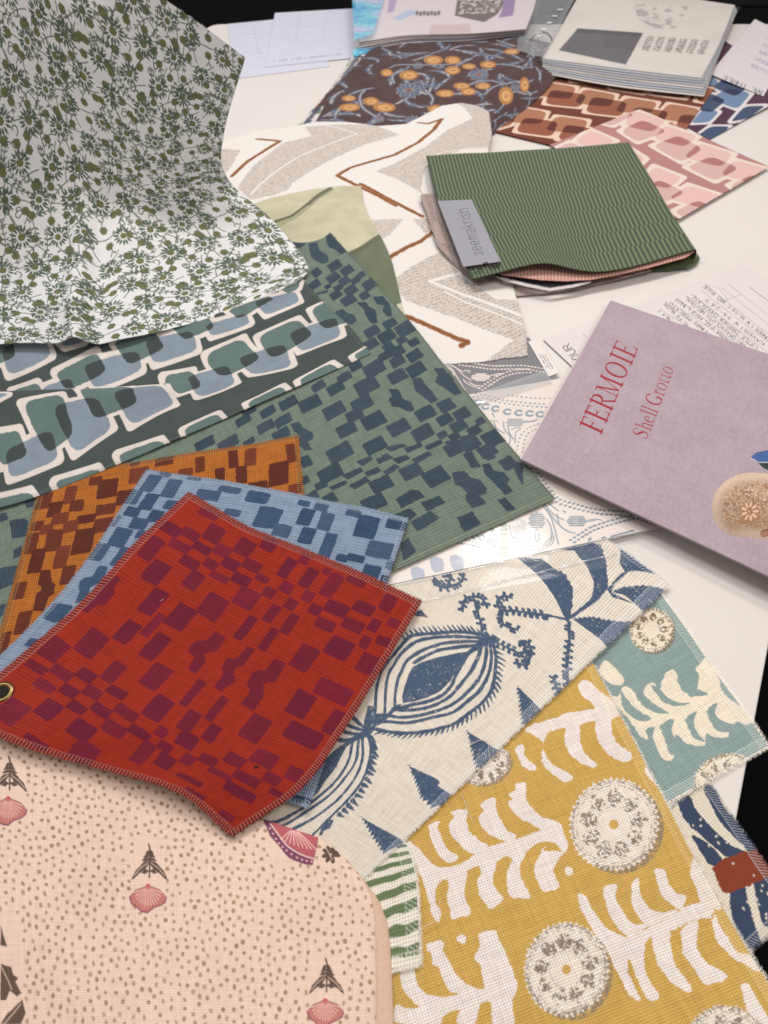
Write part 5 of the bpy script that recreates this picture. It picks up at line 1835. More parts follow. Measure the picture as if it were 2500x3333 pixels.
for x, y in ((510, 455), (550, 460), (600, 480), (630, 500)):
    q = v5(ell(x, y, 16, 14, .4, 12)[2:12])
    wp.pstroke(q, GB, .0028)
for x, y, a_ in ((165, 680, .5), (280, 620, .1), (400, 610, -.1)):
    wp.ppoly(v5([(x - 42 + 30 * 0, y - 10), (x - 40, y - 38), (x - 5, y - 48), (x + 34, y - 30), (x + 44, y + 0), (x + 38, y + 42), (x - 10, y + 52), (x - 30, y + 30)]), (158, 164, 180), wob=.0005)
for q in ([(1320, 450), (1460, 412), (1465, 422), (1325, 460)], [(1185, 470), (1205, 455), (1210, 470), (1190, 490)], [(1265, 460), (1290, 452), (1300, 462), (1270, 470)]):
    wp.ppoly(v5(q), GB)
# upper part of the sheet
for a_ in ([(370, 565), (480, 580), (560, 600), (640, 625), (740, 640), (880, 655), (1050, 665)], [(700, 570), (860, 590), (1010, 600), (1110, 592)]):
    dots(wp, a_, 15, .0020, GB, vv=vW, rows=2 if a_[0][0] == 370 else 1, gap=10)
dots(wp, [(970, 830), (880, 870), (820, 930), (790, 1010), (780, 1080)], 13, .0019, GB, vv=vW, rows=1)
dots(wp, [(985, 870), (900, 900), (855, 960), (840, 1030), (835, 1080)], 13, .0019, GB, vv=vW, rows=1)
for x, y in ((500, 672), (590, 692), (697, 720), (800, 730), (898, 735), (990, 742), (430, 640)):
    t = np.linspace(.8, 5.6, 12)
    wp.pstroke(vW([(x + 32 * math.cos(a_), y + 22 * math.sin(a_)) for a_ in t]), (128, 146, 158), .0040)
for k in range(-4, 5):
    for l in range(-3, 4):
        x, y = 765 + k * 18 + (l % 2) * 9, 815 + l * 14
        if ((x - 765) / 75) ** 2 + ((y - 815) / 42) ** 2 < 1:
            c = wp.inv(vW([(x, y)]))[0]
            wp.blob(c[0], c[1], .0017, GB, ry=.0012)
for L_ in ([(660, 810), (670, 880), (720, 940), (715, 1010)], [(700, 840), (710, 900), (750, 970)], [(735, 880), (780, 860), (815, 870), (770, 910), (765, 1000)], [(575, 815), (600, 870), (670, 915)],
           [(840, 805), (920, 800), (965, 785), (940, 805), (850, 815)], [(560, 730), (580, 770)], [(545, 800), (610, 805)]):
    wp.pstroke(vW(L_), (128, 140, 152), .0018, smooth=5)
wroot = thing("paper_sheet", "cream wallpaper sample with grey-blue dotted trails and cone shapes in a clear pocket", "paper sheet", P(1600, 1600, 0))
o1 = wp.build("sheet", M_gpaper, thick=.0004)


def film(name, ctrl, mat, nx=40, ny=40, parent=None, zf=None):
    c = np.asarray(ctrl, float)
    W = np.einsum('ar,rcd,bc->abd', crw(ny, c.shape[0]), c, crw(nx, c.shape[1]))
    if zf is not None:
        U, Vv = np.meshgrid(np.linspace(0, 1, nx), np.linspace(0, 1, ny))
        W[..., 2] += zf(U, Vv)
    idx = np.arange(ny * nx).reshape(ny, nx)
    f = np.stack([idx[:-1, :-1], idx[1:, :-1], idx[1:, 1:], idx[:-1, 1:]], -1).reshape(-1, 4)
    return mesh(name, W.reshape(-1, 3), f, mat, parent, smooth=True)


rngf = np.random.default_rng(3)
gz = rngf.uniform(-1, 1, (9, 9))


def crumple(amp, k=1.0, seed=0):
    r = np.random.default_rng(seed)
    ph_ = r.uniform(0, 6, 6)
    fr_ = r.uniform(4, 15, (6, 2)) * k

    def fn(U, Vv):
        z_ = 0
        for i in range(6):
            z_ = z_ + np.sin(U * fr_[i, 0] + Vv * fr_[i, 1] * (1 if i % 2 else -1) + ph_[i])
        return amp * (z_ / 6 + .6)
    return fn


pk_ = film("clear_pocket", quad((1300, 1300, .0088), (2010, 1180, .0088), (2230, 1800, .0088), (1020, 2030, .0088)), M_film, 70, 60, zf=crumple(.0005, 1.5, 4))
seam = []
for a_, b_ in (((1290, 1903), (2160, 1716)), ((1373, 1957), (2010, 1800))):
    A0, B0 = P(a_[0], a_[1], .0094), P(b_[0], b_[1], .0094)
    d = (B0 - A0) / np.linalg.norm(B0 - A0)
    n_ = np.array([-d[1], d[0], 0]) * .0012
    vs_ = []
    fs_ = []
    for k in range(61):
        p = A0 + (B0 - A0) * k / 60 + np.array([0, 0, .0004 * math.sin(k * .9)])
        vs_ += [p - n_, p + np.array([0, 0, .0007]), p + n_]
        if k:
            b = 3 * k
            fs_ += [(b - 3, b, b + 1, b - 2), (b - 2, b + 1, b + 2, b - 1)]
    seam.append(mesh("welded_seam", vs_, fs_, M_film2, smooth=True))
adopt(wroot, o1, pk_, *seam)

# grey dotted sheet with its label strip
gs = Sheet(quad((1400, 1120, .0068), (1722, 1098, .0068), (1812, 1236, .0068), (1500, 1320, .0068)), .0007, (118, 116, 120), 32)
CD = (218, 206, 198)
dots(gs, [(250, 280), (400, 300), (550, 320), (700, 320), (850, 320), (1010, 345)], 11.5, .0019, CD, vv=vW, gap=11)
dots(gs, [(450, 520), (540, 460), (640, 400), (760, 360), (900, 350)], 11.5, .0019, CD, vv=vW, gap=11)
for k in range(-4, 5):
    for l in range(-3, 4):
        x, y = 455 + k * 19 + (l % 2) * 9, 408 + l * 14
        if ((x - 455) / 78) ** 2 + ((y - 408) / 40) ** 2 < 1:
            c = gs.inv(vW([(x, y)]))[0]
            gs.blob(c[0], c[1], .0018, CD, ry=.0015)
for L_ in ([(110, 290), (190, 330), (250, 420), (300, 500), (330, 550)], [(150, 292), (230, 320), (300, 390), (370, 435)], [(190, 300), (260, 340), (300, 360)], [(120, 310), (200, 350), (220, 420), (270, 490)],
           [(300, 430), (340, 470), (420, 500)], [(350, 450), (400, 480), (450, 485)], [(310, 350), (350, 350), (350, 368)], [(530, 400), (600, 380), (650, 378), (580, 398)]):
    gs.pstroke(vW(L_), CD, .0016, smooth=5)
groot = thing("paper_sheet", "grey wallpaper sample with cream dotted trails and a white label strip", "paper sheet", P(1600, 1200, 0))
g1 = gs.build("sheet", M_gpaper, thick=.0004)
lab = Sheet(quad((1722, 1100, .0075), (1760, 1096, .0075), (1850, 1300, .0075), (1795, 1250, .0075)), .0006, (226, 218, 212), 33)
lab = Sheet(quad((1719, 1112, .0078), (1752, 1100, .0078), (1822, 1212, .0078), (1786, 1226, .0078)), .0006, (222, 214, 210), 33)
for ofs in (0, 12, 24):
    for a_, b_ in (((985 + ofs * 2, 205), (1060 + ofs * 2.2, 340)),):
        q = spline(vW([a_, b_]), 14)
        for k in range(0, len(q) - 1):
            if random.random() < .8:
                lab.pstroke([tuple(q[k]), tuple(q[k] + (q[k + 1] - q[k]) * .7)], (96, 92, 100), .0011)
g2 = lab.build("label", M_paper, thick=.0003)
flp = film("clear_flap", quad((1530, 1290, .0105), (1776, 1204, .0105), (1797, 1246, .0105), (1545, 1320, .0105)), M_film2, 30, 8, zf=crumple(.0008, 1, 9))
adopt(groot, g1, g2, flp)

# ------------------------------------------------------------------ single-stroke lettering
GL = {
    'A': [[(0, 0), (2, 6), (4, 0)], [(1, 2.3), (3, 2.3)]], 'B': [[(0, 0), (0, 6), (3, 6), (3.6, 4.6), (3, 3.2), (0, 3.2), (3.4, 3), (4, 1.5), (3.2, 0), (0, 0)]],
    'C': [[(4, 5), (3, 6), (1, 6), (0, 4), (0, 2), (1, 0), (3, 0), (4, 1)]], 'D': [[(0, 0), (0, 6), (2.5, 6), (4, 4), (4, 2), (2.5, 0), (0, 0)]],
    'E': [[(4, 6), (0, 6), (0, 0), (4, 0)], [(0, 3.1), (3, 3.1)]], 'F': [[(4, 6), (0, 6), (0, 0)], [(0, 3.1), (3, 3.1)]],
    'G': [[(4, 5), (3, 6), (1, 6), (0, 4), (0, 2), (1, 0), (3, 0), (4, 1), (4, 2.8), (2.5, 2.8)]], 'H': [[(0, 0), (0, 6)], [(4, 0), (4, 6)], [(0, 3), (4, 3)]],
    'I': [[(2, 0), (2, 6)]], 'K': [[(0, 0), (0, 6)], [(4, 6), (0, 2.6), (4, 0)]], 'L': [[(0, 6), (0, 0), (3.6, 0)]],
    'M': [[(0, 0), (0, 6), (2, 2.5), (4, 6), (4, 0)]], 'N': [[(0, 0), (0, 6), (4, 0), (4, 6)]], 'O': [[(2, 0), (.5, 1), (0, 3), (.5, 5), (2, 6), (3.5, 5), (4, 3), (3.5, 1), (2, 0)]],
    'P': [[(0, 0), (0, 6), (3, 6), (4, 4.7), (3, 3), (0, 3)]], 'R': [[(0, 0), (0, 6), (3, 6), (4, 4.7), (3, 3.2), (0, 3.2)], [(1.8, 3.2), (4, 0)]],
    'S': [[(3.8, 5.2), (2.6, 6), (1, 5.8), (.3, 4.6), (1.2, 3.4), (2.9, 2.8), (3.8, 1.5), (3, .2), (1.4, 0), (.1, .8)]], 'T': [[(0, 6), (4, 6)], [(2, 6), (2, 0)]],
    'U': [[(0, 6), (0, 1.5), (1.2, 0), (2.8, 0), (4, 1.5), (4, 6)]], 'V': [[(0, 6), (2, 0), (4, 6)]], 'W': [[(0, 6), (1, 0), (2, 4), (3, 0), (4, 6)]],
    'X': [[(0, 0), (4, 6)], [(0, 6), (4, 0)]], 'Y': [[(0, 6), (2, 3), (4, 6)], [(2, 3), (2, 0)]], 'Z': [[(0, 6), (4, 6), (0, 0), (4, 0)]], 'J': [[(3, 6), (3, 1), (2, 0), (.5, .6)]],
    '0': [[(2, 0), (.5, 1), (.5, 5), (2, 6), (3.5, 5), (3.5, 1), (2, 0)]], '1': [[(1, 5), (2, 6), (2, 0)]], '2': [[(.3, 5), (1.6, 6), (3.4, 5.2), (3, 3.4), (0, 0), (4, 0)]],
    '3': [[(.3, 5.4), (2, 6), (3.4, 5), (2.6, 3.4), (1.4, 3.2), (3, 3), (3.8, 1.5), (2.2, 0), (.2, .6)]], '4': [[(3, 0), (3, 6), (0, 2), (4, 2)]],
    '5': [[(3.6, 6), (.6, 6), (.4, 3.4), (2.6, 3.6), (3.7, 2), (2.4, 0), (.2, .6)]], '6': [[(3.4, 5.8), (1.2, 4.6), (.2, 2), (1.6, 0), (3.4, .8), (3.4, 2.6), (1.8, 3.3), (.4, 2.2)]],
    '-': [[(.5, 3), (3.5, 3)]],
    'r': [[(0, 0), (0, 4)], [(0, 2.8), (1.2, 4), (2.2, 4)]], 'b': [[(0, 6), (0, 0), (2.6, 0), (3.6, 2), (2.6, 4), (0, 3.4)]], 'a': [[(.3, 3.4), (1.6, 4), (3, 3.4), (3, 0), (1, 0), (0, 1.1), (1.2, 2.2), (3, 2.2)]],
    'o': [[(1.7, 0), (0, 1), (0, 3), (1.7, 4), (3.4, 3), (3.4, 1), (1.7, 0)]], 's': [[(3, 3.3), (1.6, 4), (.3, 3.2), (1.5, 2.2), (3, 1), (1.6, 0), (0, .8)]],
    'e': [[(0, 2), (3.4, 2), (3, 3.5), (1.7, 4), (.3, 3.2), (0, 1.6), (1.2, 0), (3.2, .6)]], 'm': [[(0, 0), (0, 4)], [(0, 3), (1.3, 4), (2.2, 3), (2.2, 0)], [(2.2, 3), (3.4, 4), (4.4, 3), (4.4, 0)]],
    'k': [[(0, 0), (0, 6)], [(2.8, 4), (0, 1.6)], [(.9, 2.3), (3, 0)]], 'i': [[(.6, 0), (.6, 4)], [(.6, 5.2), (.6, 5.6)]], 'h': [[(0, 0), (0, 6)], [(0, 2.8), (1.6, 4), (3, 3), (3, 0)]],
}
ADV = {'i': 1.9, 'I': 3.0, 'm': 6.0, 'r': 3.2, '1': 4.0, 's': 4.4, 'a': 4.6, 'k': 4.4, 'h': 4.6, 'e': 4.9}


def write(s, text, p0, p1, cap, col, width, jit=0.0, adv=5.4, slant=0.0, fit=True):
    """text along photo pixels p0->p1; cap = vector (photo px) of the capital height"""
    p0, p1, cap = map(lambda q: np.array(q, float), (p0, p1, cap))
    tot = sum(ADV.get(c, adv) if c != ' ' else adv * .8 for c in text)
    ux = (p1 - p0) / tot if fit else (p1 - p0) / np.linalg.norm(p1 - p0) * np.linalg.norm(cap) / 6
    uy = cap / 6
    x = 0
    for ch in text:
        if ch == ' ':
            x += adv * .8
            continue
        dy = random.uniform(-jit, jit) * 2
        sc_ = 1 + random.uniform(-jit, jit) * .4
        for stq in GL.get(ch, []):
            q = [p0 + ux * (x + (a + b * slant) * sc_ + random.uniform(-jit, jit)) + uy * (b * sc_ + dy + random.uniform(-jit, jit)) for a, b in stq]
            s.stroke(s.inv(q), col, width)
        x += ADV.get(ch, adv)


# ------------------------------------------------------------------ cream zigzag cloth
zc_px = [[(640, 330, .012), (900, 330, .018), (1150, 330, .033), (1400, 320, .038), (1640, 300, .026)],
         [(640, 470, .006), (900, 440, .014), (1150, 430, .028), (1400, 420, .031), (1640, 420, .016)],
         [(650, 640, .005), (900, 600, .006), (1150, 580, .008), (1400, 570, .010), (1640, 560, .008)],
         [(700, 900, .005), (950, 850, .005), (1200, 820, .005), (1450, 800, .005), (1700, 780, .005)],
         [(800, 1240, .005), (1050, 1220, .005), (1300, 1210, .006), (1530, 1190, .008), (1760, 1170, .009)]]
zg = Sheet(np.array([[P(*p) for p in r] for r in zc_px]), .0010, (222, 217, 212), 41)
zout = [(560, 560), (700, 470), (840, 425), (960, 408), (1030, 395), (1130, 400), (1230, 411), (1323, 401), (1396, 364), (1440, 344), (1500, 338), (1560, 350), (1592, 366), (1602, 434), (1587, 506),
        (1600, 620), (1660, 900), (1712, 1080), (1718, 1158), (1640, 1166), (1560, 1180), (1440, 1187), (1330, 1190), (900, 1100), (650, 800)]
hn = noise2(zg.ny, zg.nx, 1.6, 93)
Xg, Yg = np.meshgrid(np.arange(zg.nx), np.arange(zg.ny))
hl = np.sin((Yg * 1.1 + Xg * .3) * 1.0 + noise2(zg.ny, zg.nx, 10, 94) * 1.3)
hm = np.clip((hn * .9 + hl * .45 - .05) * 1.5, 0, 1)
BH = (150, 136, 126)
for vv, q in ((vZ2, [(540, 570), (700, 562), (860, 565), (970, 605), (820, 650), (620, 740), (490, 820), (470, 850), (400, 880), (300, 900), (240, 850), (300, 760), (450, 640), (575, 612)]),
              (vZ2, [(160, 670), (255, 680), (200, 770), (160, 800)]),
              (vG, [(1090, 380), (1200, 385), (1300, 400), (1370, 450), (1340, 690), (1150, 700), (980, 770), (900, 830), (870, 960), (885, 990), (720, 900), (570, 845), (700, 790), (900, 680), (1060, 560), (1220, 490), (1160, 420)]),
              (vA, [(760, 212), (950, 205), (900, 260), (860, 300), (820, 330)]),
              (vA, [(1170, 400), (1000, 490), (900, 560), (930, 660), (960, 700), (1250, 800), (1450, 880), (1610, 935), (1450, 1050), (1700, 1040), (1700, 700), (1500, 690), (1300, 560)]),
              (vA, [(1000, 205), (1100, 200), (1130, 260), (1080, 300)])):
    zg.ppoly(vv(q), (196, 184, 176), alpha=.75, wob=.002)
    zg.ppoly(vv(q), BH, alpha=.8, speck=hm, wob=.002)
for vv, q, w_ in ((vZ2, [(780, 605), (650, 650), (520, 700), (400, 780), (300, 875)], .004), (vZ2, [(640, 565), (780, 605)], .003), (vA, [(1340, 520), (1100, 580), (1300, 660), (1659, 790)], .005),
                  (vA, [(1659, 840), (1560, 800), (1300, 700), (1190, 640)], .0025), (vG, [(880, 820), (1000, 720), (1320, 680)], .003)):
    zg.pstroke(vv(q), (224, 219, 212), w_)
BR1, BR2 = (154, 104, 66), (112, 66, 36)
for vv, q in ((vG, [(860, 512), (920, 520), (1012, 490), (960, 560), (850, 650), (700, 730), (520, 785), (400, 820), (305, 875), (450, 950), (600, 1020), (700, 1075)]),
              (vA, [(690, 0), (850, 85), (960, 140), (1060, 190)]), (vA, [(870, 435), (950, 385), (1050, 340), (1130, 280)]),
              (vA, [(965, 793), (1150, 872), (1280, 930), (1335, 945), (1290, 968)]), (vZ2, [(330, 625), (430, 633), (360, 680), (290, 725), (215, 795)])):
    q_ = vv(q)
    zg.pstroke(q_, BR1, .0085, wob=.0015)
    zg.pstroke(q_, BR2, .0030, wob=.0015, alpha=.85)
    q2_ = [(a, b) for a, b in q_]


def zgz(U, Vv, s):
    return .0015 * noise2(s.ny, s.nx, 100, 95) * (1 - .5 * Vv) + .002 * np.sin(U * 16) * (1 - Vv) ** 2


o = zg.build("fabric_swatch", M_smooth, clip=zout, zfun=zgz, hairs=1800, hair_len=.003)
tag(o, "cream cloth with rust zigzag lines and sketchy brown hatching in the middle of the table", "fabric swatch", "fabric swatches spread on the table")

# ------------------------------------------------------------------ dark brown block-floral cloth and the pale floral stack under it
bfc = np.array([[P(*p) for p in r] for r in [
    [(1240, 120, .030), (1420, 110, .034), (1600, 110, .034), (1760, 130, .032), (1870, 165, .012)],
    [(1130, 240, .026), (1320, 235, .030), (1510, 235, .031), (1690, 250, .028), (1780, 290, .010)],
    [(975, 390, .012), (1200, 400, .020), (1420, 400, .024), (1570, 400, .020), (1615, 430, .004)],
    [(850, 520, .012), (1100, 540, .010), (1350, 540, .010), (1500, 520, .008), (1560, 520, .003)]]])
bf = Sheet(bfc, .0011, (78, 58, 58), 42)
bf.col *= (1 + .12 * noise2(bf.ny, bf.nx, 25, 96, 3))[..., None]
r_ = np.random.default_rng(12)
BLU, CRM, ORG = (84, 98, 124), (176, 166, 158), (172, 122, 74)
for _ in range(190):
    x, y = r_.uniform(0, bf.nx), r_.uniform(0, bf.ny)
    a0 = r_.uniform(0, 6.28)
    kq = r_.uniform(-.16, .16)
    q = []
    for t in range(12):
        q.append((x, y))
        x += math.cos(a0) * 5.2
        y += math.sin(a0) * 5.2
        a0 += kq + r_.uniform(-.1, .1)
    bf.stroke(q, BLU, list(np.concatenate([np.linspace(.003, .012, 6), np.linspace(.012, .003, 6)])), alpha=.85, wob=.003)
    bf.stroke(q[1:-1], CRM, .0012 if _ % 2 else .0024, wob=.003)
    for t in range(1, 11, 1):
        bf.stroke([q[t], (q[t][0] + r_.uniform(-6, 6), q[t][1] + r_.uniform(-6, 6))], CRM, .0007, alpha=.8)
for cx1, cy1, R_ in ((790, 300, 95), (1260, 195, 75), (850, 135, 40), (590, 490, 40), (1510, 280, 40), (820, 500, 60)):
    for k in range(11):
        t = 2 * math.pi * k / 11
        for sc_, c_ in ((1.0, CRM), (.86, BLU)):
            bf.ppoly(vG(ell(cx1 + R_ * .62 * math.cos(t), cy1 + R_ * .34 * math.sin(t), R_ * .30 * sc_, R_ * .14 * sc_, math.atan2(math.sin(t) * .55, math.cos(t)), 12)), c_, wob=.001)
    bf.ppoly(vG(ell(cx1, cy1, R_ * .3, R_ * .17)), (110, 60, 60))
    for k in range(7):
        t = 2 * math.pi * k / 7
        bf.ppoly(vG(ell(cx1 + R_ * .2 * math.cos(t), cy1 + R_ * .11 * math.sin(t), R_ * .05, R_ * .03)), CRM)
for q in ([(660, 150), (720, 130), (860, 130), (1060, 125), (1150, 110), (1215, 85)], [(1120, 300), (1200, 265), (1320, 235), (1450, 260)], [(570, 480), (480, 420), (460, 340), (500, 290)], [(690, 250), (680, 200), (740, 160)],
          [(900, 300), (950, 350), (940, 390)], [(1300, 330), (1360, 280), (1440, 250)]):
    bf.pstroke(vG(q), BLU, .006, smooth=5)
    bf.pstroke(vG(q), CRM, .0022, smooth=5)
for cx1, cy1, rx_, ry_ in ((955, 95, 65, 32), (1085, 95, 55, 28), (1085, 165, 52, 30), (1195, 138, 48, 20), (1325, 125, 55, 25), (640, 182, 40, 25), (790, 198, 64, 32), (1145, 272, 57, 23), (1290, 272, 52, 23),
                           (1190, 310, 55, 24), (1035, 322, 63, 24), (385, 352, 48, 22), (535, 375, 54, 30), (390, 415, 72, 27), (625, 415, 76, 31), (970, 420, 55, 26), (1485, 33, 54, 20), (1445, 335, 50, 60), (1570, 260, 32, 52)):
    bf.ppoly(vG(ell(cx1, cy1, rx_, ry_)), ORG, wob=.001)
    bf.ppoly(vG(ell(cx1 + 3, cy1 + 2, rx_ * .62, ry_ * .6)), (206, 160, 108), wob=.001)
    bf.ppoly(vG(ell(cx1 + 3, cy1 + 2, rx_ * .40, ry_ * .25)), (166, 110, 62), wob=.001, speck=np.clip(noise2(bf.ny, bf.nx, 2, 97) * 2 + .6, 0, 1))
o = bf.build("fabric_swatch", M_smooth, zfun=lambda U, Vv, s: .0015 * noise2(s.ny, s.nx, 80, 98), thick=.0015,
             clip=[(1150, 60), (1900, 60), (1880, 165), (1798, 262), (1700, 360), (1605, 436), (1560, 440), (1400, 425), (1250, 425), (1100, 412), (985, 402), (1010, 375), (1045, 330), (1100, 245), (1200, 160)])
tag(o, "dark brown folded cloth with orange seed heads and blue leaves, below the clear binder", "fabric swatch", "fabric swatches spread on the table")
pf = Sheet(np.array([[P(*p) for p in r] for r in [[(1130, 130, .020), (1330, 130, .026)], [(1040, 250, .016), (1260, 260, .022)], [(900, 420, .010), (1130, 430, .014)]]]), .0012, (206, 200, 196), 43)
for _ in range(150):
    x, y = r_.uniform(0, pf.nx), r_.uniform(0, pf.ny)
    c_ = [(170, 72, 76), (92, 104, 124), (120, 132, 112), (176, 150, 150), (74, 82, 98)][r_.integers(0, 5)]
    R_ = r_.uniform(.002, .007)
    for k in range(5):
        pf.blob(x + r_.uniform(-5, 5), y + r_.uniform(-5, 5), R_, c_, ry=R_ * r_.uniform(.4, .9), ang=r_.uniform(0, 3), wob=.002)
for f_, c_ in ((.34, (70, 78, 94)), (.05, (112, 112, 84)), (.62, (214, 206, 200))):
    pf.stroke([(pf.nx * f_, 0), (pf.nx * (f_ + .02), pf.ny * .5), (pf.nx * f_, pf.ny)], c_, .012 if f_ > .1 else .005, alpha=.85, wob=.004)
o = pf.build("fabric_swatch", M_smooth, zfun=lambda U, Vv, s: .003 * np.sin(U * 20) * .6, thick=.010,
             clip=[(1165, 150), (1400, 130), (1250, 300), (1050, 430), (925, 430), (985, 393), (1000, 372), (1055, 310), (1100, 250)])
tag(o, "pale cloth with red and blue flowers, edge showing left of the dark brown one", "fabric swatch", "fabric swatches spread on the table")

# ------------------------------------------------------------------ pale green velvet piece with leaf stitching
vcx = np.array([[P(*p) for p in r] for r in [
    [(800, 640, .014), (960, 620, .014), (1090, 606, .012), (1180, 606, .012), (1290, 620, .009)],
    [(820, 760, .012), (980, 720, .014), (1110, 690, .012), (1220, 700, .011), (1330, 740, .009)],
    [(900, 860, .009), (1050, 840, .009), (1160, 830, .009), (1260, 830, .009), (1360, 860, .008)],
    [(1000, 1060, .0085), (1120, 1050, .0085), (1220, 1040, .0085), (1320, 1030, .0085), (1400, 1030, .008)]]])
ve = Sheet(vcx, .0008, (190, 186, 154), 44)
LGc = (94, 104, 78)
ve.ppoly(vA([(560, 440), (620, 418), (700, 380), (780, 330), (830, 300), (900, 400), (960, 600), (940, 735), (800, 720)]), LGc)
ve.ppoly(vA([(905, 720), (960, 700), (1000, 800), (930, 780)]), (196, 194, 168))
ve.col *= (1 + .10 * noise2(ve.ny, ve.nx, 30, 99, 3))[..., None]
for q in ([(170, 232), (280, 195), (380, 120), (440, 70), (520, 25)], [(615, 422), (700, 380), (780, 325), (830, 300)]):
    p = spline(vA(q), 8)
    cum_ = np.r_[0, np.cumsum(np.hypot(*np.diff(p, axis=0).T))]
    for t in np.arange(0, cum_[-1], 7.5):
        x, y = np.interp(t, cum_, p[:, 0]), np.interp(t, cum_, p[:, 1])
        x2, y2 = np.interp(t + 4, cum_, p[:, 0]), np.interp(t + 4, cum_, p[:, 1])
        d = np.array([x2 - x, y2 - y])
        d /= np.linalg.norm(d) + 1e-6
        for sg in (-1, 1):
            ve.pstroke([(x, y), (x + d[0] * 8 - d[1] * sg * 8, y + d[1] * 8 + d[0] * sg * 8)], (82, 84, 56), [.0044, .0020], alpha=1.0)
ve.ppoly(vA([(150, 250), (170, 232), (280, 195), (380, 120), (375, 140), (290, 205), (200, 260)]), (160, 160, 122))
o = ve.build("fabric_swatch", M_velvet, thick=.0016, hairs=1500, hair_len=.002,
             clip=vA([(0, 170), (60, 112), (150, 82), (250, 60), (400, 30), (500, 20), (560, 14), (640, 12), (692, 12), (697, 50), (705, 100), (730, 170), (770, 240), (815, 320), (850, 390), (880, 470), (905, 570), (925, 660), (937, 722), (960, 790), (800, 780), (500, 600), (200, 350)]),
             zfun=lambda U, Vv, s: .0012 * noise2(s.ny, s.nx, 90, 33))
tag(o, "pale green velvet piece with herringbone leaf stitching and a darker green panel", "fabric swatch", "fabric swatches spread on the table")


# ------------------------------------------------------------------ white cloth printed with green sprigs (raised and draped)
TS = .190
tl = Sheet(np.array([[(0, 0, 0), (TS, 0, 0)], [(0, TS, 0), (TS, TS, 0)]]) * 1.0, TS / 400.5, (236, 236, 236), 51)
TN = 400
tcan = np.tile(srgb((236, 236, 236)), (TN, TN, 1))
GRN, OLV, DOL = (86, 102, 84), (118, 122, 80), (88, 96, 66)


class Wrap:
    def __init__(s, n, res):
        s.n, s.res = n, res
        s.big = Sheet.__new__(Sheet)
        s.big.nx = s.big.ny = n * 3
        s.big.res = res / 1.75
        s.big.col = np.tile(srgb((236, 236, 236)), (n * 3, n * 3, 1))
        s.big.wob = noise2(n * 3, n * 3, 4, 88) * .5

    def fold(s):
        n = s.n
        b = s.big.col
        base = srgb((236, 236, 236))
        out = np.tile(base, (n, n, 1))
        for j in range(3):
            for i in range(3):
                t = b[j * n:(j + 1) * n, i * n:(i + 1) * n]
                d = np.abs(t - base).sum(2) > np.abs(out - base).sum(2)
                out[d] = t[d]
        return out


wt = Wrap(TN, TS / TN)
bg = wt.big
r_ = np.random.default_rng(21)


def mm(v):
    return v / 1000.0 / bg.res


def leafm(x, y, a, L, w, c=GRN):
    q = [(x, y), (x + math.cos(a - .35) * L * .55, y + math.sin(a - .35) * L * .55), (x + math.cos(a) * L, y + math.sin(a) * L), (x + math.cos(a + .35) * L * .5, y + math.sin(a + .35) * L * .5)]
    bg.poly(q, c, wob=.0004)


def frond(x, y, a, L, curl, leaf=5.2):
    n = int(L / 4.6)
    q = [(x, y)]
    for k in range(n):
        a += curl
        x += math.cos(a) * mm(4.6)
        y += math.sin(a) * mm(4.6)
        q.append((x, y))
        if k > 0:
            for sg in (-1, 1):
                leafm(x, y, a + sg * .85, mm(leaf * (1 - .45 * k / n)), 1)
    leafm(x, y, a, mm(leaf * .8), 1)
    bg.stroke(q, GRN, .0008)


def daisy(x, y, R):
    n = 15
    for k in range(n):
        t = 2 * math.pi * k / n + r_.uniform(-.06, .06)
        c, s_ = math.cos(t), math.sin(t)
        bg.stroke([(x + c * mm(R * .50), y + s_ * mm(R * .50)), (x + c * mm(R * .72), y + s_ * mm(R * .72)), (x + c * mm(R), y + s_ * mm(R))], GRN, [.0010, .0021, .0008])
    for k in range(7):
        t = 2 * math.pi * k / 7
        bg.blob(x + mm(R * .2) * math.cos(t), y + mm(R * .2) * math.sin(t), R * .14 / 1000, DOL)
    bg.blob(x, y, R * .27 / 1000, OLV, wob=.0006)


def rosette(x, y, R):
    for k in range(6):
        t = 2 * math.pi * k / 6
        bg.blob(x + mm(R * .55) * math.cos(t), y + mm(R * .55) * math.sin(t), R * .50 / 1000, DOL)
    for k in range(6):
        t = 2 * math.pi * k / 6
        bg.blob(x + mm(R * .52) * math.cos(t), y + mm(R * .52) * math.sin(t), R * .38 / 1000, OLV)
    bg.blob(x, y, R * .35 / 1000, OLV)


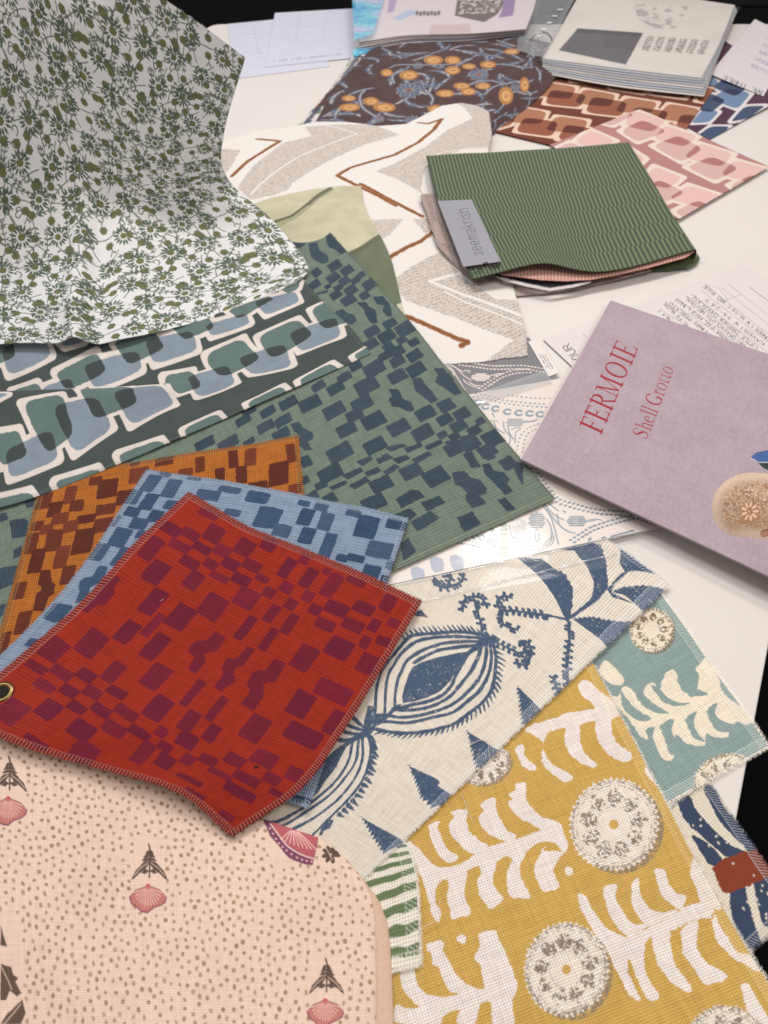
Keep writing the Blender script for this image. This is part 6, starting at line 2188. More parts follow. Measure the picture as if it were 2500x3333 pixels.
n0 = TN
cells = 4
for j in range(cells):
    for i in range(cells):
        cx1 = n0 + (i + .5 + .5 * (j % 2) * .9 + r_.uniform(-.12, .12)) * TN / cells
        cy1 = n0 + (j + .5 + r_.uniform(-.12, .12)) * TN / cells
        a0 = r_.uniform(0, 6.28)
        daisy(cx1, cy1, 9.0 + r_.uniform(-1, 1))
        for k in range(4):
            a = a0 + k * 1.57 + r_.uniform(-.3, .3)
            sx, sy = cx1 + math.cos(a) * mm(13), cy1 + math.sin(a) * mm(13)
            cu = r_.choice([-1, 1]) * r_.uniform(.10, .22)
            frond(sx, sy, a + r_.uniform(-.4, .4), 22 + r_.uniform(-3, 6), cu)
        for k in range(3):
            a = a0 + .7 + k * 2.1
            rx_, ry_ = cx1 + math.cos(a) * mm(19), cy1 + math.sin(a) * mm(19)
            rosette(rx_, ry_, 3.3)
            bg.stroke([(rx_, ry_), (rx_ + math.cos(a + .8) * mm(5), ry_ + math.sin(a + .8) * mm(5)), (rx_ + math.cos(a + 1.2) * mm(10), ry_ + math.sin(a + 1.2) * mm(10))], GRN, .0008)
            leafm(rx_ + math.cos(a + 1) * mm(6), ry_ + math.sin(a + 1) * mm(6), a + .2, mm(5), 1)
        t = np.linspace(0, 5, 14)
        ox, oy = cx1 + math.cos(a0 + 2.2) * mm(21), cy1 + math.sin(a0 + 2.2) * mm(21)
        bg.stroke([(ox + mm(.5 + .8 * u_) * math.cos(u_ + a0), oy + mm(.5 + .8 * u_) * math.sin(u_ + a0)) for u_ in t], GRN, .0009)
tile = wt.fold()

fl_px = [
    [(-420, -760, .60), (-60, -470, .53), (230, -240, .44), (540, 0, .35), (799, 188, .266)],
    [(-360, -330, .50), (-40, -160, .44), (230, 40, .355), (520, 210, .264), (756, 330, .203)],
    [(-330, 40, .40), (-20, 120, .355), (240, 260, .270), (500, 400, .180), (729, 445, .148)],
    [(-320, 360, .29), (-10, 380, .26), (260, 450, .190), (500, 545, .112), (723, 540, .100)],
    [(-320, 640, .17), (0, 640, .150), (290, 650, .115), (540, 650, .068), (768, 618, .056)],
    [(-320, 860, .10), (0, 850, .085), (310, 840, .080), (610, 790, .040), (885, 715, .036)],
    [(-320, 1030, .060), (0, 1000, .050), (320, 980, .058), (650, 920, .025), (1000, 862, .022)],
    [(-320, 1180, .040), (0, 1120, .030), (322, 1112, .034), (660, 1040, .018), (958, 925, .016)]]
flc = np.array([[P(*p) for p in r] for r in fl_px])
flo = Sheet(flc, .00085, (236, 236, 236), 52)
jj = (np.arange(flo.ny) * flo.res / (TS / TN)).astype(int) % TN
ii = (np.arange(flo.nx) * flo.res / (TS / TN)).astype(int) % TN
# bilinear lookup of the repeat
fy = np.arange(flo.ny) * flo.res / (TS / TN)
fx = np.arange(flo.nx) * flo.res / (TS / TN)
y0, x0 = np.floor(fy).astype(int), np.floor(fx).astype(int)
wy_, wx_ = (fy - y0)[:, None, None], (fx - x0)[None, :, None]
g_ = lambda a, b: tile[np.ix_(a % TN, b % TN)]
flo.col = (g_(y0, x0) * (1 - wx_) + g_(y0, x0 + 1) * wx_) * (1 - wy_) + (g_(y0 + 1, x0) * (1 - wx_) + g_(y0 + 1, x0 + 1) * wx_) * wy_


def fz(U, Vv, s):
    # a sharp crease running down to the front hem, and soft folds
    cr = (U - (.475 + .03 * np.sin(Vv * 5)))
    band = np.clip((Vv - .35) * 3, 0, 1)
    z_ = .012 * np.exp(-(cr / .03) ** 2) * band - .010 * np.exp(-((cr - .05) / .035) ** 2) * band * (1 - .6 * np.clip((Vv - .9) * 10, 0, 1))
    z_ += .010 * np.sin(U * 17 + Vv * 2.5) * np.clip(.75 - Vv, 0, 1) * np.clip(1.1 - U, 0, 1)
    z_ += .004 * noise2(s.ny, s.nx, 200, 34) * np.clip(1.2 - Vv, 0, 1)
    return z_


o = flo.build("fabric_swatch", M_thin, zfun=fz, hairs=1800, hair_len=.0028, hair_col=(206, 206, 202), thick=.0006)
tag(o, "large white cloth with small olive sprigs and daisies, raised and draping from the upper left", "fabric swatch", "fabric swatches spread on the table")
# ------------------------------------------------------------------ green ribbed bundle with grey label
GD, GLt = (70, 82, 68), (116, 126, 98)
gb = coons([(V1(vS, 65, 154) + (.029,)), (V1(vS, 440, 132) + (.030,)), (V1(vS, 830, 108) + (.030,)), (V1(vS, 1212, 76) + (.029,))],
           [(V1(vS, 1212, 76) + (.029,)), (V1(vS, 1335, 275) + (.030,)), (V1(vS, 1460, 485) + (.030,)), (V1(vS, 1592, 684) + (.027,))],
           [(V1(vS, 325, 852) + (.027,)), (V1(vS, 720, 764) + (.039,)), (V1(vS, 1080, 808) + (.029,)), (V1(vS, 1592, 684) + (.027,))],
           [(V1(vS, 65, 154) + (.029,)), (V1(vS, 118, 372) + (.028,)), (V1(vS, 210, 600) + (.027,)), (V1(vS, 325, 852) + (.027,))])
gsn = Sheet(gb, .0007, GD, 61)


def ribs(s, n, lo, hi, breaks, dutyc=.38, wig=.07):
    U, Vv = np.meshgrid(np.linspace(0, 1, s.nx), np.linspace(0, 1, s.ny))
    ph_ = U * n + wig * noise2(s.ny, s.nx, 60, 62)
    for b in breaks:
        ph_ = ph_ + .5 * np.clip((Vv - b - .008 * np.sin(U * 5)) * 220, 0, 1)
    w = .5 + .5 * np.cos(2 * math.pi * ph_)
    c = np.clip((w - (1 - dutyc)) * 4 + .2, 0, 1)[..., None]
    s.col = srgb(lo) * (1 - c) + srgb(hi) * c
    s.rib = w


ribs(gsn, 56, GD, GLt, (.36, .53, .72, .86))
gsn.stroke([(0, 0), (0, gsn.ny)], (64, 72, 48), .003)
groot = thing("fabric_bundle", "green ribbed fabric folded around pink and mauve ribbed layers, with a grey label", "fabric bundle", P(1800, 700, 0))
gtop = gsn.build("green_layer", M_fine, zfun=lambda U, Vv, s: .0009 * s.rib + .0010 * noise2(s.ny, s.nx, 90, 63), thick=.0016, hairs=1200, hair_len=.0022, hair_col=(120, 126, 80))


def poly_sheet(name, view, pts, z, base, mat, parent_list, res=.0008, thick=.0012, n=50, hi=None, brk=(), along=0, hairs=500, zf=None, hair_col=None, seed=70, ctrl=None):
    pp = view(pts)
    xs, ys = [p[0] for p in pp], [p[1] for p in pp]
    if ctrl is None:
        ctrl = quad((min(xs) - 6, min(ys) - 6, z), (max(xs) + 6, min(ys) - 6, z), (max(xs) + 6, max(ys) + 6, z), (min(xs) - 6, max(ys) + 6, z))
    s = Sheet(ctrl, res, base, seed)
    s.rib = np.zeros((s.ny, s.nx))
    if hi is not None:
        ribs(s, n, base, hi, brk)
    o = s.build(name, mat, clip=pp, thick=thick, hairs=hairs, hair_len=.0025, zfun=zf, hair_col=hair_col)
    parent_list.append(o)
    return s


gl_parts = [gtop]
# mauve ribbed layer: left rim and the long front fold
mv = coons([V1(vS, 28, 372) + (.016,), V1(vS, 300, 360) + (.015,), V1(vS, 900, 330) + (.012,)], [V1(vS, 900, 330) + (.012,), V1(vS, 1100, 560) + (.012,), V1(vS, 1345, 805) + (.011,)],
           [V1(vS, 420, 962) + (.004,), V1(vS, 900, 915) + (.004,), V1(vS, 1345, 805) + (.011,)], [V1(vS, 28, 372) + (.016,), V1(vS, 118, 640) + (.013,), V1(vS, 420, 962) + (.004,)])
ms = Sheet(mv, .0008, (120, 98, 100), 71)
ribs(ms, 70, (108, 86, 88), (202, 186, 178), (.3, .52, .78), .55)
gl_parts.append(ms.build("mauve_layer", M_fine, thick=.0016, hairs=900, hair_len=.002, zfun=lambda U, Vv, s: .0008 * s.rib,
                         clip=vS([(28, 385), (40, 368), (110, 360), (400, 380), (1100, 600), (1345, 790), (1345, 815), (1200, 845), (1050, 880), (900, 918), (760, 948), (620, 966), (540, 970), (470, 964), (420, 948), (395, 925), (370, 900), (300, 860), (235, 820), (185, 770), (140, 680), (105, 590), (70, 480)])))
poly_sheet("green_lining", vS, [(225, 800), (300, 830), (420, 900), (420, 930), (330, 936), (270, 925), (245, 880)], .003, (66, 84, 54), M_fine, gl_parts, hi=(104, 122, 84), n=14)
poly_sheet("green_lining", vS, [(1180, 700), (1590, 690), (1622, 735), (1600, 765), (1560, 788), (1450, 800), (1320, 806), (1200, 800)], .006, (62, 76, 50), M_fine, gl_parts, hi=(100, 114, 76), n=30)
poly_sheet("dark_layer", vS, [(430, 700), (1300, 650), (1330, 770), (1000, 862), (760, 905), (560, 870), (470, 840)], .0118, (52, 44, 52), M_fine, gl_parts, hi=(92, 82, 92), n=60)
wl = [(455, 835), (520, 850), (640, 880), (765, 905), (900, 885), (1000, 862), (1000, 872), (905, 898), (768, 920), (640, 895), (510, 862)]
poly_sheet("white_layer", vS, wl, .0165, (206, 198, 196), M_fine, gl_parts, hairs=900, hair_col=(210, 204, 202))
poly_sheet("pink_layer", vS, [(470, 810), (520, 700), (1540, 640), (1600, 690), (1540, 730), (1320, 790), (1150, 828), (1000, 856), (860, 864), (720, 858), (580, 838), (500, 828)], .0215, (186, 132, 122), M_fine, gl_parts,
           hi=(214, 176, 164), n=60, hairs=900, hair_col=(196, 110, 100))
# rolled right-hand fold
edge_px = spline([V1(vS, 1212, 76), V1(vS, 1335, 275), V1(vS, 1460, 485), V1(vS, 1592, 684)], 16)
vv_, ff_, cc_ = [], [], []
nP = 10
for k, e in enumerate(edge_px):
    zt = .0295 - .0025 * (k / len(edge_px))
    a_ = P(e[0], e[1], zt)
    nx_ = np.array([.92, .25, 0])
    for m in range(nP):
        t = math.pi * m / (nP - 1)
        R_ = (zt - .005) / 2
        vv_.append((a_[0] + nx_[0] * R_ * .55 * math.sin(t), a_[1] + nx_[1] * R_ * .55 * math.sin(t), .005 + R_ + R_ * math.cos(t)))
for k in range(len(edge_px) - 1):
    for m in range(nP - 1):
        ff_.append((k * nP + m, (k + 1) * nP + m, (k + 1) * nP + m + 1, k * nP + m + 1))
roll_m = solid("green_fold", (84, 98, 66), rough=.9, nscale=260, var=.3, bump=.5, bdist=.001, spec=.1)
gl_parts.append(mesh("rolled_fold", vv_, ff_, roll_m, smooth=True))
# label
LBc = quad(V1(vS, 130, 409) + (.0326,), V1(vS, 324, 400) + (.0336,), V1(vS, 489, 752) + (.0370,), V1(vS, 276, 782) + (.0330,))
lb = Sheet(LBc, .00045, (150, 150, 158), 72)
b0, t0 = V1(vS, 398, 728), V1(vS, 300, 448)
write(lb, "seemakrish", V1(vS, 392, 712), V1(vS, 298, 440), (V1(vS, 225, 452)[0] - V1(vS, 300, 452)[0], 6.0), (74, 74, 80), .0013)
for x, y in ((424, 705), (420, 712), (432, 716), (308, 437)):
    c = lb.inv(vS([(x, y)]))[0]
    lb.blob(c[0], c[1], .0006, (100, 100, 104))
lob = lb.build("label", M_gpaper, thick=.0009)
gl_parts.append(lob)
# binding thread at the label's corner
thr_m = solid("dark_thread", (48, 40, 28), rough=.9)


def tube(name, pts, r, mat, n=6, parent=None):
    pts = [np.array(p, float) for p in pts]
    vs_, fs_ = [], []
    for k, p in enumerate(pts):
        d = pts[min(k + 1, len(pts) - 1)] - pts[max(k - 1, 0)]
        d /= np.linalg.norm(d) + 1e-9
        a = np.cross(d, (0, 0, 1.0))
        if np.linalg.norm(a) < 1e-3:
            a = np.array([1.0, 0, 0])
        a /= np.linalg.norm(a)
        b = np.cross(d, a)
        for m in range(n):
            t = 2 * math.pi * m / n
            vs_.append(p + r * (math.cos(t) * a + math.sin(t) * b))
    for k in range(len(pts) - 1):
        for m in range(n):
            fs_.append((k * n + m, (k + 1) * n + m, (k + 1) * n + (m + 1) % n, k * n + (m + 1) % n))
    return mesh(name, vs_, fs_, mat, parent, smooth=True)


q = spline([(325, 800), (345, 785), (372, 795), (385, 770), (410, 760), (430, 780), (455, 768), (480, 772), (470, 782), (440, 778)], 5)
gl_parts.append(tube("binding_thread", [P(*V1(vS, a, b), .0355) for a, b in q], .0011, thr_m))
adopt(groot, *gl_parts)

# ------------------------------------------------------------------ mauve pattern book with red lettering
bk = quad((1986, 977, .013), (2760, 1240, .016), (2900, 2064, .034), (1693, 1493, .024))
bs = Sheet(bk, .00055, (166, 150, 158), 81)
bs.col *= (1 + .055 * noise2(bs.ny, bs.nx, 5, 82, 2) + .05 * noise2(bs.ny, bs.nx, 60, 83, 3))[..., None]
for _ in range(700):
    x, y = rng.uniform(0, bs.nx), rng.uniform(0, bs.ny)
    L_ = rng.uniform(5, 20)
    if _ % 2:
        bs.stroke([(x, y), (x + L_, y + rng.uniform(-1, 1))], (190, 176, 184), .0007, alpha=.28)
    else:
        bs.stroke([(x, y), (x + rng.uniform(-1, 1), y + L_)], (190, 176, 184), .0007, alpha=.28)
REDL = (152, 38, 50)
Tk, tn = .17, .06


def O_(cx, cy, rx, ry, a0=0, a1=360, tk=Tk, thin=tn, n=22, rot=0):
    t = np.radians(np.linspace(a0, a1, n))
    pts = [(cx + rx * math.cos(a), cy + ry * math.sin(a)) for a in t]
    w = [thin + (tk - thin) * abs(math.cos(a - rot)) ** 1.5 for a in t]
    return (pts, w)


SER = {
    'F': (.72, [([(.17, .02), (.17, .98)], Tk), ([(0, .02), (.36, .02)], tn), ([(0, .98), (.62, .98)], tn), ([(.60, .98), (.62, .76)], [.09, .02]), ([(.2, .52), (.46, .52)], tn), ([(.47, .62), (.47, .42)], .03)]),
    'E': (.76, [([(.17, .02), (.17, .98)], Tk), ([(0, .02), (.64, .02)], tn), ([(0, .98), (.60, .98)], tn), ([(.58, .98), (.60, .78)], [.08, .02]), ([(.2, .52), (.46, .52)], tn), ([(.47, .62), (.47, .42)], .03), ([(.63, .02), (.67, .26)], [.10, .02])]),
    'R': (.84, [([(.17, .02), (.17, .98)], Tk), ([(0, .02), (.34, .02)], tn), ([(0, .98), (.36, .98)], tn), ([(.34, .98)] + O_(.34, .75, .25, .23, 90, -90)[0] + [(.2, .52)], [tn] + O_(.34, .75, .25, .23, 90, -90)[1] + [tn]),
                ([(.38, .5), (.66, .03)], [.10, .13]), ([(.62, .02), (.82, .02)], tn)]),
    'M': (1.12, [([(.14, .02), (.16, .98)], tn), ([(0, .02), (.28, .02)], tn), ([(0, .98), (.22, .98)], tn), ([(.18, .96), (.50, .06)], [.14, .12]), ([(.52, .06), (.84, .96)], tn), ([(.88, .02), (.87, .98)], Tk), ([(.72, .02), (1.04, .02)], tn), ([(.84, .98), (1.02, .98)], tn)]),
    'O': (1.0, [O_(.45, .5, .37, .49)]),
    'I': (.44, [([(.19, .02), (.19, .98)], Tk), ([(0, .02), (.38, .02)], tn), ([(0, .98), (.38, .98)], tn)]),
    'S': (.70, [([(.52, .78), (.48, .94), (.30, .99), (.13, .90), (.10, .74), (.22, .60), (.42, .46), (.52, .30), (.46, .10), (.27, .01), (.12, .06), (.06, .26)], [.03, .04, .045, .08, .12, .15, .16, .13, .08, .045, .04, .03]), ([(.54, .74), (.52, .98)], .03), ([(.05, .02), (.06, .28)], .03)]),
    'h': (.64, [([(.14, .02), (.14, 1.02)], .11), ([(0, .02), (.27, .02)], .035), ([(.02, 1.0), (.14, 1.02)], .035), ([(.14, .48), (.26, .62), (.40, .60), (.47, .48), (.48, .02)], [.04, .05, .08, .11, .11]), ([(.35, .02), (.60, .02)], .035)]),
    'e': (.56, [([(.08, .38), (.42, .38), (.40, .54), (.26, .63), (.11, .54), (.05, .32), (.11, .10), (.27, .01), (.42, .09)], [.03, .05, .07, .045, .09, .12, .10, .05, .03])]),
    'l': (.32, [([(.14, .02), (.14, 1.02)], .11), ([(0, .02), (.28, .02)], .035), ([(.02, 1.0), (.14, 1.02)], .035)]),
    'G': (.90, [O_(.44, .5, .36, .49, 45, 330), ([(.70, .98), (.72, .72)], .03), ([(.70, .05), (.70, .38)], .11), ([(.54, .39), (.82, .39)], .035)]),
    'r': (.46, [([(.14, .02), (.14, .60)], .11), ([(0, .02), (.28, .02)], .035), ([(.02, .60), (.14, .60)], .035), ([(.14, .44), (.24, .58), (.36, .58)], [.04, .06, .10])]),
    'o': (.58, [O_(.27, .32, .22, .31, tk=.11, thin=.035)]),
    't': (.40, [([(.15, .82), (.15, .12), (.22, .02), (.34, .06)], [.03, .11, .09, .03]), ([(.02, .60), (.32, .60)], .035)]),
}


def serif(s, text, p0, p1, cap, col, track=.04, spaces=.35):
    p0, p1, cap = map(lambda q: np.array(q, float), (p0, p1, cap))
    tot = sum(SER[c][0] + track if c != ' ' else spaces for c in text)
    ux = (p1 - p0) / tot
    sc = np.linalg.norm(s.inv([p0 + cap])[0] - s.inv([p0])[0]) * s.res
    x = 0
    for ch in text:
        if ch == ' ':
            x += spaces
            continue
        adv, sts = SER[ch]
        for pts, w in sts:
            q = [p0 + ux * (x + a) + cap * b for a, b in pts]
            ww = (np.array(w) if not np.isscalar(w) else w) * sc
            s.stroke(s.inv(q), col, ww if np.isscalar(ww) else list(ww))
        x += adv + track


def vec(view, a, b):
    a, b = view([a, b])
    return (b[0] - a[0], b[1] - a[1])


serif(bs, "FERMOIE", V1(vBk, 655, 1500), V1(vBk, 884, 975), vec(vBk, (650, 1500), (524, 1444)), REDL)
serif(bs, "Shell Grotto", V1(vBk, 933, 1532), V1(vBk, 1098, 1105), vec(vBk, (935, 1530), (843, 1494)), REDL, track=.01, spaces=.22)
# the printed shell picture
sh_out = spline([(372, 1080), (400, 980), (480, 870), (600, 790), (720, 758), (850, 756), (1000, 770), (1250, 820), (1500, 920), (1650, 1100), (1600, 1300), (1400, 1440), (1150, 1470), (948, 1450), (800, 1432), (700, 1412), (640, 1415), (560, 1392), (470, 1345), (410, 1280), (378, 1190)], 4)
so = vSh([tuple(p) for p in sh_out])
bs.ppoly(so, (196, 172, 152), wob=.0004)
q = bs.inv(so)
w = bs._win(q[:, 0].min(), q[:, 0].max(), q[:, 1].min(), q[:, 1].max())
ys, xs, X, Y = w
ins = np.clip(.5 - sdpoly(q, X, Y), 0, 1)
inner = vSh([tuple(p) for p in spline([(400, 1080), (470, 920), (620, 825), (820, 800), (1000, 810), (1300, 900), (1500, 1060), (1400, 1300), (1150, 1400), (900, 1380), (700, 1370), (540, 1370), (405, 1200)], 4)])
sdi = sdpoly(bs.inv(inner), X, Y)
# crackle cells
cells_ = rng.uniform([X.min(), Y.min()], [X.max(), Y.max()], (2600, 2))
d1 = np.full(X.shape, 1e9)
d2 = np.full(X.shape, 1e9)
gh = {}
for c in cells_:
    gh.setdefault((int(c[0] // 12), int(c[1] // 12)), []).append(c)
for key_, lst in gh.items():
    x0_, y0_ = key_[0] * 12 - 12 - xs.start, key_[1] * 12 - 12 - ys.start
    a0_, a1_ = max(0, x0_), min(X.shape[1], x0_ + 36)
    b0_, b1_ = max(0, y0_), min(X.shape[0], y0_ + 36)
    if a0_ >= a1_ or b0_ >= b1_:
        continue
    sl = (slice(b0_, b1_), slice(a0_, a1_))
    for c in lst:
        d = np.hypot(X[sl] - c[0], Y[sl] - c[1])
        m_ = d < d1[sl]
        d2[sl] = np.where(m_, d1[sl], np.minimum(d2[sl], d))
        d1[sl] = np.where(m_, d, d1[sl])
crk = np.clip(1.5 - (d2 - d1) * .7, 0, 1) * np.clip(-sdi / 20, 0, 1)
tone = np.clip(.5 + .5 * noise2(*X.shape, 60, 85, 2), 0, 1)
cc_ = (srgb((172, 126, 74))[None, None] * tone[..., None] + srgb((98, 66, 54))[None, None] * (1 - tone[..., None]))
a_ = (ins * crk * .85)[..., None]
bs.col[ys, xs] = bs.col[ys, xs] * (1 - a_) + cc_ * a_
a_ = (ins * np.clip(.5 + noise2(*X.shape, 80, 86, 2) - .1, 0, 1) * np.clip(-sdi / 30, 0, 1) * .6)[..., None]
bs.col[ys, xs] = bs.col[ys, xs] * (1 - a_) + srgb((150, 106, 62)) * a_
yy_ = (Y - Y.min()) / (Y.max() - Y.min())
py_ = np.array([[q_[1] for q_ in so]])
up = bs.inv([V1(vSh, 800, 760)])[0]
dn = bs.inv([V1(vSh, 800, 1430)])[0]
ax = dn - up
tt_ = ((X - up[0]) * ax[0] + (Y - up[1]) * ax[1]) / (ax ** 2).sum()
tone2 = np.clip(1.12 - .62 * np.clip(tt_ - .35, 0, 1) ** 1.2, .4, 1.15)      # the tones of the printed picture itself
bs.col[ys, xs] *= (1 + ins * (tone2 - 1))[..., None]
for k in range(9):
    t = 2 * math.pi * k / 9
    p = vSh(ell(760 + 62 * math.cos(t), 1150 + 70 * math.sin(t), 40, 20, t, 14))
    bs.ppoly(p, (206, 176, 150))
    bs.pstroke(p + p[:1], (140, 92, 50), .0010)
for k in range(6):
    p = vSh(ell(900 + 22 * k, 1380 - 6 * k, 26, 34, 0, 14))
    bs.ppoly(p, (178, 128, 104))
    bs.pstroke(p + p[:1], (110, 66, 48), .0010)
bs.ppoly(vSh([(765, 597), (830, 545), (948, 522), (1300, 540), (1500, 640), (1400, 760), (1200, 800), (1000, 755), (900, 705), (840, 650), (815, 628)]), (40, 54, 56))
bs.ppoly(vSh([(765, 597), (830, 548), (948, 524), (1300, 545), (1500, 640), (1200, 650), (940, 640), (850, 645), (812, 625)]), (62, 96, 150))
bs.pstroke(vSh([(765, 598), (815, 625), (850, 648), (948, 648), (1200, 655)]), (196, 190, 196), .0014)
bkr = thing("pattern_book", "mauve cloth-covered book with red serif lettering and a shell picture, lying at the right", "book", P(2200, 1400, 0))
bs.stroke([(0, 0), (0, bs.ny)], (224, 216, 212), .0016)
bs.stroke([(0, bs.ny - 1), (bs.nx, bs.ny - 1)], (150, 134, 140), .0012)
M_book = cloth_mat("book_cloth", 'plain', per=.0012, tint=.16, slub=.16, depth=.2, rough=.7, sheen=.1)
bo = bs.build("front_cover", M_book, thick=.0030)
pg_m = solid("page_edges", (220, 212, 204), rough=.8, nscale=500, var=.06)
und = quad((1990, 990, .0105), (2760, 1245, .013), (2890, 2050, .030), (1706, 1488, .0205))
cW = [und[0, 0], und[0, 1], und[1, 1], und[1, 0]]
cv_ = [c_ + np.array([.004 if k in (0, 3) else -.004, -.003 if k < 2 else .006, 0]) for k, c_ in enumerate(cW)]
vs_ = cv_ + [c_ - np.array([0, 0, .006]) for c_ in cv_]
pb = mesh("pages", vs_, [(0, 3, 2, 1), (4, 5, 6, 7), (0, 1, 5, 4), (1, 2, 6, 5), (2, 3, 7, 6), (3, 0, 4, 7)], pg_m)
adopt(bkr, bo, pb)

# ------------------------------------------------------------------ handwritten note
nt_c = [P(2421, 866, .003), P(1768, 1104, .003)]
d_ = nt_c[1] - nt_c[0]
n_ = np.array([-d_[1], d_[0], 0]) / np.linalg.norm(d_)
if n_[1] > 0:
    n_ = -n_
wdt = .32
# apex corner, right side runs off the frame
nt = Sheet(np.array([[nt_c[1], nt_c[0]], [nt_c[1] + n_ * wdt, nt_c[0] + n_ * wdt]]), .0006, (216, 208, 206), 91)
INK = (44, 42, 48)
ru = []
for (x0_, y0_), (x1_, y1_) in (((1275, 295), (1659, 590)), ((1200, 320), (1659, 680)), ((1040, 290), (1659, 775)), ((1000, 345), (1659, 860)), ((900, 380), (1659, 960)), ((850, 395), (1480, 890)),
                               ((780, 440), (1400, 900)), ((700, 460), (1280, 850)), ((650, 475), (1130, 800)), ((600, 530), (900, 720))):
    nt.pstroke(vN([(x0_, y0_), (x1_, y1_)]), (120, 116, 124), .0009, alpha=.8)
nt.pstroke(vN([(1380, 395), (1260, 440), (1100, 500), (900, 570), (720, 625)]), (176, 184, 188), .0022, alpha=.8)
nt.pstroke(vN([(1270, 440), (1180, 330), (1040, 288)]), (120, 116, 124), .0006)


def hand(text, a, b, h=44):
    a, b = np.array(V1(vN, *a)), np.array(V1(vN, *b))
    d = (b - a) / np.linalg.norm(b - a)
    cap = np.array([d[1], -d[0]])          # letter tops point down-left
    if cap[1] < 0:
        cap = -cap
    write(nt, text, a, b, cap * h * .33153 * .8, (70, 68, 76), .0009, jit=.28)


hand("GINGER 1 W 16-24 C 3RD ISSUE", (1690, 830), (1035, 285), 38)
hand("KAVERI W 34-24 F", (1625, 868), (1040, 408), 42)
hand("LITTLE ZANTHER CHOCOLATE", (1560, 905), (925, 392), 42)
hand("OBI GRASSCLOTH NEUTRAL", (1440, 885), (850, 400), 40)
hand("MYRA PAE MO3 LINOS", (1290, 830), (755, 410), 42)
hand("TIN02 PERLATO", (1075, 750), (700, 460), 40)
hand("OL FS WHITE", (880, 690), (650, 455), 38)
hand("BLA J", (700, 620), (590, 530), 36)
for L_ in ([(1480, 322), (1659, 450)],):
    q = spline(vN(L_), 26)
    for k in range(len(q) - 1):
        nt.pstroke([tuple(q[k]), tuple(q[k] + (q[k + 1] - q[k]) * .6)], (110, 106, 112), .0012)
# printed heading near the far corner
hx = np.array(V1(vW, 1320, 225))
serif(nt, "IO", V1(vW, 1345, 262), V1(vW, 1300, 212), vec(vW, (1300, 210), (1268, 228)), (70, 68, 72)) if False else None
write(nt, "OUR", V1(vW, 1352, 232), V1(vW, 1240, 92), vec(vW, (1250, 92), (1190, 122)), (76, 74, 80), .0015, adv=5.2)
nt.pstroke(vW([(1370, 15), (1410, 50)]), (120, 118, 120), .0008)
o = nt.build("paper_note", M_paper, thick=.0004, zfun=lambda U, Vv, s: .002 * np.clip(U * 4 - 3, 0, 1) * np.clip(1 - Vv * 3, 0, 1))
tag(o, "white ruled sheet with handwritten list in black ink, partly under the mauve book", "paper note")

# ------------------------------------------------------------------ papers at the far right: printed letter
lt = Sheet(coons([(2300, 250, .003), (2457, 60, .010)], [(2457, 60, .010), (2640, 160, .006)], [(2318, 228, .006), (2620, 372, .006)], [(2300, 250, .003), (2318, 228, .006)]) if False else
           quad((2457, 62, .008), (2680, 170, .006), (2610, 365, .006), (2310, 240, .006)), .0011, (214, 208, 210), 92)
for k in range(11):
    f = k / 10
    a0_, b0_ = (2440 - 105 * f, 85 + 120 * f), (2640 - 80 * f, 180 + 130 * f)
    lt.pstroke([a0_, b0_], (168, 164, 172), .0010, alpha=.7)
for k in range(5):
    a0_ = np.array([2500 - 14 * k, 118 + 22 * k])
    write(lt, "".join(random.choice("ABEHKLMNORST ") for _ in range(16)), a0_ + (110, 48), a0_, (-5, 9), (110, 112, 150), .0010, jit=.4)
write(lt, "FIVE THREE", V1(vK, 1668, 562), V1(vK, 1385, 448), (-10.5, -12) if False else vec(vK, (1650, 515), (1638, 540)), (84, 82, 88), .0022)
o = lt.build("paper_sheet", M_paper, thick=.0005)
tag(o, "white printed letter with ruled lines at the far right, beside the clear binder", "paper sheet")

# white forms at the far left
for (q4, z_, lab, seed) in ((((740, 78), (1010, 52), (1074, 216), (765, 256)), .0012, "white printed form lying lowest, next to the sprig cloth's corner", 5),
                            (((895, 42), (1172, 26), (1153, 188), (862, 218)), .0024, "white printed form with a faint table, beside the iridescent pocket", 6)):
    s = Sheet(quad(*[(a, b, z_) for a, b in q4]), .0012, (206, 206, 220), 93 + seed)
    q4 = np.array(q4, float)
    r_ = np.random.default_rng(seed)
    for k in range(11):
        f = .08 + .8 * k / 11
        L0_, R0_ = q4[0] * (1 - f) + q4[3] * f, q4[1] * (1 - f) + q4[2] * f
        for m in range(int(r_.integers(1, 4))):
            a_ = r_.uniform(.06, .6)
            b_ = a_ + r_.uniform(.08, .3)
            s.pstroke([tuple(L0_ + (R0_ - L0_) * a_), tuple(L0_ + (R0_ - L0_) * min(b_, .95))], (160, 160, 184), r_.uniform(.001, .0026), alpha=.5)
    for a_ in (.3, .62):
        s.pstroke([tuple(q4[0] * (1 - a_) + q4[1] * a_), tuple((q4[0] * .4 + q4[3] * .6) * (1 - a_) + (q4[1] * .4 + q4[2] * .6) * a_)], (160, 160, 190), .0014, alpha=.5)
    if seed == 6:
        write(s, "THE HEARTH WEAVES CO", (892, 202), (1118, 178), (1.5, -9), (120, 120, 146), .0022, jit=.1) if False else None
        a_, b_ = np.array([890, 201.]), np.array([1120, 177.])
        for k in range(34):
            if r_.random() < .78:
                p = a_ + (b_ - a_) * k / 34
                s.pstroke([tuple(p), tuple(p + np.array([3.5, -4.0]))], (130, 130, 156), .0026, alpha=.8)
    o = s.build("paper_sheet", M_paper, thick=.0006)
    tag(o, lab, "paper sheet")

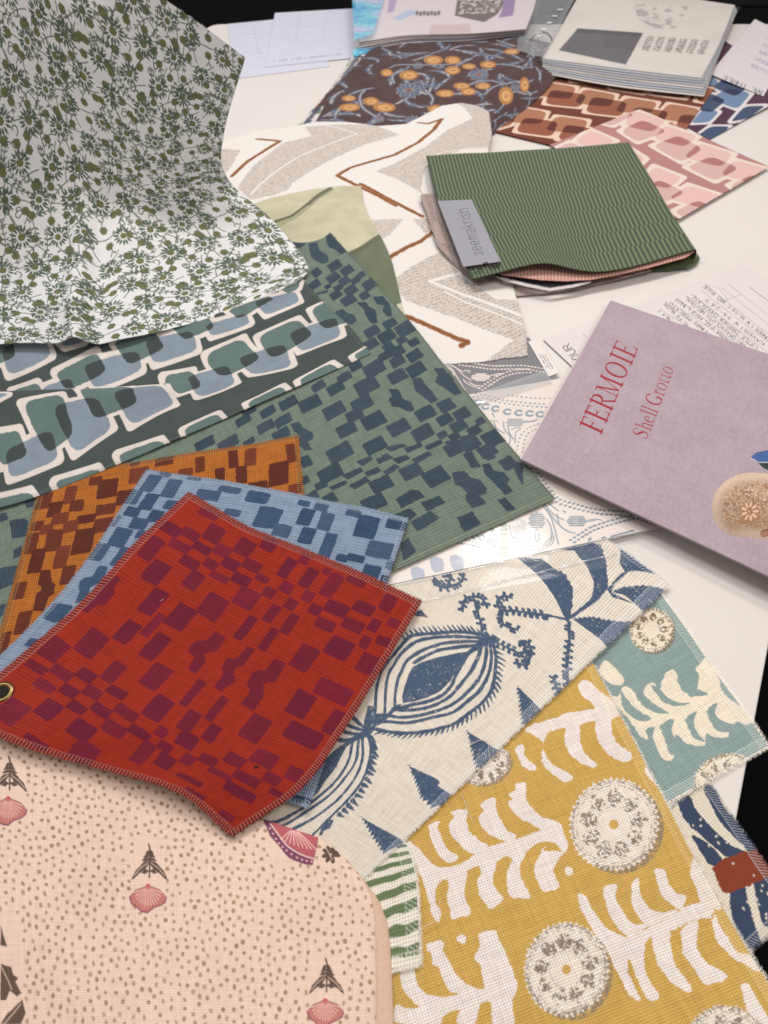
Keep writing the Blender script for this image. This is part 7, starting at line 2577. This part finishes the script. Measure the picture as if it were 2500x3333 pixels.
# ------------------------------------------------------------------ clear ring binder with pockets
bnr = thing("ring_binder", "open clear ring binder full of plastic pockets holding printed pages", "ring binder", P(1750, 100, 0))
bparts = []
for k in range(7):
    z_ = .030 + .0035 * k
    r_ = np.random.default_rng(200 + k)
    x_ = 1151 + r_.uniform(-4, 12)
    ctrl = coons([(1160, -150, z_), (1350, -160, z_), (1560, -150, z_ + .002), (1760, -130, z_)], [(1760, -130, z_), (1745, 0, z_), (1712, 118 - 4 * k, z_)],
                 [(x_ + k * 1.5, 190 - 9 * k, z_ - .012), (1330, 150 - 6 * k, z_ - .004), (1520, 142 - 5.5 * k, z_), (1712, 118 - 4 * k, z_)], [(1160, -150, z_), (1156, 20, z_ - .004), (x_ + k * 1.5, 190 - 9 * k, z_ - .012)])
    s = Sheet(ctrl, .0016, [(196, 190, 198), (120, 96, 92), (206, 200, 204), (150, 140, 150), (204, 196, 196), (170, 150, 140), (210, 200, 204)][k], 100 + k)
    if k == 6:
        s.ppoly(vK1([(920, 0), (1290, 0), (1230, 110), (1130, 170), (900, 120)]), (96, 84, 78))
        hn2 = np.clip(noise2(s.ny, s.nx, 4, 111) * 3, 0, 1)
        s.ppoly(vK1([(960, -60), (1280, -60), (1220, 100), (930, 110)]), (200, 192, 188), speck=hn2)
        s.ppoly(vK1([(1290, -40), (1370, -40), (1350, 120), (1240, 140)]), (142, 118, 160))
        s.ppoly(vK1([(400, -60), (470, -60), (430, 90), (380, 100)]), (168, 148, 190))
        s.ppoly(vK1([(720, 190), (1020, 185), (1030, 270), (700, 265)]), (190, 160, 160), alpha=.6)
        for m in range(7):
            s.ppoly(vK1(ell(610 + m * 28, 100 + (m % 2) * 6, 13, 20, .2)), (100, 96, 98))
        s.ppoly(vK1([(420, 140), (540, 80), (600, 80), (600, 110), (470, 160)]), (150, 176, 214), alpha=.7)
    bparts.append(s.build("page", M_gpaper, thick=.0012))
zt_ = .0555
pocket = coons([(1148, -150, zt_), (1450, -160, zt_), (1780, -130, zt_)], [(1780, -130, zt_), (1760, 0, zt_), (1722, 92, zt_)], [(1156, 150, zt_ - .010), (1430, 118, zt_), (1722, 92, zt_)], [(1148, -150, zt_), (1150, 0, zt_ - .003), (1156, 150, zt_ - .010)])
bparts.append(film("plastic_pocket", pocket, M_film, 60, 30, zf=crumple(.002, 1.4, 12)))
irp = quad((1140, -130, zt_ + .002), (1290, -130, zt_ + .003), (1215, 110, zt_ - .004), (1153, 135, zt_ - .007))
bparts.append(film("plastic_pocket", irp, M_iris, 40, 30, zf=crumple(.0022, 1.6, 15)))
# front lips of the pockets (bent film edges)
for k, (y0_, zz) in enumerate(((186, .022), (176, .027), (150, .036))):
    c_ = coons([(1150, y0_ - 16, zz + .003), (1400, y0_ - 62, zz + .006), (1600, y0_ - 45, zz + .004), (1715, y0_ - 60, zz + .004)], [(1715, y0_ - 60, zz + .004), (1716, y0_ - 50, zz)],
               [(1150, y0_ + 6, zz - .003), (1400, y0_ - 44, zz), (1600, y0_ - 32, zz), (1716, y0_ - 50, zz)], [(1150, y0_ - 16, zz + .003), (1150, y0_ + 6, zz - .003)])
    bparts.append(film("plastic_pocket", c_, M_iris if k < 2 else M_film, 50, 6, zf=crumple(.0012, 1.2, 30 + k)))
# right-hand pages
for k in range(8):
    z_ = .014 + .0030 * k
    dx, dy = -1.2 * k, -8.5 * k
    ctrl = coons([(1905 + dx, -18 + dy * .3, z_ + .006), (2150, 0 + dy * .3, z_ + .006), (2400 + dx, 34 + dy * .3, z_ + .004)], [(2400 + dx, 34 + dy * .3, z_ + .004), (2345, 170 + dy * .6, z_), (2292 + dx, 312 + dy, z_)],
                 [(1765, 236 + dy * .8, z_), (2010, 280 + dy, z_ + .001), (2292 + dx, 312 + dy, z_)], [(1905 + dx, -18 + dy * .3, z_ + .006), (1830, 110 + dy * .5, z_), (1765, 236 + dy * .8, z_)])
    s = Sheet(ctrl, .0011 if k == 7 else .003, (214, 208, 200) if k in (0, 3, 7) else (178, 182, 190), 120 + k)
    if k == 7:
        s.col *= (1 - .10 * np.clip(noise2(s.ny, s.nx, 90, 124, 2), 0, 1))[..., None]
        s.ppoly(vK([(517, 170), (908, 198), (805, 388), (403, 302)]), (78, 76, 80), wob=.001)
        s.ppoly(vK([(517, 170), (908, 198), (898, 222), (500, 192)]), (44, 44, 48))
        ln2 = np.clip(noise2(s.ny, s.nx, 3, 125) * 1.4 + .3, 0, 1)
        for m in range(11):
            f = (m + .5) / 11
            a0_, b0_ = np.array([500 + (890 - 500) * f, 196 + 26 * f]), np.array([403 + (805 - 403) * f, 302 + 86 * f])
            s.pstroke(vK([tuple(a0_), tuple(b0_)]), (124, 120, 122), .0035, alpha=.35, speck=ln2, wob=.002)
        s.ppoly(vK([(690, 205), (895, 225), (850, 300), (670, 285)]), (70, 60, 62), alpha=.7)
        s.pstroke(vK([(688, 190), (676, 240), (760, 250)]), (52, 52, 56), .0022)
        for m in range(6):
            x_ = 935 + m * 66
            y_ = 214 + m * 5
            q_ = [(x_, y_), (x_ + 44, y_ + 4), (x_ + 8, y_ + 92), (x_ - 36, y_ + 82)]
            hn3 = np.clip(noise2(s.ny, s.nx, 2.2, 140 + m) * 2.6 + .4, 0, 1)
            s.ppoly(vK(q_), (120, 116, 112), speck=hn3)
            for n_i in range(5):
                s.pstroke(vK([(x_ + 2 - 7 * n_i, y_ + 6 + 17 * n_i), (x_ + 20 - 7 * n_i, y_ + 20 + 17 * n_i), (x_ + 36 - 7 * n_i, y_ + 8 + 17 * n_i)]), (96, 92, 90), .0016, alpha=.8)
        hn4 = np.clip(noise2(s.ny, s.nx, 14, 127, 2) * 1.6, 0, 1)
        s.ppoly(vK([(850, 20), (1180, 40), (1110, 170), (960, 170), (880, 110)]), (168, 164, 160), speck=hn4)
        for m in range(6):
            s.pstroke(vK([(960 - m * 3, 70 + 15 * m), (1090 - 6 * m, 78 + 15 * m)]), (160, 156, 152), .0035, alpha=.5, speck=hn4)
    bparts.append(s.build("page", M_gpaper, thick=.0018))
rp1 = coons([(1860, -25, .0400), (2150, -8, .0405), (2410, 24, .0400)], [(2410, 24, .040), (2350, 130, .038), (2298, 258, .037)], [(1755, 196, .037), (2010, 232, .038), (2298, 258, .037)], [(1860, -25, .040), (1808, 80, .038), (1755, 196, .037)])
bparts.append(film("plastic_pocket", rp1, M_film, 50, 30, zf=crumple(.0012, .8, 41)))
lip = coons([(1745, 190, .036), (2010, 236, .036), (2298, 258, .036)], [(2298, 258, .036), (2296, 296, .010)], [(1750, 216, .012), (2010, 286, .012), (2296, 318, .010)], [(1745, 190, .036), (1750, 216, .012)])
bparts.append(film("plastic_pocket", lip, M_film2, 50, 8, zf=crumple(.0015, .8, 43)))
# spine strip with punched holes, ring and rivets
spn = coons([(1700, -60, .035), (1790, -60, .052), (1890, -40, .042)], [(1890, -40, .042), (1770, 190, .036)], [(1640, 150, .020), (1700, 178, .034), (1770, 200, .034)], [(1700, -60, .035), (1640, 150, .020)])
bparts.append(film("spine_film", spn, M_film2, 40, 30, zf=crumple(.003, 1.5, 47)))
hole_m = solid("punched_paper", (226, 224, 224), rough=.5)
for k in range(5):
    c_ = P(*V1(vNv, 120 + 36 * k, 215 - 44 * k + 25), .0475)
    bparts.append(mesh("punched_tab", [(c_[0] - .010, c_[1] - .003, c_[2]), (c_[0] + .002, c_[1] - .003, c_[2]), (c_[0] + .004, c_[1] + .004, c_[2]), (c_[0] - .008, c_[1] + .004, c_[2])], [(0, 1, 2, 3)], hole_m))
steel = solid("ring_steel", (170, 166, 158), rough=.22, metal=1.0, nscale=100, var=.1)
for cxp, cyp, R_ in ((1760, 140, .030), (1822, 6, .030)):
    c_ = P(cxp, cyp, .034)
    pts = []
    for t in np.linspace(-.5, math.pi + .5, 34):
        pts.append((c_[0] + R_ * math.cos(t) * .95, c_[1] + .004 * math.cos(t), c_[2] - .008 + R_ * math.sin(t)))
    bparts.append(tube("ring", pts, .0016, steel, 8))
adopt(bnr, *bparts)

# ------------------------------------------------------------------ small loose threads
thm = solid("pale_thread", (226, 214, 198), rough=.9)
thr2 = solid("red_lint", (220, 150, 130), rough=.9)
for pts, z_, m_, lab in (
        ([(1503, 2580), (1512, 2608), (1524, 2640), (1538, 2673)], .009, thm, "pale loose thread lying near the top of the yellow swatch"),
        ([(1432, 2928), (1428, 2960), (1430, 2990), (1400, 3005), (1372, 3025), (1366, 3035)], .009, thm, "curled loose thread beside the striped swatch's right edge"),
        ([(1530, 2425), (1560, 2410), (1590, 2412), (1590, 2440), (1596, 2480)], .0095, thm, "thin looping white thread on the navy-printed linen"),
        ([(522, 1956), (528, 1953), (532, 1949)], .0205, thm, "short white lint fibre on the red swatch"),
        ([(2030, 1775), (2045, 1768), (2060, 1772), (2056, 1784), (2040, 1786)], .012, thm, "brownish curl of thread by the pocket's clear corner")):
    q = spline(pts, 6)
    o = tube("loose_thread", [P(a, b, z_ + .0003 * math.sin(k)) for k, (a, b) in enumerate(q)], .00022, m_, 5)
    tag(o, lab, "thread", "loose threads")
